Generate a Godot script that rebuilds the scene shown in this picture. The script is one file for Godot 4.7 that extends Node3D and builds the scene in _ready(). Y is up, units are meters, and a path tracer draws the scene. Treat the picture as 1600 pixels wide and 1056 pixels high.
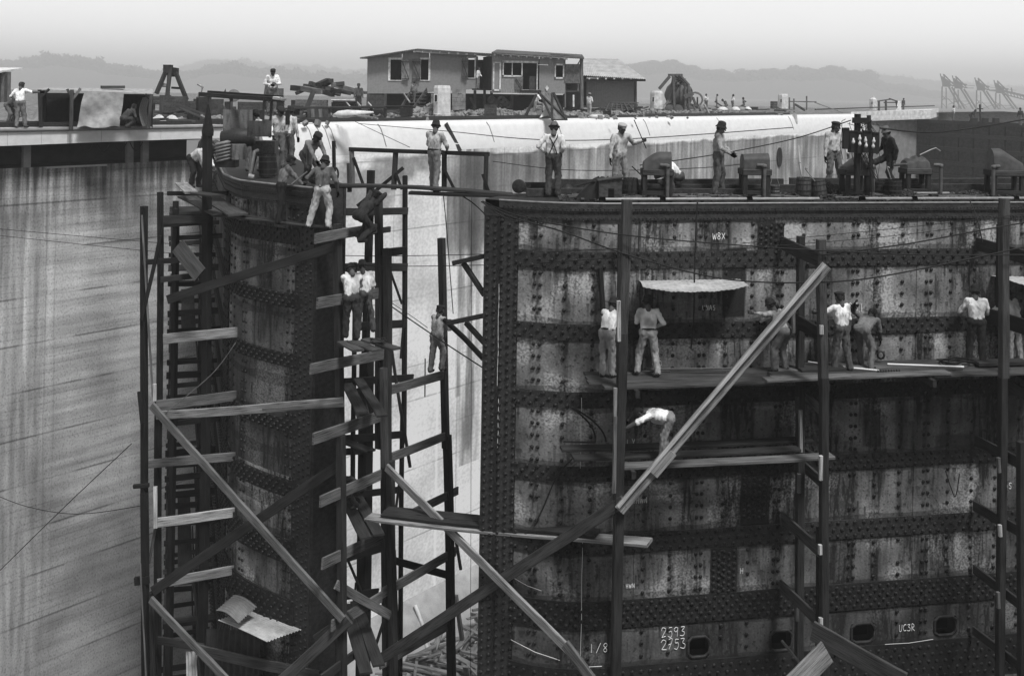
extends Node3D
# A lock under construction: two riveted gate leaves, timber scaffolds, labourers, huts on the lock wall.
# Metres. y = 0 is the top of the lock wall's coping. h is a depth below the camera's eye, which is EYE above the coping.
const F := 1650.0
const EYE := 1.69
const ROLL := 0.016
var rng := RandomNumberGenerator.new()
var M := {}
var T := {}
var wood: Array[StandardMaterial3D] = []

# ---------------------------------------------------------------- surveying: a sight line of the camera and a distance, or a level
func yh(x: float) -> float: return 165.0 + 0.016 * (x - 2150.0)
func at(x: float, y: float, d: float) -> Vector3:
	var lx := (x - 800.0) / F * d
	var ly := (143.4 - y) / F * d
	return Vector3(lx * cos(ROLL) - ly * sin(ROLL), EYE + lx * sin(ROLL) + ly * cos(ROLL), -d)
func lev(x: float, y: float, h: float) -> Vector3:      # where the sight line meets the level h below the eye
	return at(x, y, F * h / (y - yh(x)))
func on_ground(x: float, d: float) -> Vector3:
	var p := at(x, yh(x), d); p.y = 0.0; return p

# ---------------------------------------------------------------- mesh builder
class B:
	var v := PackedVector3Array()
	var n := PackedVector3Array()
	var t := PackedVector2Array()
	var i := PackedInt32Array()
	func vert(p: Vector3, q: Vector3, u: Vector2) -> int:
		v.append(p); n.append(q); t.append(u); return v.size() - 1
	func quad(a: Vector3, b: Vector3, c: Vector3, d: Vector3, ua := Vector2.ZERO, uc := Vector2.ONE) -> void:   # a b c d anticlockwise seen from outside
		var q := (b - a).cross(d - a)
		if q.length_squared() < 1e-14: q = (c - b).cross(d - b)
		q = q.normalized()
		var k := vert(a, q, ua); vert(b, q, Vector2(uc.x, ua.y)); vert(c, q, uc); vert(d, q, Vector2(ua.x, uc.y))
		i.append_array([k, k + 2, k + 1, k, k + 3, k + 2])
	func tri(a: Vector3, b: Vector3, c: Vector3) -> void:
		var q := (b - a).cross(c - a).normalized()
		var k := vert(a, q, Vector2(a.x, a.y)); vert(b, q, Vector2(b.x, b.y)); vert(c, q, Vector2(c.x, c.y))
		i.append_array([k, k + 2, k + 1])
	func hexa(p: PackedVector3Array, uo := Vector2.ZERO, len_u := 1.0, wv := 0.3) -> void:   # p: 4 of one end, 4 of the other (anticlockwise seen from outside the first end)
		var a := uo; var c := uo + Vector2(len_u, wv)
		quad(p[0], p[1], p[2], p[3], uo, uo + Vector2(wv, wv))
		quad(p[7], p[6], p[5], p[4], uo, uo + Vector2(wv, wv))
		for k in 4:
			var m := (k + 1) % 4
			var o := Vector2(0, 0.23 * k)
			quad(p[k], p[4 + k], p[4 + m], p[m], a + o, c + o)
	func box(x: Transform3D, s: Vector3, uo := Vector2.ZERO) -> void:
		var h := s * 0.5
		var p := PackedVector3Array()
		for e: float in [-1.0, 1.0]:
			for q: Vector2 in [Vector2(-1, -1), Vector2(-1, 1), Vector2(1, 1), Vector2(1, -1)]:
				p.append(x * Vector3(h.x * q.x, h.y * q.y, h.z * e))
		hexa(p, uo, s.z * 0.5, maxf(s.x, s.y) * 0.5)
	func tube(pts: PackedVector3Array, r: float, seg := 6, r2 := -1.0) -> void:
		if r2 < 0.0: r2 = r
		var base := v.size()
		var up := Vector3.UP
		for k in pts.size():
			var d := (pts[mini(k + 1, pts.size() - 1)] - pts[maxi(k - 1, 0)]).normalized()
			var s := d.cross(up)
			if s.length() < 0.05: s = d.cross(Vector3.RIGHT)
			s = s.normalized(); var w := s.cross(d)
			var rr := lerpf(r, r2, float(k) / maxf(1.0, pts.size() - 1.0))
			for j in seg:
				var q := s * cos(TAU * j / seg) + w * sin(TAU * j / seg)
				vert(pts[k] + q * rr, q, Vector2(float(k) * 0.3, float(j) / seg))
		for k in pts.size() - 1:
			for j in seg:
				var a := base + k * seg + j; var b := base + k * seg + (j + 1) % seg
				i.append_array([a, b, b + seg, a, b + seg, a + seg])
		for e in 2:
			var k := 0 if e == 0 else pts.size() - 1
			var d := (pts[1] - pts[0]).normalized() if e == 0 else (pts[-2] - pts[-1]).normalized()
			var c := vert(pts[k], -d, Vector2.ZERO)
			for j in seg:
				var a := base + k * seg + j; var b := base + k * seg + (j + 1) % seg
				if e == 0: i.append_array([c, b, a])
				else: i.append_array([c, a, b])
	func lathe(prof: PackedVector2Array, x: Transform3D, seg := 14, sx := 1.0) -> void:   # prof: (radius, height) from bottom to top
		var base := v.size()
		for k in prof.size():
			var d := prof[mini(k + 1, prof.size() - 1)] - prof[maxi(k - 1, 0)]
			var q := Vector2(d.y, -d.x).normalized()
			for j in seg + 1:
				var ca := cos(TAU * j / seg); var sa := sin(TAU * j / seg)
				vert(x * Vector3(ca * prof[k].x * sx, prof[k].y, sa * prof[k].x), (x.basis * Vector3(ca * q.x, q.y, sa * q.x)).normalized(), Vector2(float(j) / seg, prof[k].y))
		for k in prof.size() - 1:
			for j in seg:
				var a := base + k * (seg + 1) + j
				i.append_array([a, a + 1, a + seg + 2, a, a + seg + 2, a + seg + 1])
	func grid(rows: Array, uvs: Array) -> void:      # rows of points, smooth normals
		var w: int = rows[0].size(); var h := rows.size(); var base := v.size()
		for r in h:
			for c in w:
				var du: Vector3 = rows[r][mini(c + 1, w - 1)] - rows[r][maxi(c - 1, 0)]
				var dv: Vector3 = rows[mini(r + 1, h - 1)][c] - rows[maxi(r - 1, 0)][c]
				vert(rows[r][c], du.cross(dv).normalized(), uvs[r][c])
		for r in h - 1:
			for c in w - 1:
				var a := base + r * w + c
				i.append_array([a, a + w + 1, a + 1, a, a + w, a + w + 1])
	func mesh() -> ArrayMesh:
		var arr := []; arr.resize(Mesh.ARRAY_MAX)
		arr[Mesh.ARRAY_VERTEX] = v; arr[Mesh.ARRAY_NORMAL] = n; arr[Mesh.ARRAY_TEX_UV] = t; arr[Mesh.ARRAY_INDEX] = i
		var m := ArrayMesh.new(); m.add_surface_from_arrays(Mesh.PRIMITIVE_TRIANGLES, arr); return m

# ---------------------------------------------------------------- the tree of things
func thing(called: String, label: String, category: String, where := Vector3.ZERO, group := "") -> Node3D:
	var o := Node3D.new(); o.name = called; o.position = where; add_child(o, true)
	o.set_meta("label", label); o.set_meta("category", category)
	if group: o.set_meta("group", group)
	return o
func tag(o: Node3D, label: String, category: String, group := "") -> Node3D:
	o.set_meta("label", label); o.set_meta("category", category)
	if group: o.set_meta("group", group)
	return o
func place(called: String, mesh: Mesh, m: Material, parent: Node = null) -> MeshInstance3D:
	var o := MeshInstance3D.new(); o.name = called; o.mesh = mesh; o.material_override = m
	if parent == null: parent = self
	parent.add_child(o, true)
	if parent is Node3D and parent != self and parent.get_parent() == self: o.position = -parent.position if parent.rotation == Vector3.ZERO else Vector3.ZERO
	return o
func obj(called: String, b: B, m: Material, parent: Node = null) -> MeshInstance3D: return place(called, b.mesh(), m, parent)
func local(called: String, b: B, m: Material, parent: Node) -> MeshInstance3D:     # vertices already in the parent's own axes
	var o := place(called, b.mesh(), m, parent); o.position = Vector3.ZERO; return o
func structure(o: Node3D) -> Node3D: o.set_meta("kind", "structure"); return o
func stuff(o: Node3D) -> Node3D: o.set_meta("kind", "stuff"); return o
func scatter(called: String, mesh: Mesh, m: Material, xs: Array, parent: Node = null) -> MultiMeshInstance3D:
	var mm := MultiMesh.new(); mm.transform_format = MultiMesh.TRANSFORM_3D; mm.mesh = mesh; mm.instance_count = xs.size()
	for k in xs.size(): mm.set_instance_transform(k, xs[k])
	var o := MultiMeshInstance3D.new(); o.name = called; o.multimesh = mm; o.material_override = m
	if parent == null: parent = self
	parent.add_child(o, true)
	if parent != self and parent.get_parent() == self: o.position = -parent.position
	o.set_meta("kind", "stuff")
	return o

# ---------------------------------------------------------------- materials (linear base colours)
func lin(v: float) -> Color: return Color(v, v, v).linear_to_srgb()
func mat(v: float, rough := 0.85, tex: Texture2D = null, metal := 0.0) -> StandardMaterial3D:
	var m := StandardMaterial3D.new(); m.albedo_color = lin(v); m.roughness = rough; m.metallic = metal
	m.metallic_specular = 0.35
	if tex: m.albedo_texture = tex
	return m
func tri(m: StandardMaterial3D, scale: float, bump: Texture2D = null, height := 1.0) -> StandardMaterial3D:
	m.uv1_triplanar = true; m.uv1_world_triplanar = true; m.uv1_scale = Vector3.ONE * scale
	if bump: m.heightmap_enabled = true; m.heightmap_texture = bump; m.heightmap_scale = height
	return m
func noise_bytes(w: int, h: int, nw: int, nh: int, freq: float, oct: int, sd: int, seamless := true) -> PackedByteArray:   # a noise picture of nw x nh, stretched to w x h
	var f := FastNoiseLite.new(); f.seed = sd; f.frequency = freq; f.fractal_octaves = oct; f.noise_type = FastNoiseLite.TYPE_SIMPLEX_SMOOTH
	var im := f.get_seamless_image(nw, nh) if seamless else f.get_image(nw, nh)
	im.convert(Image.FORMAT_L8)
	if nw != w or nh != h: im.resize(w, h, Image.INTERPOLATE_CUBIC)
	return im.get_data()
func pic(w: int, h: int, d: PackedByteArray) -> ImageTexture: return ImageTexture.create_from_image(Image.create_from_data(w, h, false, Image.FORMAT_L8, d))
func srgb8(a: float) -> int: return int(255.0 * pow(clampf(a, 0.0, 1.0), 0.4545))

# ---------------------------------------------------------------- timber
func beam(b: B, p: Vector3, q: Vector3, w: float, h: float, bow := 0.0, side_hint := Vector3.ZERO) -> void:   # w across, h in the upright (or second) direction
	var d := (q - p).normalized()
	var s := d.cross(Vector3.UP)
	if side_hint != Vector3.ZERO: s = side_hint - d * side_hint.dot(d)
	if s.length() < 0.15: s = Vector3(0.98, 0, -0.18)
	s = (s - d * s.dot(d)).normalized()
	var u := s.cross(d)
	var L := p.distance_to(q)
	var nseg := 1 if L < 1.2 else (4 if L < 6.0 else 7)
	var uo := Vector2(rng.randf() * 7.0, rng.randf() * 7.0)
	var wob := Vector2(rng.randf_range(-1, 1), rng.randf_range(-1, 1)) * minf(0.022, L * 0.004)
	var rings := []
	var c := minf(0.012, minf(w, h) * 0.16)
	for k in nseg + 1:
		var f := float(k) / nseg
		var o := p.lerp(q, f) + u * (-bow * 4.0 * f * (1.0 - f) + wob.x * sin(f * 5.0)) + s * wob.y * sin(f * 4.0 + 1.0)
		var a := w * 0.5 * (1.0 + rng.randf_range(-0.02, 0.02)); var e := h * 0.5 * (1.0 + rng.randf_range(-0.02, 0.02))
		var ring := PackedVector3Array()
		for g: Vector2 in [Vector2(-a + c, -e), Vector2(-a, -e + c), Vector2(-a, e - c), Vector2(-a + c, e), Vector2(a - c, e), Vector2(a, e - c), Vector2(a, -e + c), Vector2(a - c, -e)]: ring.append(o + s * g.x + u * g.y)
		rings.append(ring)
	for k in nseg:
		var u0 := uo.x + L * k / nseg * 0.5; var u1 := uo.x + L * (k + 1) / nseg * 0.5
		var vv := uo.y
		for j in 8:
			var m := (j + 1) % 8
			var wd: float = rings[k][j].distance_to(rings[k][m]) * 2.0
			b.quad(rings[k][j], rings[k][m], rings[k + 1][m], rings[k + 1][j], Vector2(u0, vv), Vector2(u1, vv))
			var z := b.t.size()
			b.t[z - 4] = Vector2(u0, vv); b.t[z - 3] = Vector2(u0, vv + wd); b.t[z - 2] = Vector2(u1, vv + wd); b.t[z - 1] = Vector2(u1, vv)
			vv += wd
	for e in 2:
		var r: PackedVector3Array = rings[0] if e == 0 else rings[nseg]
		for j in range(1, 7):
			if e == 0: b.tri(r[0], r[j + 1], r[j])
			else: b.tri(r[0], r[j], r[j + 1])
func timber(parent: Node, called: String, p: Vector3, q: Vector3, w: float, h: float, m: Material, bow := 0.0, side := Vector3.ZERO) -> MeshInstance3D:
	var b := B.new(); beam(b, p, q, w, h, bow, side); return obj(called, b, m, parent)
func post(parent: Node, called: String, x0: float, y0: float, x1: float, y1: float, d: float, w: float, m: Material, side := Vector3(0.98, 0, -0.18)) -> MeshInstance3D:
	return timber(parent, called, at(x0, y0, d), at(x1, y1, d), w, w, m, 0.0, side)
func rod(parent: Node, called: String, pts: PackedVector3Array, r: float, m: Material, seg := 6) -> MeshInstance3D:
	var b := B.new(); b.tube(pts, r, seg); return obj(called, b, m, parent)
func wire(label: String, pts: Array, r: float, m: Material, called := "cable", cat := "cable") -> void:   # pts: x, y, distance; a smooth line through them
	var c := Curve3D.new()
	var w: Array[Vector3] = []
	for p: Vector3 in pts: w.append(at(p.x, p.y, p.z))
	for k in w.size():
		var g := (w[mini(k + 1, w.size() - 1)] - w[maxi(k - 1, 0)]) / 6.0
		c.add_point(w[k], -g, g)
	var o := PackedVector3Array()
	var n := 6 * (w.size() - 1)
	for k in n + 1: o.append(c.sample(int(float(k) / 6.0 - (0.0001 if k == n else 0.0)), fposmod(k, 6) / 6.0 if k < n else 1.0))
	tag(rod(null, called, o, r, m, 5), label, cat)
func bx(b: B, c: Vector3, s: Vector3, turn := 0.0, tilt := 0.0) -> void:
	b.box(Transform3D(Basis(Vector3.UP, turn) * Basis(Vector3.RIGHT, tilt), c), s, Vector2(rng.randf() * 5.0, rng.randf() * 5.0))
func one_box(called: String, c: Vector3, s: Vector3, m: Material, parent: Node = null, turn := 0.0) -> MeshInstance3D:
	var b := B.new(); bx(b, c, s, turn); return obj(called, b, m, parent)

# ---------------------------------------------------------------- light of the day
const SUN := 0.5
const SUN_DIR := Vector3(0.26, 0.86, 0.44)      # towards the sun
const SKY_TOP := 0.17
const SKY_LOW := 0.84
const EXPOSURE := 2.65
const FOG := 0.0007

func _ready() -> void:
	rng.seed = 4
	# ------------------------------------------------ camera, sky, sun, exposure
	var cam := Camera3D.new(); cam.name = "camera"
	cam.projection = Camera3D.PROJECTION_FRUSTUM; cam.near = 0.1; cam.far = 9000.0
	cam.size = 1056.0 / F * 0.1
	cam.frustum_offset = Vector2(0.0, -384.6 / F * 0.1)
	cam.transform = Transform3D(Basis(Vector3.BACK, ROLL), Vector3(0, EYE, 0))
	add_child(cam); cam.current = true
	var env := Environment.new()
	env.background_mode = Environment.BG_SKY
	var sky := Sky.new(); var sm := ProceduralSkyMaterial.new()
	sm.sky_top_color = lin(SKY_TOP); sm.sky_horizon_color = lin(SKY_LOW); sm.sky_curve = 0.085
	sm.ground_bottom_color = lin(0.12); sm.ground_horizon_color = lin(0.3); sm.sun_angle_max = 0.5
	var hz := FastNoiseLite.new(); hz.seed = 12; hz.frequency = 0.012; hz.fractal_octaves = 4
	var him := hz.get_seamless_image(1024, 512); him.convert(Image.FORMAT_L8)
	var hb := him.get_data(); var ha := PackedByteArray(); ha.resize(1024 * 512 * 4)
	for k in 1024 * 512:
		ha[k * 4] = 235; ha[k * 4 + 1] = 235; ha[k * 4 + 2] = 235; ha[k * 4 + 3] = clampi(int((hb[k] - 110) * 0.35), 0, 40)
	sm.sky_cover = ImageTexture.create_from_image(Image.create_from_data(1024, 512, false, Image.FORMAT_RGBA8, ha)); sm.sky_cover_modulate = Color(0.5, 0.5, 0.5, 0.6)
	sky.sky_material = sm; env.sky = sky
	env.tonemap_mode = Environment.TONE_MAPPER_LINEAR; env.tonemap_exposure = EXPOSURE
	env.fog_enabled = true; env.fog_density = FOG; env.fog_light_color = lin(1.0)
	env.sdfgi_enabled = true; env.ssao_enabled = true; env.ssil_enabled = true
	var we := WorldEnvironment.new(); we.name = "world_environment"; we.environment = env; add_child(we)
	var sun := DirectionalLight3D.new(); sun.name = "sun"
	sun.light_energy = SUN; sun.light_color = lin(1.0); sun.light_angular_distance = 12.0; sun.shadow_enabled = true
	sun.look_at_from_position(SUN_DIR * 100.0, Vector3.ZERO); add_child(sun)
	# ------------------------------------------------ everything else
	build_materials()
	M["shoulder"] = tri(mat(0.72, 0.95, T["faint"]), 0.2); M["concrete_foot"] = tri(mat(0.42, 0.95, T["mottle"]), 0.2, T["grit"], 1.0)
	M["concrete_shaded"] = tri(mat(0.06, 0.95, T["mottle"]), 0.3)  # near-black concrete: the shade of the recess is in its colour
	M["steel_mitre"] = tri(mat(0.085, 0.7, T["scuff"]), 0.8, T["grit"], 0.5)
	M["steel_top"] = tri(mat(0.075, 0.6, T["scuff"]), 0.55); M["far_steel"] = tri(mat(0.055, 0.7, T["dirt"]), 0.22)
	M["zinc_dark"] = tri(mat(0.05, 0.6, T["mottle"]), 0.7); M["coal"] = mat(0.035, 0.75); M["hood"] = tri(mat(0.065, 0.6, T["mottle"]), 0.9); M["pipe_dark"] = tri(mat(0.11, 0.5, T["mottle"]), 0.9)
	M["roof_dark"] = tri(mat(0.10, 0.9, T["mottle"]), 0.3); M["paint_light"] = tri(mat(0.24, 0.9, T["faint"]), 0.35); M["zinc_roof"] = tri(mat(0.5, 0.6, T["mottle"]), 0.2); M["machine"] = tri(mat(0.10, 0.7, T["mottle"]), 0.4); M["crane"] = mat(0.06, 0.8)
	build_setting()
	right_gate(); left_gate()
	right_scaffold(); middle_scaffold(); left_scaffold()
	deck_things()
	crew()
	top_of_wall()

# ---------------------------------------------------------------- people: one skin over tapered bones
func bone(a: Vector3, b: Vector3, ra: float, rb: float, c := 0) -> Array: return [a, b, ra, rb, c]
func net(bones: Array, cell: float, k: float) -> Array:      # surface nets: [vertices, normals, owner of each vertex, indices]
	var lo := Vector3.ONE * 1e9; var hi := -lo
	for o: Array in bones:
		var r := maxf(o[2], o[3]) + cell * 2.5
		lo = lo.min((o[0] as Vector3).min(o[1]) - Vector3.ONE * r); hi = hi.max((o[0] as Vector3).max(o[1]) + Vector3.ONE * r)
	var nx := int((hi.x - lo.x) / cell) + 2; var ny := int((hi.y - lo.y) / cell) + 2; var nz := int((hi.z - lo.z) / cell) + 2
	var f := PackedFloat32Array(); f.resize(nx * ny * nz); f.fill(1.0)
	var raw := f.duplicate()
	var own := PackedByteArray(); own.resize(nx * ny * nz)
	for o: Array in bones:
		var a: Vector3 = o[0]; var ba: Vector3 = (o[1] as Vector3) - a; var ra: float = o[2]; var dr: float = (o[3] as float) - ra
		var l2 := maxf(ba.length_squared(), 1e-8); var col: int = o[4]
		var m := maxf(ra, ra + dr) + k + cell * 2.0
		var p0 := (a.min(a + ba) - Vector3.ONE * m - lo) / cell; var p1 := (a.max(a + ba) + Vector3.ONE * m - lo) / cell
		var z1 := mini(int(p1.z) + 1, nz - 1); var y1 := mini(int(p1.y) + 1, ny - 1); var x1 := mini(int(p1.x) + 1, nx - 1)
		for z in range(maxi(int(p0.z), 0), z1 + 1):
			for y in range(maxi(int(p0.y), 0), y1 + 1):
				var at0 := (z * ny + y) * nx
				for x in range(maxi(int(p0.x), 0), x1 + 1):
					var q := lo + Vector3(x, y, z) * cell - a
					var h := clampf(q.dot(ba) / l2, 0.0, 1.0)
					var d := (q - ba * h).length() - ra - dr * h
					var e := f[at0 + x]
					if d < raw[at0 + x]: raw[at0 + x] = d; own[at0 + x] = col
					var g := maxf(k - absf(e - d), 0.0) / k
					f[at0 + x] = minf(e, d) - g * g * k * 0.25
	var vs := PackedVector3Array(); var ow := PackedByteArray(); var idx := PackedInt32Array()
	var cellv := PackedInt32Array(); cellv.resize(nx * ny * nz); cellv.fill(-1)
	var co := [0, 1, nx, nx + 1, nx * ny, nx * ny + 1, nx * ny + nx, nx * ny + nx + 1]
	var cp: Array[Vector3] = [Vector3(0, 0, 0), Vector3(1, 0, 0), Vector3(0, 1, 0), Vector3(1, 1, 0), Vector3(0, 0, 1), Vector3(1, 0, 1), Vector3(0, 1, 1), Vector3(1, 1, 1)]
	var ed := [0, 1, 2, 3, 4, 5, 6, 7, 0, 2, 1, 3, 4, 6, 5, 7, 0, 4, 1, 5, 2, 6, 3, 7]
	var lim := cell * 1.9
	for z in nz - 1:
		for y in ny - 1:
			for x in nx - 1:
				var c := (z * ny + y) * nx + x
				var f0 := f[c]
				if f0 > lim or f0 < -lim: continue
				var s := 0
				for j in 8:
					if f[c + co[j]] < 0.0: s += 1
				if s == 0 or s == 8: continue
				var sum := Vector3.ZERO; var cnt := 0
				for j in 12:
					var g0: float = f[c + co[ed[j * 2]]]; var g1: float = f[c + co[ed[j * 2 + 1]]]
					if (g0 < 0.0) != (g1 < 0.0):
						sum += cp[ed[j * 2]].lerp(cp[ed[j * 2 + 1]], g0 / (g0 - g1)); cnt += 1
				cellv[c] = vs.size()
				vs.append(lo + (Vector3(x, y, z) + sum / cnt) * cell); ow.append(own[c])
	var stepv := [1, nx, nx * ny]
	for z in range(1, nz - 1):
		for y in range(1, ny - 1):
			for x in range(1, nx - 1):
				var c := (z * ny + y) * nx + x
				var f0 := f[c]
				if f0 > lim or f0 < -lim: continue
				for ax in 3:
					var f1 := f[c + stepv[ax]]
					if (f0 < 0.0) == (f1 < 0.0): continue
					var u: int = stepv[(ax + 1) % 3]; var w: int = stepv[(ax + 2) % 3]
					var a := cellv[c - u - w]; var b := cellv[c - w]; var d := cellv[c]; var e := cellv[c - u]
					if a < 0 or b < 0 or d < 0 or e < 0: continue
					if f0 < 0.0: idx.append_array([a, d, b, a, e, d])
					else: idx.append_array([a, b, d, a, d, e])
	var ns := PackedVector3Array(); ns.resize(vs.size())
	for j in range(0, idx.size(), 3):
		var q := (vs[idx[j + 2]] - vs[idx[j]]).cross(vs[idx[j + 1]] - vs[idx[j]])
		ns[idx[j]] += q; ns[idx[j + 1]] += q; ns[idx[j + 2]] += q
	for j in ns.size(): ns[j] = ns[j].normalized()
	return [vs, ns, ow, idx]

var head_net: Array
var hand_net: Array
func build_body_kit() -> void:
	# the head: centre of the skull at the origin, facing +z
	var hb := [bone(Vector3(0, 0.035, -0.018), Vector3(0, 0.03, 0.012), 0.083, 0.078), bone(Vector3(0, -0.03, 0.02), Vector3(0, -0.075, 0.045), 0.062, 0.040),
		bone(Vector3(-0.028, -0.078, 0.04), Vector3(0.028, -0.078, 0.04), 0.034, 0.034), bone(Vector3(0, -0.1, 0.066), Vector3(0, -0.09, 0.07), 0.018, 0.016),
		bone(Vector3(0, 0.012, 0.09), Vector3(0, -0.028, 0.112), 0.009, 0.014), bone(Vector3(-0.014, -0.032, 0.098), Vector3(0.014, -0.032, 0.098), 0.009, 0.009),
		bone(Vector3(-0.042, 0.022, 0.07), Vector3(-0.012, 0.022, 0.084), 0.013, 0.012), bone(Vector3(0.042, 0.022, 0.07), Vector3(0.012, 0.022, 0.084), 0.013, 0.012),
		bone(Vector3(-0.02, -0.06, 0.09), Vector3(0.02, -0.06, 0.09), 0.009, 0.009), bone(Vector3(-0.018, -0.073, 0.087), Vector3(0.018, -0.073, 0.087), 0.010, 0.010),
		bone(Vector3(-0.05, -0.02, 0.055), Vector3(-0.045, -0.025, 0.06), 0.022, 0.022), bone(Vector3(0.05, -0.02, 0.055), Vector3(0.045, -0.025, 0.06), 0.022, 0.022),
		bone(Vector3(-0.086, 0.015, -0.008), Vector3(-0.08, -0.03, 0.0), 0.014, 0.010), bone(Vector3(0.086, 0.015, -0.008), Vector3(0.08, -0.03, 0.0), 0.014, 0.010),
		bone(Vector3(0, -0.06, -0.03), Vector3(0, -0.16, -0.045), 0.056, 0.058), bone(Vector3(-0.03, 0.004, 0.078), Vector3(-0.026, 0.004, 0.078), 0.011, 0.011, 3), bone(Vector3(0.03, 0.004, 0.078), Vector3(0.026, 0.004, 0.078), 0.011, 0.011, 3)]
	for s: float in [-1.0, 1.0]:   # hair
		hb.append(bone(Vector3(s * 0.03, 0.06, -0.03), Vector3(s * 0.025, 0.07, 0.02), 0.066, 0.060, 2))
		hb.append(bone(Vector3(s * 0.04, -0.03, -0.06), Vector3(s * 0.04, 0.03, -0.05), 0.045, 0.056, 2))
	head_net = net(hb, 0.0095, 0.014)
	# the hand: wrist at the origin, fingers along -y, palm towards +z, thumb on the +x side
	var gb := [bone(Vector3(0, 0.02, 0), Vector3(0, -0.02, 0), 0.026, 0.026)]
	for j in 4:
		var x := 0.030 - 0.020 * j
		var l: float = [0.040, 0.046, 0.042, 0.033][j]
		var k := Vector3(x * 1.05, -0.098 + (0.006 if j == 3 else 0.0), 0.004)
		gb.append(bone(Vector3(x * 0.7, -0.02, 0), k, 0.016, 0.0115))
		var m := k + Vector3(x * 0.1, -l, l * 0.35); var t := m + Vector3(-x * 0.05, -l * 0.45, l * 0.62)
		gb.append(bone(k, m, 0.0100, 0.0090)); gb.append(bone(m, t, 0.0090, 0.0078))
	gb.append(bone(Vector3(0.024, -0.02, 0.004), Vector3(0.050, -0.052, 0.018), 0.017, 0.0115)); gb.append(bone(Vector3(0.050, -0.052, 0.018), Vector3(0.052, -0.088, 0.034), 0.0108, 0.0088))
	hand_net = net(gb, 0.0062, 0.007)

func two_bone(a: Vector3, b: Vector3, l0: float, l1: float, hint: Vector3) -> Array:   # [joint, end]
	var d := b - a; var L := clampf(d.length(), absf(l0 - l1) + 0.02, (l0 + l1) * 0.998); d = d.normalized()
	var e := a + d * L
	var x := (l0 * l0 - l1 * l1 + L * L) / (2.0 * L); var y := sqrt(maxf(l0 * l0 - x * x, 0.0))
	var h := (hint - d * hint.dot(d)).normalized()
	return [a + d * x + h * y, e]
var fold := FastNoiseLite.new()
var cloth_mat: StandardMaterial3D
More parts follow.
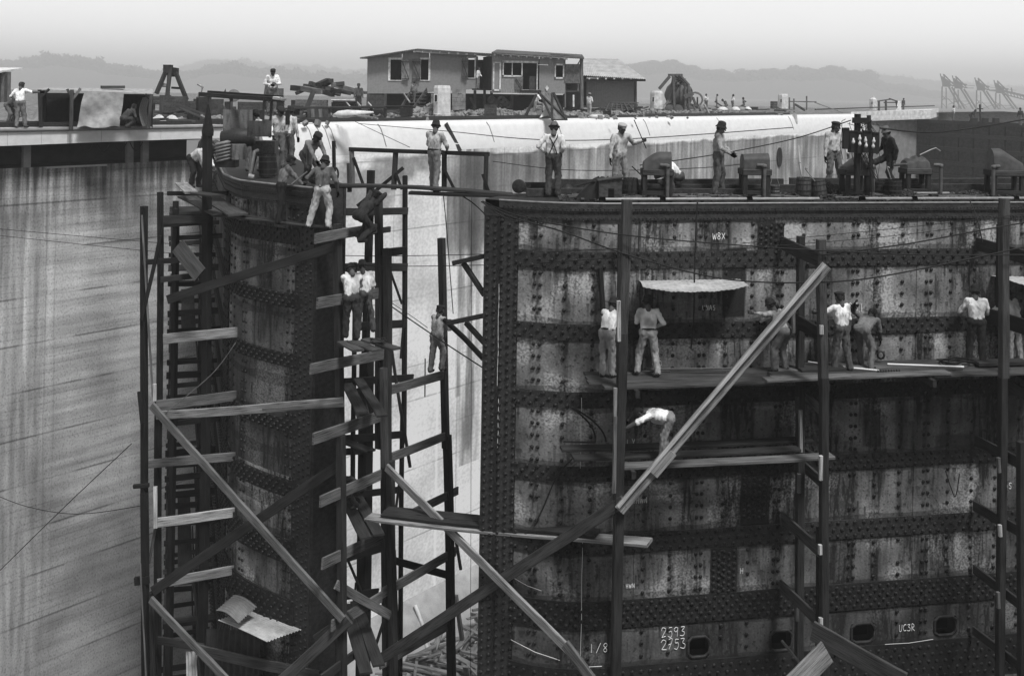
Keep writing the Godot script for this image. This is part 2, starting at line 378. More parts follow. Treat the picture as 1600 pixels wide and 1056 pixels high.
# o: hip (height), lean, side, twist, fwd; lf rf lh rh (own axes: x to the figure's left, z ahead); hp hy (head pitch, yaw); colours shirt pants skin; hat; sleeves; size
func person(label: String, where: Vector3, yaw: float, o: Dictionary, group := "") -> MeshInstance3D:
	var hip: float = o.get("hip", 0.92); var lean: float = o.get("lean", 0.05); var side: float = o.get("side", 0.0)
	var size: float = o.get("size", 1.0)
	var P := Vector3(o.get("sx", 0.0), hip, o.get("fwd", 0.0))
	var R := Basis(Vector3.FORWARD, side) * Basis(Vector3.RIGHT, lean)
	var U := R * Vector3.UP
	var TW := Basis(U, o.get("twist", 0.0)) * R
	var X := TW * Vector3.RIGHT; var Zf := TW * Vector3.BACK
	var X0 := Basis(Vector3.UP, o.get("twist", 0.0) * 0.3) * Vector3.RIGHT
	var up2 := (U + Vector3.UP * 0.0).normalized()
	var C := P + up2 * 0.33 + Zf * -0.01; var N := P + up2 * 0.50
	var shl := P + up2 * 0.455 + X * 0.185; var shr := P + up2 * 0.455 - X * 0.185
	var HB := TW * Basis(Vector3.UP, o.get("hy", 0.0)) * Basis(Vector3.RIGHT, o.get("hp", 0.1) - lean * 0.45)
	var hc := N + (up2 * 0.75 + HB * Vector3.UP * 0.25).normalized() * 0.085 + HB * Vector3(0, 0.07, 0.02)
	var hl := P + X0 * 0.085; var hr := P - X0 * 0.085
	var lf: Vector3 = o.get("lf", Vector3(0.11, 0, 0.02)); var rf: Vector3 = o.get("rf", Vector3(-0.11, 0, -0.02))
	var lh: Vector3 = o.get("lh", Vector3(0.27, 0.80, 0.06)); var rh: Vector3 = o.get("rh", Vector3(-0.27, 0.80, 0.06))
	var kh: Vector3 = o.get("knee", Vector3(0, 0, 1))
	var ll := two_bone(hl, lf + Vector3(0, 0.075, 0), 0.43, 0.42, kh + Vector3(0.18, 0, 0)); var rl := two_bone(hr, rf + Vector3(0, 0.075, 0), 0.43, 0.42, kh - Vector3(0.18, 0, 0))
	var eh: Vector3 = o.get("elbow", Vector3(0, -0.35, -0.6))
	var la := two_bone(shl, lh, 0.285, 0.255, TW * (eh + Vector3(0.75, 0, 0))); var ra := two_bone(shr, rh, 0.285, 0.255, TW * (eh - Vector3(0.75, 0, 0)))
	var sl: int = 0 if o.get("sleeves", true) else 2
	var bare: bool = o.get("bare", false)
	var tc := 2 if bare else 0
	var bs := [bone(P + X * 0.055 + up2 * 0.04, C + X * 0.075, 0.108, 0.115, tc), bone(P - X * 0.055 + up2 * 0.04, C - X * 0.075, 0.108, 0.115, tc),
		bone(C + X * 0.07 + Zf * 0.01, P + up2 * 0.42 + X * 0.085, 0.110, 0.082, tc), bone(C - X * 0.07 + Zf * 0.01, P + up2 * 0.42 - X * 0.085, 0.110, 0.082, tc), bone(shl, shr, 0.062, 0.062, tc),
		bone(N - up2 * 0.03, hc - HB * Vector3(0, 0.07, 0.02), 0.062, 0.052, 2),
		bone(hl + up2 * 0.01, hr + up2 * 0.01, 0.116, 0.116, 1), bone(hl, ll[0], 0.104, 0.086, 1), bone(ll[0], ll[1], 0.084, 0.074, 1), bone(hr, rl[0], 0.104, 0.086, 1), bone(rl[0], rl[1], 0.084, 0.074, 1),
		bone(shl, la[0], 0.068, 0.058, tc), bone(la[0], la[1], 0.056, 0.040, tc if sl == 0 else 2), bone(shr, ra[0], 0.068, 0.058, tc), bone(ra[0], ra[1], 0.056, 0.040, tc if sl == 0 else 2)]
	if lean > 0.6: bs.append(bone(P + up2 * 0.12 + Vector3(0, -0.07, 0.05), C + Vector3(0, -0.08, 0), 0.11, 0.115, tc))
	for q: Array in [[ll, lf, 0.22], [rl, rf, -0.22]]:
		var toe := Basis(Vector3.UP, q[2]) * Vector3(0, 0, 0.15)
		var f0: Vector3 = q[1]
		bs.append(bone((q[0][1] as Vector3) + Vector3(0, -0.03, -0.03), f0 + Vector3(0, 0.042, 0) + toe * 0.4, 0.045, 0.044, 3)); bs.append(bone(f0 + Vector3(0, 0.042, 0) + toe * 0.4, f0 + Vector3(0, 0.036, 0) + toe, 0.046, 0.038, 3))
	var r := net(bs, o.get("cell", 0.027), 0.022)
	var vs: PackedVector3Array = r[0]; var ns: PackedVector3Array = r[1]; var ow: PackedByteArray = r[2]; var idx: PackedInt32Array = r[3]
	var tone := [o.get("shirt", 0.5), o.get("pants", 0.12), o.get("skin", 0.085), 0.03]
	var cs := PackedColorArray(); cs.resize(vs.size())
	fold.seed = hash(label) % 1000
	for j in vs.size():
		var w := ow[j]
		var a: float = tone[w]
		if w < 2:
			var q := vs[j] * 1.0
			var g := fold.get_noise_3d(q.x * 7.0 + q.y * 3.0, q.y * 6.0, q.z * 7.0)
			vs[j] += ns[j] * (g * 0.026 - 0.004)
			a *= 1.0 + 0.28 * fold.get_noise_3d(q.x * 3.0 + 50.0, q.y * 3.0, q.z * 3.0)
			var q2 := vs[j] * 17.0
			ns[j] = (ns[j] + Vector3(fold.get_noise_3d(q2.x, q2.y * 0.6, q2.z), fold.get_noise_3d(q2.x + 40.0, q2.y * 0.6, q2.z) * 0.7, fold.get_noise_3d(q2.x, q2.y * 0.6 + 40.0, q2.z)) * 0.75).normalized()
			if w == 0: a *= 1.0 - clampf((0.12 - fold.get_noise_3d(q.x * 2.0 + 9.0, q.y * 2.0, q.z * 2.0) - 0.25) * 1.2, -0.0, 0.5)
		cs[j] = Color(a, a, a)
	var parts := [[head_net, Transform3D(HB.scaled_local(Vector3.ONE), hc), tone[2]]]
	for q: Array in [[la, 1.0, o.get("lg", 0.0)], [ra, -1.0, o.get("rg", 0.0)]]:
		var d := ((q[0][1] as Vector3) - (q[0][0] as Vector3)).normalized()
		var zx := (TW * Vector3(-q[1], 0, 0.35)); zx = (zx - d * zx.dot(d)).normalized()
		var bb := Basis((-d).cross(zx), -d, zx)
		if q[1] < 0.0: bb.x = -bb.x
		parts.append([hand_net, Transform3D(bb, (q[0][1] as Vector3) + d * 0.015), tone[2] * 0.95])
	if o.has("cell") and (o["cell"] as float) > 0.035: parts.resize(1)
	for q: Array in parts:
		var x: Transform3D = q[1]; var base := vs.size()
		var hv: PackedVector3Array = q[0][0]; var hn: PackedVector3Array = q[0][1]; var ho: PackedByteArray = q[0][2]; var hi: PackedInt32Array = q[0][3]
		for j in hv.size():
			vs.append(x * hv[j]); ns.append((x.basis * hn[j]).normalized())
			var a: float = q[2] * (1.0 if ho[j] == 0 else (0.25 if ho[j] == 2 else 0.6))
			cs.append(Color(a, a, a))
		for j in hi: idx.append(base + j)
	if size != 1.0:
		for j in vs.size(): vs[j] *= size
	var arr := []; arr.resize(Mesh.ARRAY_MAX)
	arr[Mesh.ARRAY_VERTEX] = vs; arr[Mesh.ARRAY_NORMAL] = ns; arr[Mesh.ARRAY_COLOR] = cs; arr[Mesh.ARRAY_INDEX] = idx
	var am := ArrayMesh.new(); am.add_surface_from_arrays(Mesh.PRIMITIVE_TRIANGLES, arr)
	var me := MeshInstance3D.new(); me.name = "person"; me.mesh = am; me.material_override = cloth_mat
	me.position = where; me.rotation.y = yaw
	add_child(me, true)
	tag(me, label, "person", group)
	var hat: String = o.get("hat", "")
	if hat:
		var b := B.new()
		var hx := Transform3D(HB.rotated(HB.x, -0.08), (hc + HB * Vector3(0, 0.045, -0.012)) * size)
		hx.basis = hx.basis.scaled(Vector3.ONE * size)
		if hat == "brim":
			b.lathe(PackedVector2Array([Vector2(0.150, -0.006), Vector2(0.156, 0.0), Vector2(0.105, 0.012), Vector2(0.1, 0.03), Vector2(0.094, 0.085), Vector2(0.07, 0.112), Vector2(0.03, 0.105), Vector2(0.0, 0.098)]), hx, 16, 0.88)
			b.lathe(PackedVector2Array([Vector2(0.0, -0.002), Vector2(0.150, -0.007)]), hx, 16, 0.88)
		elif hat == "slouch":
			b.lathe(PackedVector2Array([Vector2(0.135, -0.04), Vector2(0.141, -0.036), Vector2(0.106, 0.012), Vector2(0.102, 0.03), Vector2(0.098, 0.07), Vector2(0.075, 0.105), Vector2(0.03, 0.118), Vector2(0.0, 0.115)]), hx, 16, 0.9)
			b.lathe(PackedVector2Array([Vector2(0.0, -0.0), Vector2(0.136, -0.042)]), hx, 16, 0.9)
		else:   # a flat cap with a peak
			b.lathe(PackedVector2Array([Vector2(0.095, -0.012), Vector2(0.103, 0.01), Vector2(0.122, 0.042), Vector2(0.112, 0.065), Vector2(0.06, 0.083), Vector2(0.0, 0.086)]), hx, 16, 0.9)
			var pk := hx * Transform3D(Basis(Vector3.RIGHT, 0.25).scaled(Vector3(0.8, 0.35, 0.8)), Vector3(0, 0.0, 0.085))
			b.lathe(PackedVector2Array([Vector2(0.0, -0.01), Vector2(0.085, 0.0), Vector2(0.0, 0.012)]), pk, 12)
		var hm := place("hat", b.mesh(), M[o.get("hatm", "felt")], me); hm.position = Vector3.ZERO
	if o.get("braces", false):
		var b := B.new()
		for s: float in [-1.0, 1.0]:
			b.tube(PackedVector3Array([P + X * 0.085 * s + up2 * 0.07 - Zf * 0.118, P + up2 * 0.27 + X * 0.01 * s - Zf * 0.138, P + up2 * 0.44 - X * 0.085 * s - Zf * 0.105, P + up2 * 0.505 - X * 0.09 * s - Zf * 0.0]), 0.013, 5)
		place("braces", b.mesh(), M["black"], me).position = Vector3.ZERO
	if o.get("belt", false):
		var b := B.new()
		b.lathe(PackedVector2Array([Vector2(0.119, -0.02), Vector2(0.126, -0.018), Vector2(0.126, 0.018), Vector2(0.119, 0.02)]), Transform3D(TW, P + up2 * 0.085), 20, 1.42)
		place("belt", b.mesh(), M["black"], me).position = Vector3.ZERO
	return me

# ---------------------------------------------------------------- textures and materials
func build_materials() -> void:
	fold.frequency = 1.0; fold.noise_type = FastNoiseLite.TYPE_SIMPLEX_SMOOTH; fold.fractal_octaves = 2
	# wood: grain along u
	var w := 512; var h := 256
	var a := noise_bytes(w, h, 48, 256, 0.06, 4, 3); var c := noise_bytes(w, h, 24, 64, 0.05, 3, 9); var d := noise_bytes(w, h, 512, 256, 0.09, 2, 21)
	var o := PackedByteArray(); o.resize(w * h); var ob := PackedByteArray(); ob.resize(w * h)
	for k in w * h:
		var g := 0.62 + 0.5 * (a[k] / 255.0 - 0.5) + 0.42 * (c[k] / 255.0 - 0.5) + 0.22 * (d[k] / 255.0 - 0.5)
		if a[k] < 78: g -= 0.12
		o[k] = srgb8(g); ob[k] = clampi(int(a[k] * 0.8 + d[k] * 0.2), 0, 255)
	T["wood"] = pic(w, h, o); T["wood_bump"] = pic(w, h, ob)
	# blotchy fine concrete and rough ground
	a = noise_bytes(512, 512, 512, 512, 0.012, 5, 31); c = noise_bytes(512, 512, 512, 512, 0.12, 3, 37)
	o = PackedByteArray(); o.resize(512 * 512)
	for k in 512 * 512: o[k] = srgb8(0.74 + 0.55 * (a[k] / 255.0 - 0.5) + 0.22 * (c[k] / 255.0 - 0.5))
	T["mottle"] = pic(512, 512, o); T["grit"] = pic(512, 512, c)
	a = noise_bytes(512, 512, 512, 512, 0.02, 5, 41)
	for k in 512 * 512:
		var g := 0.5 + 1.1 * (a[k] / 255.0 - 0.5) + 0.5 * (c[k] / 255.0 - 0.5)
		o[k] = srgb8(g)
	T["dirt"] = pic(512, 512, o)
	# black, oily plate: dark with scuffs
	for k in 512 * 512:
		var g := 0.34 + 0.6 * (a[k] / 255.0 - 0.45)
		if c[k] > 170: g += 0.35
		o[k] = srgb8(g)
	T["scuff"] = pic(512, 512, o)
	for k in 512 * 512: o[k] = srgb8(0.86 + 0.2 * (a[k] / 255.0 - 0.5) + 0.1 * (c[k] / 255.0 - 0.5))
	T["faint"] = pic(512, 512, o)
	M["concrete"] = tri(mat(0.52, 0.95, T["mottle"]), 0.23, T["grit"], 0.6)
	M["concrete_grey"] = tri(mat(0.26, 0.95, T["mottle"]), 0.2, T["grit"], 0.8)
	M["ledge"] = tri(mat(0.66, 0.95, T["faint"]), 0.3, T["grit"], 0.5)
	M["white_block"] = tri(mat(0.72, 0.9, T["mottle"]), 0.31)
	M["ground"] = tri(mat(0.30, 1.0, T["dirt"]), 0.11, T["grit"], 3.0)
	M["far_ground"] = tri(mat(0.2, 1.0, T["dirt"]), 0.013)
	M["rubble"] = tri(mat(0.16, 1.0, T["dirt"]), 0.37)
	M["hill"] = tri(mat(0.10, 1.0, T["dirt"]), 0.01)
	M["tree"] = tri(mat(0.075, 1.0, T["dirt"]), 0.05)
	M["steel"] = tri(mat(0.062, 0.7, T["scuff"]), 0.55, T["grit"], 0.5)
	M["steel_dark"] = tri(mat(0.038, 0.7, T["scuff"]), 0.5, T["grit"], 0.5)
	M["rivet"] = mat(0.014, 0.42); M["rivet"].metallic_specular = 0.35
	M["black"] = mat(0.012, 0.7)
	M["hole"] = mat(0.004, 1.0)
	M["iron"] = tri(mat(0.05, 0.55, T["scuff"]), 1.3)
	M["pipe"] = tri(mat(0.30, 0.42, T["mottle"], 0.2), 0.9)
	M["zinc"] = tri(mat(0.55, 0.5, T["mottle"]), 0.6)
	M["zinc_dull"] = tri(mat(0.24, 0.6, T["mottle"]), 0.7)
	M["canvas"] = tri(mat(0.42, 0.95, T["mottle"]), 0.6)
	M["felt"] = mat(0.018, 0.95); M["felt_grey"] = mat(0.10, 0.95); M["straw"] = mat(0.5, 0.95); M["cap_grey"] = mat(0.32, 0.95)
	M["chalk"] = mat(0.75, 1.0)
	M["glass"] = mat(0.05, 0.1)
	M["smoke_dark"] = mat(0.03, 1.0)
	for v: float in [0.014, 0.030, 0.062, 0.14, 0.27, 0.48]:
		var m := mat(v * 1.3, 0.9, T["wood"])
		m.heightmap_enabled = true; m.heightmap_texture = T["wood_bump"]; m.heightmap_scale = 0.3
		wood.append(m)
	M["paint"] = tri(mat(0.25, 0.85, T["faint"]), 0.35)
	M["trim"] = tri(mat(0.78, 0.85, T["mottle"]), 0.5)
	cloth_mat = mat(1.0, 0.95); cloth_mat.vertex_color_use_as_albedo = true; cloth_mat.albedo_color = Color.WHITE
	leaf_skin_texture(); chamber_wall_textures()

# the plate of the gate leaves: flaking pale primer over dark oxide, running down in streaks; u 18 m, v 12 m (from h = 2 to h = 14)
func leaf_u(x: float) -> float:
	var k := (x - 800.0) / F
	return (k * 23.2 - 2.81) / (0.984 - 0.179 * k)
func leaf_h(x: float, y: float) -> float: return (y - yh(x)) * (23.2 + 0.179 * leaf_u(x)) / F
func leaf_skin_texture() -> void:
	var w := 1536; var h := 1024
	var streak := noise_bytes(w, h, 1536, 110, 0.10, 4, 5, false); var blot := noise_bytes(w, h, 384, 256, 0.022, 4, 8, false)
	var fine := noise_bytes(w, h, 1536, 1024, 0.16, 3, 13, false); var wide := noise_bytes(w, h, 240, 24, 0.07, 3, 18, false)
	var fleck := noise_bytes(w, h, 1536, 420, 0.2, 2, 23, false)
	var pits := noise_bytes(w, h, 1536, 1024, 0.085, 2, 29, false)
	var o := PackedByteArray(); o.resize(w * h)
	var bump := PackedByteArray(); bump.resize(w * h)
	var bays := PackedFloat32Array()
	var r := RandomNumberGenerator.new(); r.seed = 77
	for k in 64 * 10: bays.append(r.randf_range(0.86, 1.12))
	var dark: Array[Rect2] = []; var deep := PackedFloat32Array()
	for q: Array in [[1185, 343, 1216, 386, 0.7], [1130, 384, 1172, 500, 0.93], [1166, 742, 1214, 826, 0.85], [1216, 560, 1290, 610, 0.3], [1000, 470, 1060, 505, 0.5], [985, 640, 1250, 700, 0.35], [836, 340, 850, 380, 0.75], [884, 345, 915, 372, 0.6], [808, 415, 838, 425, 0.5], [930, 420, 950, 495, 0.5], [1030, 340, 1050, 385, 0.45], [1355, 640, 1385, 700, 0.6], [1475, 610, 1492, 700, 0.5], [1405, 620, 1430, 705, 0.45], [1120, 858, 1168, 930, 0.6], [1468, 675, 1530, 705, 0.55], [1305, 850, 1320, 910, 0.7], [1440, 840, 1462, 890, 0.5], [808, 505, 822, 605, 0.4], [806, 700, 832, 720, 0.4], [980, 735, 1090, 775, 0.5], [940, 870, 990, 905, 0.3], [1046, 580, 1100, 602, 0.3], [1565, 600, 1600, 900, 0.35]]:  # dark plate patches; those under awning and platforms paint their shadows
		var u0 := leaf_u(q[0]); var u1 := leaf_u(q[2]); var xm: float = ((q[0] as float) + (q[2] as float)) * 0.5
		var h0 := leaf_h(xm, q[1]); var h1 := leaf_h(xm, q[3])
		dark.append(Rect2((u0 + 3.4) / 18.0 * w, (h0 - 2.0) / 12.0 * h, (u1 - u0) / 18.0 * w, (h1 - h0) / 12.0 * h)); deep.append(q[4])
	var spots := PackedFloat32Array(); spots.resize(w * h); spots.fill(1.0)
	for k in 1100:     # oil drips below bolts, smears
		var x0 := r.randi() % w; var y0 := r.randi() % h; var l := int(r.randf_range(6, 46) * (2.0 if k % 9 == 0 else 1.0)); var ww := r.randf_range(0.8, 3.2) * (2.0 if k % 9 == 0 else 1.0); var s := r.randf_range(0.25, 0.8)
		for y in range(y0, mini(y0 + l, h)):
			var f := float(y - y0) / l
			var hw := ww * (1.0 - f * 0.8)
			for x in range(maxi(0, int(x0 - hw)), mini(w, int(x0 + hw) + 1)): spots[y * w + x] *= 1.0 - s * (1.0 - f)
	var c0 := (leaf_u(846.0) + 3.4)      # the rivet columns, every 0.612 m, weep oil and rust
	var smudge := PackedFloat32Array()
	for k in 40 * 10: smudge.append(maxf(0.0, r.randf_range(-0.35, 0.85)))
	for k in 260:     # long runs from the girders down
		var e: Array = BANDS[r.randi() % 7]
		var x0 := r.randi() % w; var y0 := int(((e[1] as float) - 2.0) / 12.0 * h); var l := int(r.randf_range(25, 100)); var ww := r.randf_range(1.0, 5.0); var s := r.randf_range(0.25, 0.62)
		for y in range(y0, mini(y0 + l, h)):
			var f := float(y - y0) / l
			for x in range(maxi(0, int(x0 - ww)), mini(w, int(x0 + ww) + 1)): spots[y * w + x] *= 1.0 - s * (1.0 - f) * (1.0 - absf(x - x0) / (ww + 1.0))
	for y in h:
		var hh := 2.0 + 12.0 * y / h
		var row := 0; var edge := 9.0
		for e: Array in BANDS:
			if hh > (e[0] as float): row += 1
			edge = minf(edge, minf(absf(hh - (e[0] as float)), absf(hh - (e[1] as float))))
		for x in w:
			var k := y * w + x
			var u := x * 18.0 / w
			var bay := int(u / 1.9)
			var st := streak[k] / 255.0; var bl := blot[k] / 255.0; var fi := fine[k] / 255.0
			var g := 0.225 * bays[bay * 10 + row] * (0.40 + 1.15 * bl)
			var worn := clampf((wide[k] / 255.0 - 0.44) * 4.0, 0.0, 1.0) * clampf(0.25 + u / 11.0, 0.0, 1.0)
			g *= 1.0 - 0.52 * worn
			g *= 1.0 - 0.72 * clampf((st - 0.53) * 9.0, 0.0, 1.0) * clampf(worn * 1.3 + 0.06, 0.0, 1.0)
			g *= 0.74 + 0.46 * fi
			if pits[k] < 60 + 22.0 * worn: g *= 0.55
			elif pits[k] > 196: g += 0.03
			var cx := fposmod(u - c0 + 0.306, 0.612) - 0.306
			var ci := clampi(int((u - c0 + 0.306) / 0.612) + 6, 0, 39)
			var sm := smudge[ci * 10 + row]
			if sm > 0.0: g *= 1.0 - sm * clampf(1.0 - absf(cx - 0.03) / (0.07 + 0.11 * bl), 0.0, 1.0) * clampf(0.5 + 1.6 * (st - 0.35), 0.0, 1.0)
			var mg := 0.10 + 0.16 * (bl - 0.5)
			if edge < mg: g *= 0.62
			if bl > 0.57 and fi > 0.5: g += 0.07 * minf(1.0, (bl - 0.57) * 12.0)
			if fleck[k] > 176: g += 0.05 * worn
			g = 0.17 * pow(g / 0.17, 1.5) * (1.0 - 0.07 * maxf(0.0, row - 2.0)) * (0.62 if row >= 7 else 1.0)  # lower rows darker: dirt and lesser skylight, both put in the colour
			g *= spots[k]
			o[k] = srgb8(clampf(g, 0.012, 0.44))
			bump[k] = fine[k]
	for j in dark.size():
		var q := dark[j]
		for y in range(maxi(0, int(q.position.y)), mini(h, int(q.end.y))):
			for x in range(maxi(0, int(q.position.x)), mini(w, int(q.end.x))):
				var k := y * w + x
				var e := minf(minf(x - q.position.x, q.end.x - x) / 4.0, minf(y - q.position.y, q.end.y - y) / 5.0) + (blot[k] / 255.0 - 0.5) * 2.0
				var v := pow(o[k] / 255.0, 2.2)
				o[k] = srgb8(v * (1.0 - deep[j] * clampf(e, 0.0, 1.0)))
	T["leaf"] = pic(w, h, o); T["leaf_bump"] = pic(w, h, bump)
	var m := mat(1.0, 0.72, T["leaf"]); m.albedo_color = Color.WHITE; m.heightmap_enabled = true; m.heightmap_texture = T["leaf_bump"]; m.heightmap_scale = 0.4
	M["leaf"] = m
	var m2 := m.duplicate() as StandardMaterial3D; m2.albedo_color = lin(0.5)  # darker plate copy: shade of the turned-away face is in its colour
	M["leaf_shaded"] = m2

func chamber_wall_textures() -> void:
	# left wall: 20 m along (t from -6 to 14), 28 m down
	var w := 1024; var h := 1024
	var big := noise_bytes(w, h, 256, 256, 0.02, 4, 51, false); var vert := noise_bytes(w, h, 1024, 90, 0.06, 5, 55, false); var hor := noise_bytes(w, h, 48, 1024, 0.045, 5, 59, false)
	var fine := noise_bytes(w, h, 1024, 1024, 0.22, 3, 61, false); var gap := noise_bytes(w, h, 96, 300, 0.05, 3, 67, false)
	var o := PackedByteArray(); o.resize(w * h)
	var r := RandomNumberGenerator.new(); r.seed = 5
	var lifts := PackedFloat32Array(); var boards := PackedFloat32Array(); var tones := PackedFloat32Array()
	for y in h:
		var d := 28.0 * y / h
		var e := fposmod(d - 1.2, 1.86); lifts.append(clampf(1.0 - minf(e, 1.86 - e) / 0.045, 0.0, 1.0))
		var e2 := fposmod(d, 0.31); boards.append(clampf(1.0 - minf(e2, 0.31 - e2) / 0.028, 0.0, 1.0))
	for k in 140: tones.append(r.randf_range(0.95, 1.04))
	for y in h:
		var d := 28.0 * y / h
		for x in w:
			var k := y * w + x
			var t := -6.0 + 20.0 * x / w
			var bg := big[k] / 255.0; var ve := vert[k] / 255.0; var ho := hor[k] / 255.0; var fi := fine[k] / 255.0
			var gp := clampf((gap[k] / 255.0 - 0.40) * 5.0, 0.0, 1.0)
			var rt := clampf((t - 1.6) / 1.2, 0.0, 1.0)        # drips to the left, pour layers to the right
			var g := 0.385 * tones[int(d / 0.31)] * (0.60 + 0.78 * bg) * (0.78 + 0.44 * fi)
			g *= lerpf(0.60 + 0.80 * ve, 0.95 + 0.1 * ve, rt)
			g *= lerpf(0.96 + 0.08 * ho, 0.62 + 0.78 * ho, 0.15 + 0.85 * rt)
			g *= 1.0 - lifts[y] * (0.2 + 0.5 * gp) - boards[y] * 0.32 * gp
			if fi < 0.24: g *= 0.7
			for q: Vector4 in [Vector4(1.55, 0.13, 0.75, 16.0), Vector4(2.5, 0.17, 0.35, 22.0), Vector4(2.32, 0.04, -0.45, 26.0), Vector4(2.7, 0.03, -0.3, 26.0), Vector4(-0.7, 0.2, 0.25, 22.0), Vector4(0.6, 0.03, 0.2, 24.0), Vector4(2.3, 0.06, 0.25, 30.0)]:
				var e := absf(t - q.x + 0.12 * (vert[k] / 255.0 - 0.5)) / q.y
				if e < 1.0: g *= 1.0 + q.z * (1.0 - e * e) * clampf(1.0 - d / q.w, 0.0, 1.0)
			var e3 := absf(t - 1.95) / 0.12
			if e3 < 1.0 and d > 5.0 and d < 12.0: g *= 1.0 - 0.45 * (1.0 - e3) * clampf(big[k] / 128.0 - 0.5, 0.0, 1.0)
			if d < 4.6: g *= 1.0 - 0.72 * clampf((4.6 - d) / 2.2, 0.0, 1.0) * clampf(1.9 - 1.7 * ve - 0.9 * (gap[k] / 255.0), 0.12, 1.0)  # streaky dark stains at the top, doubling as the ledge's painted shadow
			if d > 9.0: g *= 1.0 - 0.22 * clampf((d - 9.0) / 9.0, 0.0, 1.0) * (0.6 + 0.8 * ho)  # darker downwards: the deep chamber's falloff of light put in the colour
			o[k] = srgb8(g)
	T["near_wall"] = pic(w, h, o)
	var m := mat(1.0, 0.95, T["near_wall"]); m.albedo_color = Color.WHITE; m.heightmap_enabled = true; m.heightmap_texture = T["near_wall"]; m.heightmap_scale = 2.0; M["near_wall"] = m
	# far wall: 104 m along (t from 6 to 110), 28 m down
	w = 2048; h = 640
	big = noise_bytes(w, h, 512, 160, 0.03, 4, 71, false); vert = noise_bytes(w, h, 2048, 60, 0.07, 4, 75, false); hor = noise_bytes(w, h, 40, 640, 0.07, 3, 79, false)
	fine = noise_bytes(w, h, 2048, 640, 0.2, 2, 81, false); gap = noise_bytes(w, h, 400, 160, 0.05, 4, 87, false)
	o = PackedByteArray(); o.resize(w * h)
	for y in h:
		var d := 28.0 * y / h
		var e := fposmod(d - 0.4, 1.86); var lf := clampf(1.0 - minf(e, 1.86 - e) / 0.05, 0.0, 1.0)
		for x in w:
			var k := y * w + x
			var t := 6.0 + 104.0 * x / w
			var bl := big[k] / 255.0; var ve := vert[k] / 255.0; var ga := gap[k] / 255.0
			var g := 0.80 * (0.66 + 0.62 * bl) * (0.92 + 0.14 * ve) * (0.80 + 0.40 * fine[k] / 255.0) * (0.95 + 0.1 * hor[k] / 255.0)
			g *= 1.0 - lf * (0.12 + 0.5 * clampf((ga - 0.4) * 4.0, 0.0, 1.0))
			if fposmod(t + 0.4, 5.2) < 0.07: g *= 0.72
			# the weathered, stained upper part
			var edge := 0.15 + 0.5 * (ga - 0.5)
			var low := 5.4 if t > 24.5 else 1.9
			low += 1.3 * (ve - 0.5) + 1.0 * (bl - 0.5)
			if d > edge and d < low + 1.0:
				var s := clampf((d - edge) * 6.0, 0.0, 1.0) * clampf((low + 1.0 - d) / (1.0 if t > 24.5 else 0.35), 0.0, 1.0)
				var st := (0.16 + 0.34 * ve) if t > 24.5 else (0.42 + 0.9 * clampf((ga - 0.42) * 3.0, 0.0, 1.0))
				g *= lerpf(1.0, minf(st * (0.7 + 0.5 * bl), 1.0), s)
			# stained column, pale seams
			for q: Vector4 in [Vector4(26.6, 1.1, -0.75, 18.0), Vector4(25.7, 0.3, -0.5, 14.0), Vector4(28.4, 0.25, -0.4, 12.0), Vector4(21.0, 0.4, -0.35, 12.0), Vector4(24.0, 0.10, 0.5, 26.0), Vector4(29.5, 0.06, -0.4, 26.0), Vector4(15.6, 0.12, 0.5, 26.0), Vector4(39.0, 0.16, 0.9, 9.0), Vector4(46.5, 0.12, 0.6, 9.0), Vector4(56.0, 0.2, 0.9, 9.0), Vector4(70.0, 0.25, 0.5, 9.0)]:
				var e4 := absf(t - q.x) / q.y
				if e4 < 1.0 and d < q.w: g *= 1.0 + q.z * (1.0 - e4 * e4) * (clampf(ve * 2.2 - 0.45, 0.0, 1.0) if q.z < 0.0 else 1.0)
			# darker streaks towards the bottom
			if d > 19.0: g *= 1.0 - 0.12 * clampf((d - 19.0) / 6.0, 0.0, 1.0) * ve
			o[k] = srgb8(minf(g, 0.86))
	T["far_wall"] = pic(w, h, o)
	m = mat(1.0, 0.95, T["far_wall"]); m.albedo_color = Color.WHITE; M["far_wall"] = m

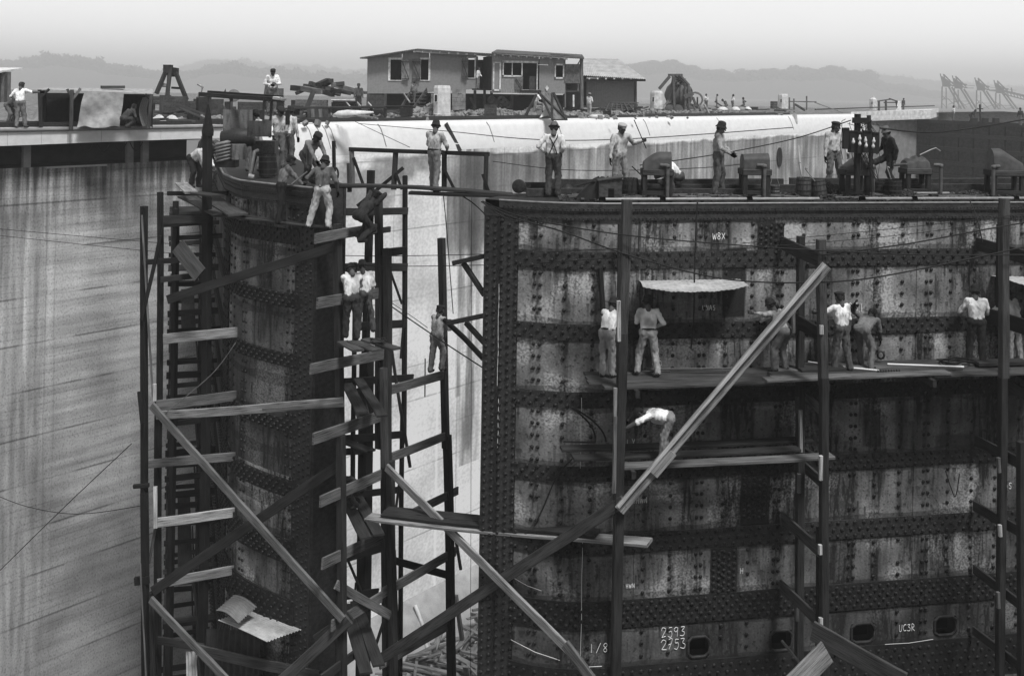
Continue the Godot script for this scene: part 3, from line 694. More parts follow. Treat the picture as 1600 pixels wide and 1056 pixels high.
# ---------------------------------------------------------------- the lock: walls, floor, land, hills
const WB := Vector3(-19.5, 0, -40.2)        # a point of the coping's edge
const WD := Vector3(0.6334, 0, -0.7738)     # along the wall, away from the camera
const WN := Vector3(0.7738, 0, 0.6334)      # out of the wall, into the chamber
func wall(t: float, out: float, y: float) -> Vector3: return WB + WD * t + WN * out + Vector3(0, y, 0)
func wall_t(x: float) -> float:
	var k := (x - 800.0) / F
	return (-19.5 - 40.2 * k) / (0.7738 * k - 0.6334)
func build_setting() -> void:
	# land: one sheet behind the wall, sinking at the far right to the lower ground with the berm
	var b := B.new()
	var rows := []; var uvs := []
	for j in 26:
		var row := []; var uv := []
		var back := 0.9 + pow(j / 25.0, 2.6) * 3200.0
		for k in 60:
			var t := -60.0 + pow(k / 59.0, 2.2) * 3600.0
			var p := WB + WD * t - WN * back
			p.y = 0.0 if j < 2 else fold.get_noise_2d(p.x * 0.02, p.z * 0.02) * 0.3 - 0.1
			if t > 150.0: p.y -= smoothstep(150.0, 260.0, t) * 6.0
			row.append(p); uv.append(Vector2(p.x, p.z) * 0.1)
		rows.append(row); uvs.append(uv)
	b.grid(rows, uvs)
	structure(obj("ground", b, M["ground"]))
	# coping beam over the machinery recess, left
	var t1 := wall_t(352.0)
	b = B.new()
	var L := [-25.0, -9.0, -3.6, 0.3, 1.63, 2.7, 4.15, 5.4, 6.9, t1]
	var c := tag(structure(Node3D.new()), "pale concrete coping ledge overhanging the dark recess at left", "ledge"); c.name = "coping_ledge"; add_child(c)
	for k in L.size() - 1:
		b = B.new()
		var a0: float = L[k] + 0.006; var a1: float = L[k + 1] - 0.006
		var lo := -0.72 + 0.012 * k
		b.hexa(PackedVector3Array([wall(a0, 0.0, lo), wall(a0, 0.0, -0.02), wall(a0, -1.4, -0.02), wall(a0, -1.4, lo), wall(a1, 0.0, lo + 0.01), wall(a1, 0.0, -0.02), wall(a1, -1.4, -0.02), wall(a1, -1.4, lo + 0.01)]))
		obj("ledge_block", b, M["ledge"], c)
	b = B.new()      # rounded nosing and shelf under the ledge
	b.tube(PackedVector3Array([wall(-25, 0.03, -0.09), wall(t1, 0.03, -0.09)]), 0.075, 8)
	obj("nosing", b, M["concrete_grey"], c)
	# near wall under it, with the recess opening
	b = B.new()
	var ta := wall_t(98.0); var tb := wall_t(216.0)
	var q := func(x0: float, x1: float, y0: float, y1: float, out: float) -> void:
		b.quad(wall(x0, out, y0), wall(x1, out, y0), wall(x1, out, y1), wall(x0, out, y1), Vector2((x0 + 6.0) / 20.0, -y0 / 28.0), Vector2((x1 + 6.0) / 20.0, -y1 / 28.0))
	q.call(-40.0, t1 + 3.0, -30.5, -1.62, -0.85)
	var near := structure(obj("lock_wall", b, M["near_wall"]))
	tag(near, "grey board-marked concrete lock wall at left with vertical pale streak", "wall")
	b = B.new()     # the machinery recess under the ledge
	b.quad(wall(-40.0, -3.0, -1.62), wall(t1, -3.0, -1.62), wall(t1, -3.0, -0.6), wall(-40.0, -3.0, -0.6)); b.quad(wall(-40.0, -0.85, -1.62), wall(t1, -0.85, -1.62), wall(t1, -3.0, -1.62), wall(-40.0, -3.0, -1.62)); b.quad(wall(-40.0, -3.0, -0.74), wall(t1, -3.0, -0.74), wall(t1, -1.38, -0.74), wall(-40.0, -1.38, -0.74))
	obj("recess", b, M["concrete_shaded"], near)
	one_box("recess_sill", wall((ta + tb) * 0.5 - 0.6, -0.9, -1.66), Vector3(2.6, 0.07, 0.3), M["concrete"], near, 0.885)
	for x: float in [-20.0, 60.0, 222.0, 246.0]:
		b = B.new(); beam(b, wall(wall_t(x), -0.95, -1.62), wall(wall_t(x), -0.95, -0.7), 0.3, 0.2, 0.0, WD); obj("recess_post", b, M["concrete_grey"], near)
	# loops of hose hanging in the recess
	for k in 4:
		var pts := PackedVector3Array()
		for j in 9: pts.append(wall(ta + 1.0 + k * 0.75 + j * 0.075, -0.5, -0.72 - 0.38 * sin(PI * j / 8.0)))
		rod(near, "hose_loop", pts, 0.018, M["black"])
	# far wall: sloping shoulder, upright face, battered foot
	var t0 := wall_t(405.0); var t2 := wall_t(1345.0)
	var prof := [Vector2(-0.95, 0.0), Vector2(-0.25, -0.05), Vector2(0.02, -0.12), Vector2(0.16, -0.35), Vector2(0.36, -0.85), Vector2(0.5, -1.3), Vector2(0.54, -1.62), Vector2(0.54, -26.0)]
	b = B.new(); rows = []; uvs = []
	for p: Vector2 in prof:
		var row := []; var uv := []
		for k in 41:
			var t := lerpf(t0, t2, k / 40.0)
			row.append(wall(t, p.x, p.y)); uv.append(Vector2((t - 6.0) / 104.0, clampf((-p.y - 1.6) / 28.0, -0.002, 1.0)))
		rows.append(row); uvs.append(uv)
	rows.reverse(); uvs.reverse()
	b.grid(rows.slice(0, 2), uvs.slice(0, 2))
	var far := structure(obj("far_lock_wall", b, M["far_wall"])); tag(far, "bright sunlit concrete lock wall with stained upper band behind the gates", "wall")
	b = B.new(); b.grid(rows.slice(1, 8), uvs.slice(1, 8)); obj("shoulder", b, M["shoulder"], far)
	b = B.new()      # foot
	b.grid([[wall(t0 - 20.0, 2.3, -30.6), wall(t2, 2.3, -30.6)], [wall(t0 - 20.0, 1.5, -26.7), wall(t2, 1.5, -26.7)], [wall(t0 - 20.0, 0.53, -25.7), wall(t2, 0.53, -25.7)]], [[Vector2.ZERO, Vector2.ZERO], [Vector2.ZERO, Vector2.ZERO], [Vector2.ZERO, Vector2.ZERO]])
	obj("wall_foot", b, M["concrete_foot"], far)
	b = B.new()      # a pale rib down the foot and end face
	b.tube(PackedVector3Array([wall(wall_t(640), 1.02, -25.9), wall(wall_t(640), 1.56, -26.7), wall(wall_t(648), 2.3, -30.4)]), 0.10, 6)
	obj("rib", b, M["white_block"], far)
	b = B.new(); b.quad(wall(t0, -3.0, -30.0), wall(t0, 0.54, -30.0), wall(t0, 0.54, -1.6), wall(t0, -3.0, -0.1)); obj("wall_end", b, M["concrete"], far)
	for x: float in [478.0, 492.0, 503.0, 512.0, 590.0, 760.0, 868.0, 1005.0, 1120.0, 1232.0]:
		var tt := wall_t(x)
		rod(far, "joint", PackedVector3Array([wall(tt, 0.03, -0.11), wall(tt + 0.1, 0.17, -0.35), wall(tt + 0.15, 0.37, -0.85), wall(tt + 0.2, 0.5, -1.28)]), 0.022 if x < 520.0 else 0.03, M["concrete_grey"], 4)
	# vertical strip seam on the shoulder near the gangplank
	timber(far, "form_board", wall(wall_t(694), 0.16, -0.14), wall(wall_t(709), 0.57, -1.7), 0.28, 0.06, wood[1], 0.0, WD)
	timber(far, "drain_pipe", wall(wall_t(1241), 0.1, 0.1), wall(wall_t(1241), 0.75, -6.0), 0.34, 0.3, M["concrete"], 0.0, WD)
	b = B.new(); b.lathe(PackedVector2Array([Vector2(0.28, -0.05), Vector2(0.5, 0.0), Vector2(0.5, 0.1), Vector2(0.0, 0.02)]), Transform3D(Basis(Vector3(0, 1, 0).cross(WN), WN, -Vector3.UP).scaled_local(Vector3(1, 1, 1.7)), wall(wall_t(1210), 0.55, -3.6)), 14); obj("port", b, M["black"], far)
	# the end pier beyond, seen past the switch board
	b = B.new()
	var e0 := at(1340, 190, 108.0); var e1 := at(1432, 185, 118.0)
	var dn := Vector3(0, -28, 0); var bk := Vector3(9, 0, -16)
	b.quad(e0 + dn, e1 + dn, e1, e0); b.quad(e0, e1, e1 + bk, e0 + bk); b.quad(e1 + dn, e1 + dn + bk, e1 + bk, e1); b.quad(e0 + dn + bk, e0 + dn, e0, e0 + bk)
	var pier := structure(obj("end_pier", b, M["concrete_grey"])); tag(pier, "square concrete pier end beside the distant dark gate", "pier")
	b = B.new()
	var cap := Vector3(-0.8, 0, 0.5)
	b.hexa(PackedVector3Array([e0 + cap, e0 + cap + Vector3(0, 1.0, 0), e0 + bk + Vector3(0, 1.0, 0), e0 + bk, e1 + Vector3(1.4, 0, 0.6), e1 + Vector3(1.4, 1.0, 0.6), e1 + bk + Vector3(0, 1.0, 0), e1 + bk]))
	obj("pier_cap", b, M["white_block"], pier)
	# far dome-shouldered wall end, white in the sun
	b = B.new(); rows = []; uvs = []
	for j in 9:
		var row := []; var uv := []
		for k in 9:
			var x := lerpf(1432.0, 1497.0, k / 8.0)
			var s := 1.0 if k < 5 else sqrt(maxf(0.0, 1.0 - pow((k - 4) / 4.0, 2.0)))
			var p := at(x, yh(x), 140.0 + j * 4.0); p.y = -3.2 + 3.0 * s * sin(PI * minf(1.0, 0.12 + j / 10.0)); row.append(p); uv.append(Vector2(k, j))
		rows.append(row); uvs.append(uv)
	b.grid(rows, uvs); tag(structure(obj("rounded_wall_end", b, M["white_block"])), "white rounded concrete wall end above the distant gate", "wall")
	# chamber floor with builders' rubble
	b = B.new(); rows = []; uvs = []
	for j in 40:
		var row := []; var uv := []
		for k in 40:
			var p := Vector3(-90.0 + 220.0 * k / 39.0, -30.4, 70.0 - 250.0 * j / 39.0)
			p.y += fold.get_noise_2d(p.x * 0.15, p.z * 0.15) * 0.7
			row.append(p); uv.append(Vector2(p.x, p.z) * 0.1)
		rows.append(row); uvs.append(uv)
	rows.reverse(); uvs.reverse()
	b.grid(rows, uvs); structure(obj("chamber_floor", b, M["rubble"]))
	var heap := thing("timber_rubble", "heap of broken planks and rubble at the foot of the bright wall", "rubble heap", wall(wall_t(690), 4.0, -30.0))
	heap.set_meta("kind", "stuff")
	var chips := B.new()
	for k in 420:
		var t := wall_t(690.0) + rng.randf_range(-7.0, 9.0); var out := 2.2 + absf(rng.randfn(0.0, 2.6))
		var y := -30.0 + maxf(0.0, 2.6 - (out - 2.2) * 0.4) * rng.randf()
		var d := Vector3(rng.randfn(), rng.randfn() * 0.25, rng.randfn()).normalized() * rng.randf_range(0.3, 1.5)
		var p := wall(t, out, y)
		beam(chips, p - d, p + d, rng.randf_range(0.1, 0.34), rng.randf_range(0.05, 0.16))
	obj("broken_planks", chips, wood[3], heap)
	var stones := B.new()
	for k in 300:
		var p := wall(wall_t(690.0) + rng.randf_range(-8.0, 9.0), 2.2 + absf(rng.randfn(0.0, 3.0)), -30.1 + rng.randf() * 0.6)
		stones.box(Transform3D(Basis.from_euler(Vector3(rng.randf() * 6.0, rng.randf() * 6.0, rng.randf() * 6.0)), p), Vector3(rng.randf_range(0.1, 0.5), rng.randf_range(0.1, 0.4), rng.randf_range(0.1, 0.5)))
	obj("stones", stones, M["rubble"], heap)
	# unseen centre wall, on whose edge the camera stands; added to shade the chamber
	b = B.new(); var co := 40.9
	b.quad(wall(160.0, co, -31.0), wall(-90.0, co, -31.0), wall(-90.0, co, -0.1), wall(160.0, co, -0.1), Vector2.ZERO, Vector2(9.0, 1.0)); b.quad(wall(-90.0, co, -0.1), wall(-90.0, co + 18.0, -0.1), wall(160.0, co + 18.0, -0.1), wall(160.0, co, -0.1), Vector2.ZERO, Vector2(0.01, 0.01)); b.quad(wall(-90.0, co + 18.0, -31.0), wall(160.0, co + 18.0, -31.0), wall(160.0, co + 18.0, -0.1), wall(-90.0, co + 18.0, -0.1))
	structure(obj("centre_wall", b, M["concrete_grey"]))
	# rails along the coping
	for k in 2:
		b = B.new(); var back := 0.32 if k == 0 else 1.75
		for e: Array in [[-25.0, wall_t(500.0)], [wall_t(500.0), wall_t(1250.0)]]:
			beam(b, wall(e[0], -back - (0.65 if e[0] > -20.0 else 0.0), 0.10), wall(e[1], -back - (0.65 if e[0] > -20.0 else 0.0), 0.10), 0.12, 0.17)
		tag(obj("rail", b, M["iron"]), ["dark iron rail nearest the edge along the whole lock wall", "dark iron rail set back from the edge of the lock wall"][k], "rail")
	hills()

func hills() -> void:
	var ridge := func(called: String, pts: Array, d: float, depth: float, sd: int, trees: int) -> void:
		var b := B.new(); var rows := []; var uvs := []
		var f := FastNoiseLite.new(); f.seed = sd; f.frequency = 1.0; f.fractal_octaves = 4
		var n := 240
		var crest := PackedVector3Array()
		for j in 12:
			var row := []; var uv := []
			for k in n:
				var x := lerpf((pts[0] as Vector2).x, (pts[-1] as Vector2).x, float(k) / (n - 1))
				var y := 0.0
				for m in pts.size() - 1:
					if x >= pts[m].x: y = lerpf(pts[m].y, pts[m + 1].y, smoothstep(0.0, 1.0, clampf((x - pts[m].x) / (pts[m + 1].x - pts[m].x), 0.0, 1.0)))
				var p := at(x, y, d)
				var top := p.y
				var a := j / 11.0
				p = at(x, yh(x), d + (a - 0.5) * depth)
				p.y = lerpf(-8.0, top, sin(PI * clampf(a, 0.0, 1.0))) + f.get_noise_2d(p.x * 0.011, p.z * 0.011) * 9.0 * sin(PI * a)
				row.append(p); uv.append(Vector2.ZERO)
				if j >= 3 and j <= 7: crest.append(p)
			rows.append(row); uvs.append(uv)
		rows.reverse()
		b.grid(rows, uvs)
		structure(obj(called, b, M["hill"]))
		var xs := []
		for k in trees:
			var p := crest[rng.randi() % crest.size()]
			var s := rng.randf_range(2.5, 6.0) * (1.5 if k % 23 == 0 else 1.0) * d / 1200.0
			xs.append(Transform3D(Basis(Vector3.UP, rng.randf() * TAU).scaled(Vector3(s, s * rng.randf_range(0.6, 1.2), s)), p + Vector3(rng.randf_range(-3, 3), s * 0.2, rng.randf_range(-8, 8))))
		scatter("forest", clump(), M["tree"], xs)
	ridge.call("hills", [Vector2(-260, 104), Vector2(-20, 108), Vector2(35, 100), Vector2(95, 93), Vector2(135, 101), Vector2(170, 108), Vector2(240, 118), Vector2(285, 121), Vector2(345, 108), Vector2(420, 116), Vector2(520, 124), Vector2(620, 130), Vector2(760, 136)], 2300.0, 800.0, 3, 2600)
	ridge.call("hills", [Vector2(820, 136), Vector2(940, 118), Vector2(1010, 105), Vector2(1045, 103), Vector2(1095, 117), Vector2(1150, 119), Vector2(1210, 115), Vector2(1270, 116), Vector2(1300, 113), Vector2(1345, 121), Vector2(1385, 139), Vector2(1450, 150), Vector2(1520, 152)], 2500.0, 800.0, 4, 2400)
	ridge.call("hills", [Vector2(1200, 150), Vector2(1330, 118), Vector2(1400, 126), Vector2(1450, 133), Vector2(1500, 136), Vector2(1600, 143), Vector2(1800, 150)], 3400.0, 900.0, 5, 1400)
	ridge.call("hills", [Vector2(250, 120), Vector2(330, 103), Vector2(430, 110), Vector2(560, 117), Vector2(700, 130)], 3700.0, 900.0, 6, 900)
func clump() -> ArrayMesh:     # a ragged tree crown of leaf-sized faces
	var b := B.new()
	for k in 70:
		var d := Vector3(rng.randfn(), rng.randfn() * 0.7 + 0.25, rng.randfn()).normalized() * rng.randf_range(0.55, 1.05)
		var s := rng.randf_range(0.22, 0.42)
		var x := Vector3(rng.randfn(), rng.randfn(), rng.randfn()).normalized(); var y := x.cross(d).normalized()
		b.tri(d + x * s, d - x * s * 0.6 + y * s, d - x * s * 0.5 - y * s)
	return b.mesh()

# ---------------------------------------------------------------- the two gate leaves
const LA := Vector3(2.81, 0, -23.2)
const LD := Vector3(0.984, 0, -0.179)       # along the right leaf, to the right
const LN := Vector3(0.179, 0, 0.984)        # out of its face, to the camera
const LU0 := -3.22
const BANDS := [[2.40, 2.76], [3.47, 3.84], [5.05, 5.40], [6.53, 6.87], [8.15, 8.48], [9.64, 10.06], [11.10, 11.70], [12.56, 13.5]]
func leaf(u: float, h: float, off := 0.0) -> Vector3:
	var bow := 0.0; var sl := 0.0
	if u < -0.71: bow = 0.178 * (u + 0.71) * (u + 0.71); sl = -0.356 * (u + 0.71)
	var nn := (LN - LD * sl).normalized()
	return LA + LD * u - LN * bow + nn * off + Vector3(0, EYE - h, 0)
func leaf_normal(u: float) -> Vector3:
	var sl := 0.0
	if u < -0.71: sl = -0.356 * (u + 0.71)
	return (LN - LD * sl).normalized()
func leaf_z(x: float) -> float: return 23.2 + 0.179 * leaf_u(x)
func rivet_mesh(r: float) -> ArrayMesh:
	var b := B.new()
	b.lathe(PackedVector2Array([Vector2(r, -0.002), Vector2(r * 0.92, r * 0.36), Vector2(r * 0.62, r * 0.66), Vector2(0.0, r * 0.78)]), Transform3D.IDENTITY, 7)
	return b.mesh()
func seat(p: Vector3, n: Vector3) -> Transform3D:
	var s := n.cross(Vector3.UP).normalized()
	return Transform3D(Basis(s, n, s.cross(n)), p)
func strip(b: B, f: Callable, u0: float, u1: float, h0: float, h1: float, off: float, thick: float, uv: Callable, du := 0.32) -> void:   # a plate that follows the curve, with edges
	var n := maxi(1, int(ceil((u1 - u0) / du)))
	for k in n:
		var a := lerpf(u0, u1, float(k) / n); var c := lerpf(u0, u1, float(k + 1) / n)
		b.quad(f.call(a, h1, off), f.call(c, h1, off), f.call(c, h0, off), f.call(a, h0, off), uv.call(a, h1), uv.call(c, h0))
		b.quad(f.call(a, h0, off), f.call(c, h0, off), f.call(c, h0, off - thick), f.call(a, h0, off - thick), uv.call(a, h0), uv.call(c, h0))
		b.quad(f.call(a, h1, off - thick), f.call(c, h1, off - thick), f.call(c, h1, off), f.call(a, h1, off), uv.call(a, h1), uv.call(c, h1))
	b.quad(f.call(u0, h1, off - thick), f.call(u0, h1, off), f.call(u0, h0, off), f.call(u0, h0, off - thick), uv.call(u0, h1), uv.call(u0, h0))
	b.quad(f.call(u1, h1, off), f.call(u1, h1, off - thick), f.call(u1, h0, off - thick), f.call(u1, h0, off), uv.call(u1, h1), uv.call(u1, h0))

func right_gate() -> void:
	var g := thing("lock_gate", "wide riveted steel lock gate leaf filling the right half, scaffold before it", "lock gate", leaf(0, 14.0))
	var uv := func(u: float, h: float) -> Vector2: return Vector2((u + 3.4) / 18.0, (h - 2.0) / 12.0)
	var f := leaf
	var um := leaf_u(808.0) - 0.02        # where the mitre plate ends
	um = -2.55
	var ue := 13.2
	# plates, bay by bay; seams where the photograph shows them
	var seams := [um, leaf_u(1002), leaf_u(1184), leaf_u(1437), leaf_u(1590), ue]
	for k in BANDS.size() - 1:
		var h0: float = BANDS[k][1] - 0.05; var h1: float = BANDS[k + 1][0] + 0.05
		for j in seams.size() - 1:
			var b := B.new()
			if k == 6:     # the row with the manholes
				var cuts := []
				for q: Vector4 in [Vector4(1089, 995, 1122, 1026), Vector4(1217, 985, 1251, 1016), Vector4(1344, 974, 1380, 1003), Vector4(1474, 963, 1508, 992)]:
					var a := leaf_u(q.x); var c := leaf_u(q.z)
					if a > seams[j] and a < seams[j + 1]: cuts.append([a, minf(c, seams[j + 1] - 0.03), leaf_h((q.x + q.z) * 0.5, q.y), leaf_h((q.x + q.z) * 0.5, q.w)])
				var u: float = seams[j]
				for q: Array in cuts:
					strip(b, f, u, q[0], h0, h1, 0.0, 0.03, uv); strip(b, f, q[0], q[1], h0, q[2], 0.0, 0.03, uv); strip(b, f, q[0], q[1], q[3], h1, 0.0, 0.03, uv)
					var fr := B.new(); var pts := PackedVector3Array()
					var inb := 0.07
					for e: Vector2 in [Vector2(0, 0.2), Vector2(0.2, 0), Vector2(0.8, 0), Vector2(1, 0.2), Vector2(1, 0.8), Vector2(0.8, 1), Vector2(0.2, 1), Vector2(0, 0.8), Vector2(0, 0.2)]: pts.append(leaf(lerpf(q[0], q[1], e.x), lerpf(q[2], q[3], e.y), 0.006))
					fr.tube(pts, 0.035, 6)
					var fo := obj("manhole", fr, M["steel"], g)
					var hb := B.new(); hb.quad(leaf(q[0] - 0.1, q[3] + 0.1, -0.5), leaf(q[1] + 0.1, q[3] + 0.1, -0.5), leaf(q[1] + 0.1, q[2] - 0.1, -0.5), leaf(q[0] - 0.1, q[2] - 0.1, -0.5))
					var ho := place("inside", hb.mesh(), M["hole"], fo); ho.position = Vector3.ZERO
					u = q[1]
				strip(b, f, u, seams[j + 1], h0, h1, 0.0, 0.03, uv)
			else:
				strip(b, f, seams[j] + 0.004, seams[j + 1] - 0.004, h0, h1, 0.012 if j % 2 == 1 else 0.0, 0.03, uv)
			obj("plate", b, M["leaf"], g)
	for k in BANDS.size():
		if k == 0: continue
		var b := B.new(); strip(b, f, -2.62, ue, BANDS[k][0], BANDS[k][1], 0.034, 0.05, uv)
		b.t = PackedVector2Array(b.t)
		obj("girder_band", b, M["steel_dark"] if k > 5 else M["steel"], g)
	# mitre plates at the left end
	var b := B.new(); strip(b, f, LU0, -2.56, 2.62, 14.0, 0.03, 0.06, uv); obj("mitre_plate", b, M["steel_mitre"], g)
	b = B.new(); strip(b, f, -2.95, -2.9, 2.62, 14.0, 0.045, 0.03, uv); obj("seam_bar", b, M["steel_dark"], g)
	# top: coping angle and flange
	b = B.new(); strip(b, f, -2.9, ue, 2.40, 2.57, 0.10, 0.12, uv); obj("top_flange", b, M["steel_top"], g)
	b = B.new(); strip(b, f, LU0, ue, 2.575, 2.77, 0.055, 0.06, uv); obj("top_chord", b, M["steel_top"], g)
	b = B.new(); b.tube(PackedVector3Array([leaf(-2.9, 2.40, 0.1), leaf(-2.2, 2.40, 0.1), leaf(-1.5, 2.40, 0.1), leaf(-0.7, 2.40, 0.1), leaf(ue, 2.40, 0.1)]), 0.022, 6); obj("edge_bead", b, M["pipe"], g)
	# deck, end and back
	b = B.new()
	for k in 24:
		var a := lerpf(LU0, ue, k / 24.0); var c := lerpf(LU0, ue, (k + 1) / 24.0)
		var bk0 := LA + LD * lerpf(LU0 + 0.8, ue, k / 24.0) - LN * 2.3 + Vector3(0, EYE - 2.41, 0); var bk1 := LA + LD * lerpf(LU0 + 0.8, ue, (k + 1) / 24.0) - LN * 2.3 + Vector3(0, EYE - 2.41, 0)
		b.quad(leaf(a, 2.41, 0.08), leaf(c, 2.41, 0.08), bk1, bk0)
		b.quad(bk0, bk1, bk1 - Vector3(0, 12, 0), bk0 - Vector3(0, 12, 0))
	var d0 := LA + LD * (LU0 + 0.8) - LN * 2.3 + Vector3(0, EYE - 2.41, 0)
	b.quad(d0 - Vector3(0, 12, 0), leaf(LU0, 14.4, 0.0), leaf(LU0, 2.41, 0.0), d0)
	obj("deck_plate", b, M["steel_dark"], g)
	# raised girders along the back of the deck
	for e: Array in [[1.95, 2.15, 2.41, 0.5, ue], [1.55, 2.22, 2.41, -2.2, 3.9], [2.22, 2.02, 2.41, 4.6, ue], [2.2, 2.05, 2.35, -1.6, 4.4]]:
		b = B.new(); beam(b, LA + LD * e[3] - LN * e[0] + Vector3(0, EYE - (e[1] + e[2]) * 0.5, 0), LA + LD * e[4] - LN * e[0] + Vector3(0, EYE - (e[1] + e[2]) * 0.5, 0), 0.09, e[2] - e[1]); obj("deck_girder", b, M["steel"], g)
	# rivets
	var big := []; var small := []
	for k in range(1, BANDS.size()):
		var h0: float = BANDS[k][0]; var h1: float = BANDS[k][1]; var hs := h1 - h0
		var nrow := 3 if hs < 0.45 else 5
		var u := -2.5; var c := 0
		while u < ue:
			for r in nrow:
				if (r + c) % 2 == 0: big.append(seat(leaf(u + rng.randf_range(-0.012, 0.012), h0 + hs * (0.14 + 0.72 * r / (nrow - 1.0)), 0.034), leaf_normal(u)))
			u += 0.105 if k > 3 else 0.125; c += 1
	var col := leaf_u(846.0); var c2 := 0
	while col < ue:
		for k in BANDS.size() - 1:
			var h: float = BANDS[k][1] + 0.12
			while h < BANDS[k + 1][0] - 0.08:
				var over := false
				if k == 6:
					for q: float in [leaf_u(1105), leaf_u(1234), leaf_u(1362), leaf_u(1491)]:
						if absf(col + 0.05 - q) < 0.42: over = true
				if over or rng.randf() < 0.06:
					h += 0.262; continue
				big.append(seat(leaf(col, h + rng.randf_range(-0.012, 0.012), 0.012), leaf_normal(col)))
				if c2 % 3 == 0 : big.append(seat(leaf(col + 0.115, h, 0.012), leaf_normal(col)))
				h += 0.262
		col += 0.612; c2 += 1
	var zone := leaf_u(1187)
	for k in 3:     # splice plate patches with close riveting
		var z0: float = [leaf_u(1188), leaf_u(1122), leaf_u(1168)][k]; var h0: float = [2.85, 10.1, 8.5][k]; var h1: float = [3.44, 11.1, 9.6][k]
		var pb := B.new(); strip(pb, f, z0, z0 + 0.62, h0, h1, 0.026, 0.02, uv); obj("splice_plate", pb, M["steel_dark"], g)
		for j in int((h1 - h0) / 0.14):
			for i in 5: big.append(seat(leaf(z0 + 0.07 + i * 0.12, h0 + 0.08 + j * 0.14 + (0.05 if i % 2 else 0.0), 0.026), leaf_normal(z0)))
	for j in 62:
		for i in 5:
			var u := LU0 + 0.07 + i * 0.142
			big.append(seat(leaf(u, 2.86 + j * 0.178 + (0.089 if i % 2 else 0.0), 0.03), leaf_normal(u)))
	var u2 := -2.8
	while u2 < ue:
		small.append(seat(leaf(u2, 2.525, 0.10), leaf_normal(u2))); small.append(seat(leaf(u2 + 0.05, 2.625, 0.055), leaf_normal(u2))); small.append(seat(leaf(u2, 2.735, 0.055), leaf_normal(u2)))
		u2 += 0.088
	scatter("rivets", rivet_mesh(0.046), M["rivet"], big, g)
	scatter("small_rivets", rivet_mesh(0.021), M["rivet"], small, g)
	# snap-heads that stand out along the edge against the bright wall
	var edge := []
	for j in 44: edge.append(seat(leaf(LU0 + 0.01, 2.9 + j * 0.26, -0.12), (leaf_normal(LU0) - LD * 3.0).normalized()))
	scatter("edge_rivets", rivet_mesh(0.05), M["rivet"], edge, g)
	chalk(g, "2593", 1037, 989, 15.0, 0.84); chalk(g, "2753", 1037, 1008, 16.0, 0.8); chalk(g, "1C51", 1313, 481, 12.5, 0.92); chalk(g, "UC3R", 1409, 982, 10.5, 0.82); chalk(g, "UNA5", 1094, 481, 7.5, 0.9); chalk(g, "USHWN", 983, 783, 8.5, 0.9); chalk(g, "HWN", 981, 916, 6.5, 0.95)
	chalk(g, "W8X", 1108, 369, 10.0, 0.9); chalk(g, "X", 1419, 820, 9.0); chalk(g, "U 1Y", 957, 692, 9.0, 1.4); chalk(g, "J5", 1016, 566, 12.0); chalk(g, "1/8", 925, 1014, 14.0); chalk(g, "O5", 783, 520, 11.0); chalk(g, "88", 783, 620, 11.0); chalk(g, "HJS", 1565, 760, 9.0); chalk(g, "S H", 1146, 893, 9.0)
	for q: Array in [[907, 622, 735], [912, 835, 1035], [777, 455, 620], [779, 640, 720], [906, 318, 345]]:
		var pts := PackedVector3Array()
		for j in 7: pts.append(leaf(leaf_u2(q[0]) + 0.006 * sin(j * 2.0), leaf_h(q[0], lerpf(q[1], q[2], j / 6.0)), 0.045))
		rod(g, "chalk_line", pts, 0.006, M["chalk"], 4)
	for q: Array in [[804, 1022, 880, 1036], [905, 1039, 945, 1040], [1387, 1006, 1462, 998], [806, 922, 850, 932]]:
		rod(g, "chalk_line", PackedVector3Array([leaf(leaf_u2(q[0]), leaf_h(q[0], q[1]), 0.045), leaf(leaf_u2((q[0] + q[2]) * 0.5), leaf_h((q[0] + q[2]) * 0.5, (q[1] + q[3]) * 0.5 + 2.0), 0.045), leaf(leaf_u2(q[2]), leaf_h(q[2], q[3]), 0.045)]), 0.006, M["chalk"], 4)
	# brackets on the mitre end
	for q: Array in [[708, 411, 757, 400, 724, 411, 757, 461], [699, 505, 757, 493, 728, 504, 757, 536]]:
		timber(g, "bracket", at(q[0], q[1], 24.3), at(q[2], q[3], 23.85), 0.1, 0.11, M["iron"]); timber(g, "bracket_strut", at(q[4], q[5], 24.25), at(q[6], q[7], 23.85), 0.09, 0.12, M["iron"])
func leaf_u2(x: float) -> float:      # along the leaf, curved end included
	var u := leaf_u(x)
	for k in 12:
		var p := leaf(u, 8.0, 0.0)
		var e := (x - 800.0) / F - (p.x + 0.016 * (p.y - EYE)) / -p.z
		u += e * 23.2
	return u
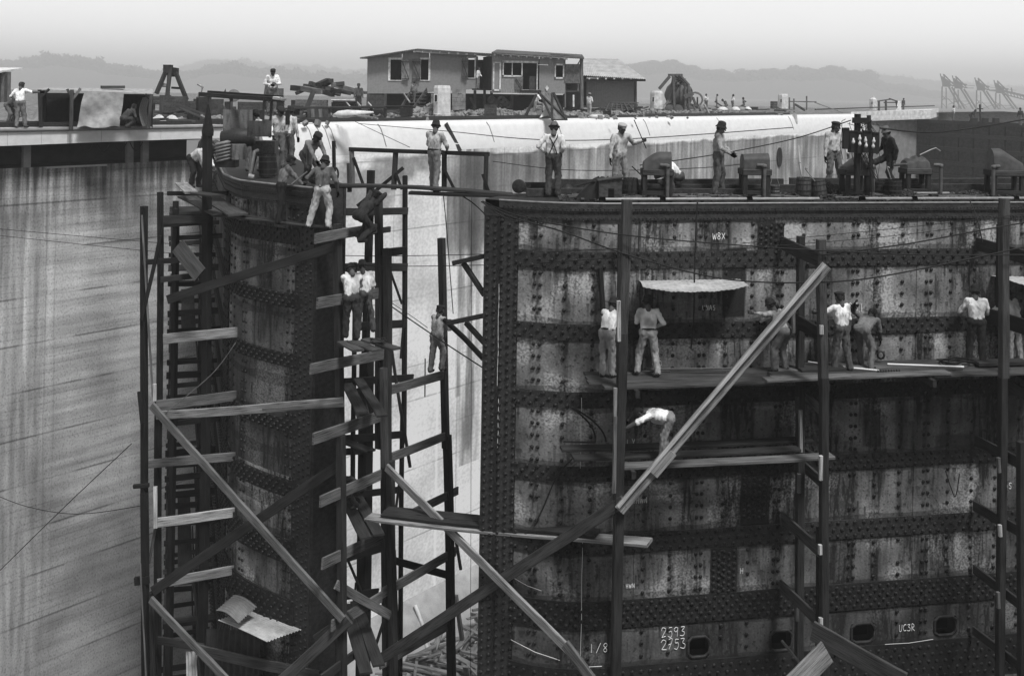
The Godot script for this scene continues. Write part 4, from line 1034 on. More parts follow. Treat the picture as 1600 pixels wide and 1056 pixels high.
const STROKES := {
	"0": [[0.5, 0, 0.1, 0.3, 0.1, 0.7, 0.5, 1, 0.9, 0.7, 0.9, 0.3, 0.5, 0]], "1": [[0.5, 0, 0.5, 1]], "2": [[0.1, 0.25, 0.35, 0.0, 0.75, 0.1, 0.8, 0.35, 0.2, 0.9, 0.3, 1.0, 0.95, 0.95]], "3": [[0.15, 0.05, 0.8, 0.02, 0.45, 0.4, 0.85, 0.6, 0.7, 0.95, 0.1, 0.92]],
	"5": [[0.85, 0.0, 0.3, 0.03, 0.25, 0.42, 0.7, 0.42, 0.88, 0.7, 0.6, 1.0, 0.15, 0.92]], "7": [[0.1, 0.05, 0.9, 0.02, 0.4, 1.0], [0.25, 0.55, 0.8, 0.5]], "8": [[0.5, 0.5, 0.15, 0.25, 0.5, 0.0, 0.85, 0.25, 0.15, 0.75, 0.5, 1.0, 0.85, 0.75, 0.5, 0.5]], "9": [[0.8, 0.1, 0.4, 0.0, 0.15, 0.25, 0.4, 0.5, 0.8, 0.3, 0.8, 0.1, 0.7, 1.0]],
	"C": [[0.9, 0.15, 0.5, 0.0, 0.12, 0.4, 0.3, 0.9, 0.9, 0.9]], "U": [[0.1, 0.0, 0.15, 0.8, 0.5, 1.0, 0.8, 0.8, 0.85, 0.0]], "R": [[0.15, 1.0, 0.15, 0.05, 0.75, 0.1, 0.7, 0.45, 0.2, 0.5, 0.9, 1.0]], "S": [[0.85, 0.1, 0.4, 0.0, 0.2, 0.3, 0.8, 0.65, 0.6, 1.0, 0.1, 0.9]],
	"H": [[0.1, 0.0, 0.15, 1.0], [0.15, 0.5, 0.85, 0.5], [0.85, 0.0, 0.8, 1.0]], "W": [[0.0, 0.1, 0.2, 1.0, 0.5, 0.3, 0.75, 1.0, 1.0, 0.0]], "N": [[0.1, 1.0, 0.15, 0.0, 0.8, 1.0, 0.85, 0.0]], "A": [[0.05, 1.0, 0.5, 0.0, 0.9, 1.0], [0.2, 0.6, 0.8, 0.6]], "X": [[0.1, 0.0, 0.9, 1.0], [0.9, 0.0, 0.1, 1.0]], "Y": [[0.1, 0.0, 0.5, 0.5, 0.9, 0.0], [0.5, 0.5, 0.4, 1.0]],
	"J": [[0.7, 0.0, 0.7, 0.8, 0.3, 1.0, 0.1, 0.7]], "O": [[0.5, 0, 0.1, 0.3, 0.1, 0.7, 0.5, 1, 0.9, 0.7, 0.9, 0.3, 0.5, 0]], "/": [[0.9, 0.0, 0.1, 1.0]], " ": []}
func chalk(parent: Node, text: String, x: float, y: float, px: float, spread := 0.95) -> void:    # y: middle of the line; px: letter height
	var b := B.new()
	var s := leaf_z(x) / F; var hh := px * s
	var u0 := leaf_u2(x); var h0 := leaf_h(x, y) - hh * 0.5
	for k in text.length():
		for st: Array in STROKES[text[k]]:
			var c := Curve2D.new()
			var tilt := rng.randf_range(-0.06, 0.06)
			var p := []
			for j in range(0, st.size(), 2): p.append(Vector2(st[j] * 0.72 + rng.randf_range(-0.05, 0.05), st[j + 1] + tilt * st[j] + rng.randf_range(-0.04, 0.04)))
			for j in p.size():
				var g: Vector2 = (p[mini(j + 1, p.size() - 1)] - p[maxi(j - 1, 0)]) / 6.0
				c.add_point(p[j], -g, g)
			var pts := PackedVector3Array()
			var n := maxi(2, int(c.get_baked_length() / 0.07))
			for j in n + 1:
				var q := c.sample_baked(c.get_baked_length() * j / n, true)
				pts.append(leaf(u0 + (k * spread + q.x) * hh * 0.82, h0 + q.y * hh, 0.018 if y < 940 or y > 960 else 0.04))
			b.tube(pts, maxf(0.008, hh * 0.026), 4)
	obj("chalk_writing", b, M["chalk"], parent)

# left leaf, seen at a slant: plan points from the hinge to the mitre end (x, z), face to the left of that direction
const LP := [Vector2(-13.6, -47.2), Vector2(-11.6, -41.0), Vector2(-9.5, -34.5), Vector2(-7.8, -29.15), Vector2(-7.42, -28.35), Vector2(-7.2, -27.85), Vector2(-6.87, -27.3), Vector2(-6.4, -26.85), Vector2(-5.89, -26.42), Vector2(-5.3, -26.0), Vector2(-4.70, -25.55)]
var lcum := PackedFloat32Array()
func lleaf(u: float, h: float, off := 0.0) -> Vector3:      # u from 0 (hinge) to lcum[-1] (mitre)
	var k := 0
	while k < LP.size() - 2 and u > lcum[k + 1]: k += 1
	var f := (u - lcum[k]) / (lcum[k + 1] - lcum[k])
	var p: Vector2 = (LP[k] as Vector2).lerp(LP[k + 1], f)
	var d: Vector2 = ((LP[k + 1] as Vector2) - LP[k]).normalized()
	return Vector3(p.x, EYE - h, p.y) + lnorm(u) * off
func lnorm(u: float) -> Vector3:
	var k := 0
	while k < LP.size() - 2 and u > lcum[k + 1]: k += 1
	var d: Vector2 = ((LP[k + 1] as Vector2) - LP[k]).normalized()
	return Vector3(-d.y, 0, d.x)
const LBANDS := [[2.40, 2.76], [3.47, 3.84], [5.05, 5.40], [6.53, 6.87], [8.15, 8.48], [9.64, 10.06], [11.10, 11.70], [12.56, 13.4], [14.3, 15.1], [16.2, 17.2]]
func left_gate() -> void:
	lcum.append(0.0)
	for k in LP.size() - 1: lcum.append(lcum[-1] + (LP[k] as Vector2).distance_to(LP[k + 1]))
	var ue := lcum[-1]; var uk := lcum[4]
	var g := thing("lock_gate", "dark riveted steel lock gate leaf seen edgeways behind the left scaffold", "lock gate", lleaf(uk, 14.0))
	var f := lleaf
	var uv := func(u: float, h: float) -> Vector2: return Vector2((u * 0.9 + 3.1) / 18.0 * -1.0, (h - 2.0) / 12.0 + 0.37)
	for k in LBANDS.size() - 1:
		for e: Array in [[0.0, uk - 1.2, 0.0, "leaf_shaded"], [uk - 1.2, uk - 0.35, 0.05, "steel_dark"], [uk - 0.3, uk + 1.35, 0.02, "leaf"], [uk + 1.36, ue - 0.62, 0.02, "leaf"]]:
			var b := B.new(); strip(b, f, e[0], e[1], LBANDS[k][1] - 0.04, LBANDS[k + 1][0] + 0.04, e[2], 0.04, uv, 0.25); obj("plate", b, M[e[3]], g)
	for k in range(1, LBANDS.size()):
		var b := B.new(); strip(b, f, 0.0, ue - 0.5, LBANDS[k][0], LBANDS[k][1], 0.07, 0.07, uv, 0.2); obj("girder_band", b, M["steel_dark"], g)
	var b := B.new(); strip(b, f, ue - 0.66, ue, 2.6, 18.0, 0.05, 0.06, uv, 0.2); obj("mitre_plate", b, M["steel_mitre"], g)
	b = B.new(); strip(b, f, 0.0, ue, 2.40, 2.57, 0.13, 0.14, uv, 0.2); obj("top_flange", b, M["steel_top"], g)
	b = B.new(); strip(b, f, 0.0, ue, 2.575, 2.86, 0.09, 0.1, uv, 0.2); obj("top_chord", b, M["steel_top"], g)
	# end face of the mitre, with its stiff edges
	var e0 := Vector2(-4.70, -25.55); var e1 := Vector2(-4.12, -26.28)
	var w := func(p: Vector2, h: float) -> Vector3: return Vector3(p.x, EYE - h, p.y)
	b = B.new(); b.quad(w.call(e0, 18.0), w.call(e1, 18.0), w.call(e1, 2.42), w.call(e0, 2.42)); obj("end_plate", b, M["steel_mitre"], g)
	for q: float in [0.02, 0.97]:
		var p := e0.lerp(e1, q); b = B.new(); beam(b, w.call(p, 2.45), w.call(p, 18.0), 0.07, 0.09); obj("corner_angle", b, M["steel"], g)
	# deck and back
	var back := PackedVector2Array([Vector2(-11.3, -47.6), Vector2(-9.2, -41.8), Vector2(-7.0, -35.2), Vector2(-5.4, -29.8), Vector2(-5.1, -28.9), Vector2(-4.9, -28.4), Vector2(-4.7, -27.9), Vector2(-4.5, -27.5), Vector2(-4.3, -27.1), Vector2(-4.2, -26.8), e1])
	b = B.new()
	for k in LP.size() - 1:
		b.quad(lleaf(lcum[k] + 0.001, 2.42), lleaf(lcum[k + 1], 2.42), w.call(back[k + 1], 2.42), w.call(back[k], 2.42))
		b.quad(w.call(back[k + 1], 18.0), w.call(back[k], 18.0), w.call(back[k], 2.42), w.call(back[k + 1], 2.42))
	obj("deck_plate", b, M["steel_dark"], g)
	b = B.new()
	for k in LP.size() - 1: b.tube(PackedVector3Array([lleaf(lcum[k] + 0.01, 2.39, 0.13), lleaf(lcum[k + 1] - 0.01, 2.39, 0.13)]), 0.03, 6)
	obj("edge_bead", b, M["pipe"], g)
	var xs := []; var sm := []
	for k in range(1, LBANDS.size()):
		var h0: float = LBANDS[k][0]; var hs: float = LBANDS[k][1] - h0; var nrow := 4 if hs < 0.45 else 6
		var u := 0.2; var c := 0
		while u < ue - 0.6:
			for r in nrow:
				if (r + c) % 2 == 0: xs.append(seat(lleaf(u, h0 + hs * (0.1 + 0.8 * r / (nrow - 1.0)), 0.07), lnorm(u)))
			u += 0.12; c += 1
	for u: float in [1.0, 2.2, 3.4, 4.6, 5.8, 7.0, 8.2, 9.4, 10.6, 11.8, uk - 1.1, uk - 0.9, uk - 0.65, uk - 0.42, uk - 0.15, uk + 0.12, uk + 0.62, uk + 1.28, uk + 1.42, ue - 0.9, ue - 0.72]:
		for j in 58:
			var h := 2.95 + j * 0.255
			xs.append(seat(lleaf(u, h, 0.05), lnorm(u)))
	for j in 84:
		for i in 4: xs.append(seat(lleaf(ue - 0.58 + i * 0.16, 2.95 + j * 0.175 + (0.09 if i % 2 else 0.0), 0.05), lnorm(ue)))
	var u := 0.1
	while u < ue:
		for r in 3: sm.append(seat(lleaf(u + 0.04 * (r % 2), [2.52, 2.64, 2.80][r], [0.13, 0.09, 0.09][r]), lnorm(u)))
		u += 0.1
	scatter("rivets", rivet_mesh(0.045), M["rivet"], xs, g); scatter("small_rivets", rivet_mesh(0.024), M["rivet"], sm, g)
	# chalk marks
	for q: Array in [[398, 597], [470, 500], [480, 760], [408, 485], [483, 905]]:
		var p := at(q[0], q[1], 25.75 + (490.0 - q[0]) * 0.0125)
		b = B.new()
		for j in 4: b.tube(PackedVector3Array([p + Vector3(0.06 * j, 0.02 * (j % 2), 0.0), p + Vector3(0.06 * j + 0.03, 0.1, 0), p + Vector3(0.06 * j + 0.05, 0.01, 0)]), 0.008, 4)
		obj("chalk_writing", b, M["chalk"], g)
	# the far gate
	var fg := thing("lock_gate", "distant dark lock gate leaf at the right edge beyond the pier", "lock gate", at(1520, 290, 108.0))
	var p0 := at(1433, 190, 119.0); p0.y = EYE - 2.45
	var dd := Vector3(0.41, 0, 0.91)
	b = B.new(); b.quad(p0 + Vector3(0, -14, 0), p0 + dd * 26.0 + Vector3(0, -14, 0), p0 + dd * 26.0, p0); obj("plate", b, M["far_steel"], fg)
	var nn := Vector3(-0.91, 0, 0.41)
	for h: float in [0.1, 1.5, 3.0, 4.5, 6.0, 7.5]:
		b = B.new(); beam(b, p0 + nn * 0.08 + Vector3(0, -h, 0), p0 + dd * 26.0 + nn * 0.08 + Vector3(0, -h, 0), 0.2, 0.42); obj("girder_band", b, M["steel_top"], fg)
	for k in 12:
		b = B.new(); beam(b, p0 + dd * (2.0 + k * 2.0) + nn * 0.06 + Vector3(0, -0.3, 0), p0 + dd * (2.0 + k * 2.0) + nn * 0.06 + Vector3(0, -13.0, 0), 0.16, 0.10); obj("stiffener", b, M["steel_dark"], fg)
	b = B.new(); b.quad(p0 + dd * 26.0, p0 + dd * 26.0 + Vector3(2.4, 0, -0.6), p0 + Vector3(2.4, 0, -0.6), p0); obj("deck_plate", b, M["steel_dark"], fg)

# ---------------------------------------------------------------- timber scaffolds
func cz(x: float) -> float: return 24.4 + (x - 530.0) * 0.0222      # distance along the middle tower's cross bars
func sag_board(parent: Node, called: String, p: Vector3, q: Vector3, w: float, t: float, m: Material, bow := 0.03, side := Vector3.ZERO) -> MeshInstance3D: return timber(parent, called, p, q, w, t, m, bow, side)
func right_scaffold() -> void:
	var g := thing("scaffold", "timber scaffold of tall posts and plank platforms on the right gate leaf", "scaffold", leaf(3.0, 14.0, 1.5))
	var n := LN; var s := LD
	# posts: x and y at the head, x and y at the foot, distance, thickness, tone
	for q: Array in [[979, 312, 972, 560, 21.72, 0.19, 2], [972, 520, 967, 800, 21.66, 0.185, 1], [967, 775, 962, 1075, 21.7, 0.19, 1], [969, 350, 963, 1070, 22.85, 0.09, 1], [1252, 369, 1250, 600, 23.2, 0.15, 1], [1251, 590, 1249, 1075, 23.15, 0.16, 1], [1284, 374, 1286, 602, 21.95, 0.17, 2], [1287, 590, 1289, 1075, 21.9, 0.16, 1], [1281, 825, 1280, 1075, 22.05, 0.12, 0], [1571, 310, 1568, 590, 22.4, 0.17, 2], [1567, 580, 1564, 1075, 23.3, 0.16, 1], [1562, 350, 1561, 480, 22.6, 0.09, 0], [1598, 690, 1597, 1075, 21.9, 0.15, 1]]:
		post(g, "post", q[0], q[1], q[2], q[3], q[4], q[5], wood[q[6]])
	# short cleats nailed under the bars
	for q: Array in [[1284, 508, 1284, 522, 21.85, 5], [1283, 712, 1283, 750, 21.8, 5], [1282, 851, 1282, 866, 21.8, 5], [1283, 965, 1283, 982, 21.8, 5], [1246, 620, 1246, 645, 23.05, 2], [1249, 740, 1249, 770, 23.05, 3], [1246, 945, 1246, 970, 23.05, 2], [1563, 820, 1564, 838, 23.1, 5], [1561, 715, 1562, 738, 23.1, 3], [1560, 925, 1561, 950, 23.1, 3], [1251, 640, 1252, 706, 23.0, 4], [967, 470, 967, 533, 21.5, 5], [962, 606, 961, 650, 21.6, 4], [962, 650, 959, 770, 21.58, 3], [1240, 485, 1240, 520, 23.0, 3]]:
		post(g, "cleat", q[0], q[1], q[2], q[3], q[4], 0.075, wood[q[5]])
	# bars from the leaf's face to the outer posts
	for q: Array in [[1222, 379, 1281, 407, 0.30, 1], [1527, 381, 1604, 402, 0.30, 1], [1230, 492, 1284, 524, 0.30, 0], [1526, 486, 1604, 512, 0.34, 0], [1254, 615, 1283, 640, 0.22, 3], [1576, 600, 1604, 618, 0.26, 2], [1256, 728, 1283, 752, 0.25, 2], [1222, 808, 1283, 862, 0.27, 2], [1525, 688, 1604, 728, 0.25, 1], [1523, 790, 1604, 836, 0.24, 1], [1220, 914, 1283, 974, 0.25, 2], [1523, 889, 1604, 952, 0.22, 1], [1522, 985, 1604, 1048, 0.2, 1]]:
		var z0 := leaf_z(q[0]) - 0.06
		var k := Vector2(q[0] - 500.0, q[1] - 139.0).length() / Vector2(q[2] - 500.0, q[3] - 139.0).length()
		timber(g, "crossbar", at(q[0], q[1], z0), at(q[2], q[3], maxf(z0 * k, 21.4)), 0.06, q[4], wood[q[5]])
	timber(g, "crossbar", at(1270, 985, 21.6), at(1415, 1068, 20.4), 0.07, 0.42, wood[2]); timber(g, "crossbar", at(1293, 1018, 21.3), at(1236, 1075, 20.9), 0.05, 0.5, wood[4], 0.0, LN)
	timber(g, "stick", at(1222, 1001, 22.9), at(1262, 1050, 22.3), 0.05, 0.05, wood[3]); timber(g, "stick", at(938, 418, 23.0), at(943, 492, 22.9), 0.09, 0.13, wood[0])
	timber(g, "stick", at(888, 700, 23.0), at(888, 723, 23.0), 0.05, 0.05, wood[3])
	# the long raking braces, lapped
	timber(g, "brace", at(1293, 415, 21.55), at(968, 797, 21.5), 0.09, 0.22, wood[4]); timber(g, "brace", at(1290, 413, 21.42), at(966, 792, 21.40), 0.11, 0.05, wood[5], 0.0, Vector3(0.0, 0.0, 1.0))
	timber(g, "brace", at(1050, 705, 21.45), at(1020, 740, 21.42), 0.1, 0.24, wood[4])
	timber(g, "brace", at(975, 783, 21.5), at(590, 1032, 25.5), 0.08, 0.24, wood[2])
	timber(g, "brace", at(604, 730, 25.6), at(895, 1022, 21.9), 0.08, 0.2, wood[4]); timber(g, "brace", at(883, 1006, 21.8), at(935, 1075, 21.3), 0.08, 0.23, wood[3])
	# upper platform, boards on ledgers
	var P := func(x: float, h: float, off: float) -> Vector3: return leaf(leaf_u(x), h, off)
	for k in 4:
		var off := 0.28 + k * 0.31
		for e: Array in [[928 - (8 if k < 3 else -6), 1262 - k * 23, 2], [1216 - k * 16 + (10 if k == 3 else 0), 1530 - k * 30, 2 + k % 2], [1490 - k * 25, 1625, 2]]:
			var lift := 0.0 if e[0] < 1000 else (0.055 if e[0] < 1300 else 0.01)
			timber(g, "deck_board", P.call(e[0], 6.07 - lift, off), P.call(e[1], 6.07 - lift, off), 0.29, 0.055, wood[e[2]], 0.012, LN)
	timber(g, "deck_board", P.call(1165, 6.02, 1.28), P.call(1290, 6.0, 1.3), 0.3, 0.055, wood[3], 0.0, LN); timber(g, "deck_board", P.call(1500, 5.96, 0.75), P.call(1575, 5.96, 0.75), 0.32, 0.09, wood[1], 0.0, LN); timber(g, "deck_board", P.call(1232, 5.98, 0.75), P.call(1300, 5.97, 0.75), 0.3, 0.08, wood[1], 0.0, LN)
	# lower platform
	timber(g, "deck_board", P.call(890, 7.62, 0.45), P.call(1262, 7.62, 0.45), 0.3, 0.06, wood[1], 0.02, LN); timber(g, "deck_board", P.call(905, 7.67, 0.85), P.call(1230, 7.66, 0.85), 0.3, 0.06, wood[1], 0.02, LN); timber(g, "deck_board", P.call(953, 7.72, 1.25), P.call(1268, 7.70, 1.25), 0.3, 0.07, wood[3], 0.02, LN)
	for q: Array in [[972, 6.17], [1252, 6.17], [1560, 6.17], [968, 7.82], [1250, 7.82], [1410, 6.17]]: timber(g, "ledger", P.call(q[0], q[1], 0.05), P.call(q[0], q[1], 1.5), 0.09, 0.16, wood[1])

func middle_scaffold() -> void:
	var g := thing("scaffold", "narrow timber scaffold tower in the gap between the two gate leaves", "scaffold", at(560, 1000, 26.0) * Vector3(1, 0, 1) + Vector3(0, -22, 0))
	for q: Array in [[527, 350, 531, 700, 24.4, 0.165, 1], [532, 680, 535, 1075, 24.35, 0.175, 1], [591, 308, 593, 700, 26.0, 0.165, 1], [604, 388, 606, 720, 25.85, 0.17, 1], [599, 575, 601, 730, 25.7, 0.15, 2], [600, 700, 603, 1075, 26.05, 0.15, 1], [611, 720, 613, 1075, 25.8, 0.17, 1], [689, 372, 697, 700, 28.0, 0.17, 1], [698, 680, 707, 1075, 28.05, 0.19, 0], [579, 266, 571, 560, 28.8, 0.17, 0], [573, 560, 566, 1075, 28.9, 0.30, 0], [633, 275, 631, 690, 30.0, 0.12, 0], [629, 640, 624, 1075, 30.0, 0.11, 0], [553, 410, 552, 760, 27.5, 0.10, 0], [545, 255, 546, 300, 25.4, 0.09, 2], [521, 220, 522, 268, 26.6, 0.08, 0], [600, 880, 600, 1040, 26.3, 0.1, 3], [664, 560, 664, 620, 29.5, 0.03, 0]]:
		post(g, "post", q[0], q[1], q[2], q[3], q[4], q[5], wood[q[6]], Vector3(0.86, 0, 0.5))
	for q: Array in [[492, 373, 588, 356, 0.23, 3], [495, 474, 590, 458, 0.25, 3], [485, 577, 598, 553, 0.24, 3], [489, 686, 594, 650, 0.26, 3], [500, 784, 594, 742, 0.26, 3], [503, 881, 597, 838, 0.26, 3], [518, 978, 596, 932, 0.26, 3], [500, 1062, 560, 1018, 0.22, 1],
		[610, 609, 692, 586, 0.23, 3], [612, 714, 694, 682, 0.22, 3], [640, 804, 715, 766, 0.22, 3], [596, 927, 712, 862, 0.25, 3], [594, 1038, 704, 975, 0.25, 3], [600, 395, 634, 391, 0.2, 0]]:
		timber(g, "crossbar", at(q[0], q[1], cz(q[0]) - 0.12), at(q[2], q[3], cz(q[2]) - 0.12), 0.055, q[4], wood[q[5]])
	for q: Array in [[537, 331, 636, 330, 0.2, 27.5, 30.0, 1], [556, 366, 609, 358, 0.16, 27.5, 29.0, 1], [537, 418, 636, 417, 0.22, 27.5, 30.0, 1], [560, 510, 634, 505, 0.22, 27.5, 30.0, 0], [538, 597, 645, 590, 0.2, 27.5, 30.2, 0], [537, 686, 630, 679, 0.2, 27.5, 30.0, 0], [537, 706, 566, 704, 0.18, 27.5, 28.6, 0], [537, 776, 630, 764, 0.18, 27.5, 30.0, 0], [537, 872, 596, 855, 0.24, 27.5, 28.9, 0], [540, 931, 590, 925, 0.2, 28.0, 29.0, 0], [614, 875, 700, 899, 0.2, 29.9, 28.2, 0], [558, 322, 630, 262, 0.1, 30.0, 30.0, 0]]:
		timber(g, "ledger", at(q[0], q[1], q[5]), at(q[2], q[3], q[6]), 0.06, q[4], wood[q[7]])
	for q: Array in [[610, 425, 628, 475, 0.06, 30.0, 0], [632, 478, 626, 560, 0.06, 29.8, 0], [612, 548, 640, 730, 0.08, 29.5, 1], [628, 720, 614, 830, 0.07, 29.6, 2], [541, 870, 565, 925, 0.06, 28.3, 0], [600, 968, 583, 1020, 0.07, 28.3, 0], [556, 910, 552, 945, 0.05, 28.3, 0], [617, 860, 622, 1000, 0.05, 29.6, 1], [560, 470, 578, 420, 0.05, 28.6, 0], [705, 800, 720, 890, 0.08, 31.0, 1], [712, 930, 722, 1000, 0.12, 33.0, 3]]:
		timber(g, "stick", at(q[0], q[1], q[5]), at(q[2], q[3], q[5] - 0.1), q[4], q[4], wood[q[6]])
	timber(g, "brace", at(525, 913, 24.2), at(609, 962, 25.7), 0.05, 0.21, wood[3])
	# platforms: boards laid across the bars
	for q: Array in [[535, 534, 560, 548, 5.8, 0.27, 2], [550, 533, 590, 548, 5.78, 0.27, 2], [570, 530, 620, 545, 5.76, 0.26, 2], [541, 600, 566, 645, 7.3, 0.28, 1], [560, 592, 596, 650, 7.35, 0.25, 1], [540, 782, 572, 842, 10.3, 0.28, 1], [558, 777, 592, 836, 10.28, 0.28, 1], [540, 945, 572, 1052, 13.2, 0.30, 1], [555, 940, 592, 1040, 13.18, 0.28, 1], [540, 690, 580, 705, 8.4, 0.25, 1]]:
		timber(g, "deck_board", lev(q[0], q[1], q[4]), lev(q[2], q[3], q[4]), q[5], 0.05, wood[q[6]], 0.01, Vector3(0.86, 0, -0.5))
	tag(timber(null, "tilted_plank", at(556, 608, 26.2), at(572, 668, 25.6), 0.33, 0.05, wood[2], 0.0, Vector3(0.9, 0, 0.3)), "short plank leaning upright on the middle scaffold below the two men", "plank")
	# gangplank and its handrail
	var p := thing("gangplank", "sagging double plank gangway bridging the two gate leaves, railing behind", "gangway", at(660, 300, 25.2))
	timber(p, "plank", at(503, 289, 25.2), at(806, 306, 24.6), 0.32, 0.07, wood[1], 0.07, Vector3(0.1, 0, -1)); timber(p, "plank", at(520, 291, 25.5), at(800, 303, 24.95), 0.3, 0.07, wood[1], 0.06, Vector3(0.1, 0, -1)); timber(p, "plank", at(640, 301, 24.85), at(810, 308, 24.5), 0.3, 0.07, wood[0], 0.01, Vector3(0.1, 0, -1))
	var r := thing("handrail", "rough timber handrail with four posts behind the gangway planks", "railing", at(660, 296, 26.2))
	timber(r, "rail", at(546, 233, 26.4), at(764, 241, 25.4), 0.1, 0.1, wood[0])
	for q: Array in [[549, 234, 551, 290, 26.4, 0.12, 3], [618, 237, 615, 296, 26.1, 0.13, 1], [694, 239, 694, 297, 25.7, 0.12, 0], [760, 241, 758, 300, 25.4, 0.1, 1]]: post(r, "post", q[0], q[1], q[2], q[3], q[4], q[5], wood[q[6]])
	for q: Array in [[552, 246, 568, 290, 26.35], [618, 270, 628, 296, 26.0], [696, 268, 712, 300, 25.6], [754, 272, 764, 300, 25.35]]: timber(r, "strut", at(q[0], q[1], q[4]), at(q[2], q[3], q[4]), 0.06, 0.07, wood[0])
	post(r, "post", 580, 266, 580, 300, 27.0, 0.11, wood[0]); post(r, "post", 633, 274, 633, 302, 27.0, 0.1, wood[0])
	# planks stored between the middle tower and the right scaffold
	tag(timber(null, "plank", at(575, 808, 25.3), at(1016, 849, 21.95), 0.34, 0.07, wood[4], 0.02, Vector3(0.15, 0, 1)), "long pale bottom plank bridging the middle tower and the right scaffold", "plank")
	tag(timber(null, "plank", at(600, 802, 25.2), at(934, 834, 22.5), 0.30, 0.07, wood[1], 0.015, Vector3(0.15, 0, 1)), "dark plank lying on the long pale plank, nearer the camera", "plank")
	tag(timber(null, "plank", at(604, 797, 25.4), at(925, 828, 22.7), 0.30, 0.075, wood[1], 0.015, Vector3(0.15, 0, 1)), "dark topmost plank of the stack across the middle gap", "plank")

func left_scaffold() -> void:
	var g := thing("scaffold", "dark timber scaffold of posts, boards and braces on the left gate leaf", "scaffold", at(280, 1000, 27.5) * Vector3(1, 0, 1) + Vector3(0, -22, 0))
	var side := Vector3(0.91, 0, 0.41)
	for q: Array in [[323, 200, 322, 640, 27.5, 0.19, 0], [321, 620, 317, 1020, 27.55, 0.185, 0], [225, 322, 224, 800, 27.0, 0.15, 0], [224, 770, 228, 1075, 26.95, 0.16, 0], [250, 300, 249, 640, 27.35, 0.13, 0], [247, 620, 245, 1075, 27.3, 0.15, 0], [236, 925, 238, 1075, 26.8, 0.1, 1]]:
		post(g, "post", q[0], q[1], q[2], q[3], q[4], q[5], wood[q[6]], side)
	var b := B.new()      # the sharpened head of the tallest post
	var hp := at(324, 205, 27.5)
	var tip := at(324, 163, 27.5)
	b.lathe(PackedVector2Array([Vector2(0.15, -0.12), Vector2(0.16, 0.0), Vector2(0.02, tip.y - hp.y)]), Transform3D(Basis.IDENTITY, hp), 6); obj("post_head", b, wood[0], g)
	for q: Array in [[254, 530, 387, 517, 0.26, 4], [243, 634, 388, 616, 0.27, 3], [231, 725, 387, 711, 0.22, 3], [241, 817, 385, 798, 0.25, 5], [245, 912, 384, 887, 0.24, 4], [254, 344, 326, 342, 0.2, 1], [250, 437, 302, 431, 0.15, 1], [222, 410, 300, 405, 0.14, 0]]:
		var z0: float = 26.95 + (q[0] - 240.0) * 0.0045
		timber(g, "crossbar", at(q[0], q[1], z0), at(q[2], q[3], z0 + (q[2] - q[0]) * 0.0055), 0.055, q[4], wood[q[5]])
	timber(g, "guard_board", at(243, 649, 26.7), at(537, 629, 24.25), 0.06, 0.21, wood[4]); timber(g, "guard_board", at(410, 640, 25.1), at(537, 633, 24.18), 0.05, 0.08, wood[3])
	timber(g, "brace", at(236, 634, 26.6), at(536, 968, 24.0), 0.08, 0.2, wood[3]); timber(g, "brace", at(235, 936, 26.5), at(362, 1072, 25.4), 0.08, 0.2, wood[3])
	timber(g, "brace", at(238, 924, 26.75), at(536, 722, 24.45), 0.06, 0.24, wood[1]); timber(g, "brace", at(262, 468, 26.9), at(528, 383, 24.7), 0.06, 0.22, wood[1]); timber(g, "brace", at(306, 1014, 26.6), at(500, 1058, 24.8), 0.06, 0.26, wood[2]); timber(g, "brace", at(246, 1000, 27.0), at(318, 1012, 26.8), 0.06, 0.2, wood[1])
	timber(g, "brace", at(430, 1072, 24.4), at(545, 968, 24.1), 0.08, 0.26, wood[2])
	timber(g, "brace", at(493, 1000, 24.3), at(548, 962, 24.25), 0.06, 0.24, wood[1])
	timber(g, "stick", at(221, 336, 26.9), at(238, 620, 26.8), 0.05, 0.05, wood[3]); timber(g, "stick", at(250, 368, 26.8), at(221, 500, 26.8), 0.06, 0.09, wood[0]); timber(g, "stick", at(241, 600, 26.75), at(241, 626, 26.75), 0.09, 0.09, wood[5]); timber(g, "stick", at(219, 880, 26.7), at(227, 1060, 26.7), 0.04, 0.05, wood[3]); timber(g, "stick", at(217, 612, 26.7), at(222, 660, 26.7), 0.1, 0.1, wood[0])
	timber(g, "stick", at(232, 880, 27.2), at(244, 815, 27.0), 0.05, 0.07, wood[3]); timber(g, "stick", at(242, 760, 27.0), at(242, 825, 26.9), 0.1, 0.08, wood[5]); timber(g, "stick", at(296, 880, 28.5), at(312, 985, 28.0), 0.06, 0.08, wood[2])
	timber(g, "stick", at(208, 760, 26.9), at(232, 758, 26.9), 0.1, 0.1, wood[0]); timber(g, "stick", at(210, 908, 26.9), at(232, 906, 26.9), 0.12, 0.2, wood[0])
	# the bents behind, along the leaf's long face
	var along := Vector3(-0.305, 0, -0.952); var outw := Vector3(-0.952, 0, 0.305)
	for k in 4:
		var o := Vector3(-7.75, 0, -29.15) + along * (0.6 + k * 2.3)
		for e in 2:
			var base := o + outw * (0.5 + e * 0.9)
			timber(g, "post", base + Vector3(0, -1.9 - 0.3 * e, 0), base + Vector3(0, -18.0, 0), 0.15, 0.15, wood[0], 0.0, side)
		for j in 11:
			var y := -2.4 - j * 1.35 + rng.randf_range(-0.15, 0.15)
			timber(g, "crossbar", o + outw * 0.15 + along * 0.12 + Vector3(0, y, 0), o + outw * 1.6 + along * 0.12 + Vector3(0, y + rng.randf_range(-0.06, 0.06), 0), 0.05, rng.randf_range(0.12, 0.2), wood[rng.randi_range(0, 2)])
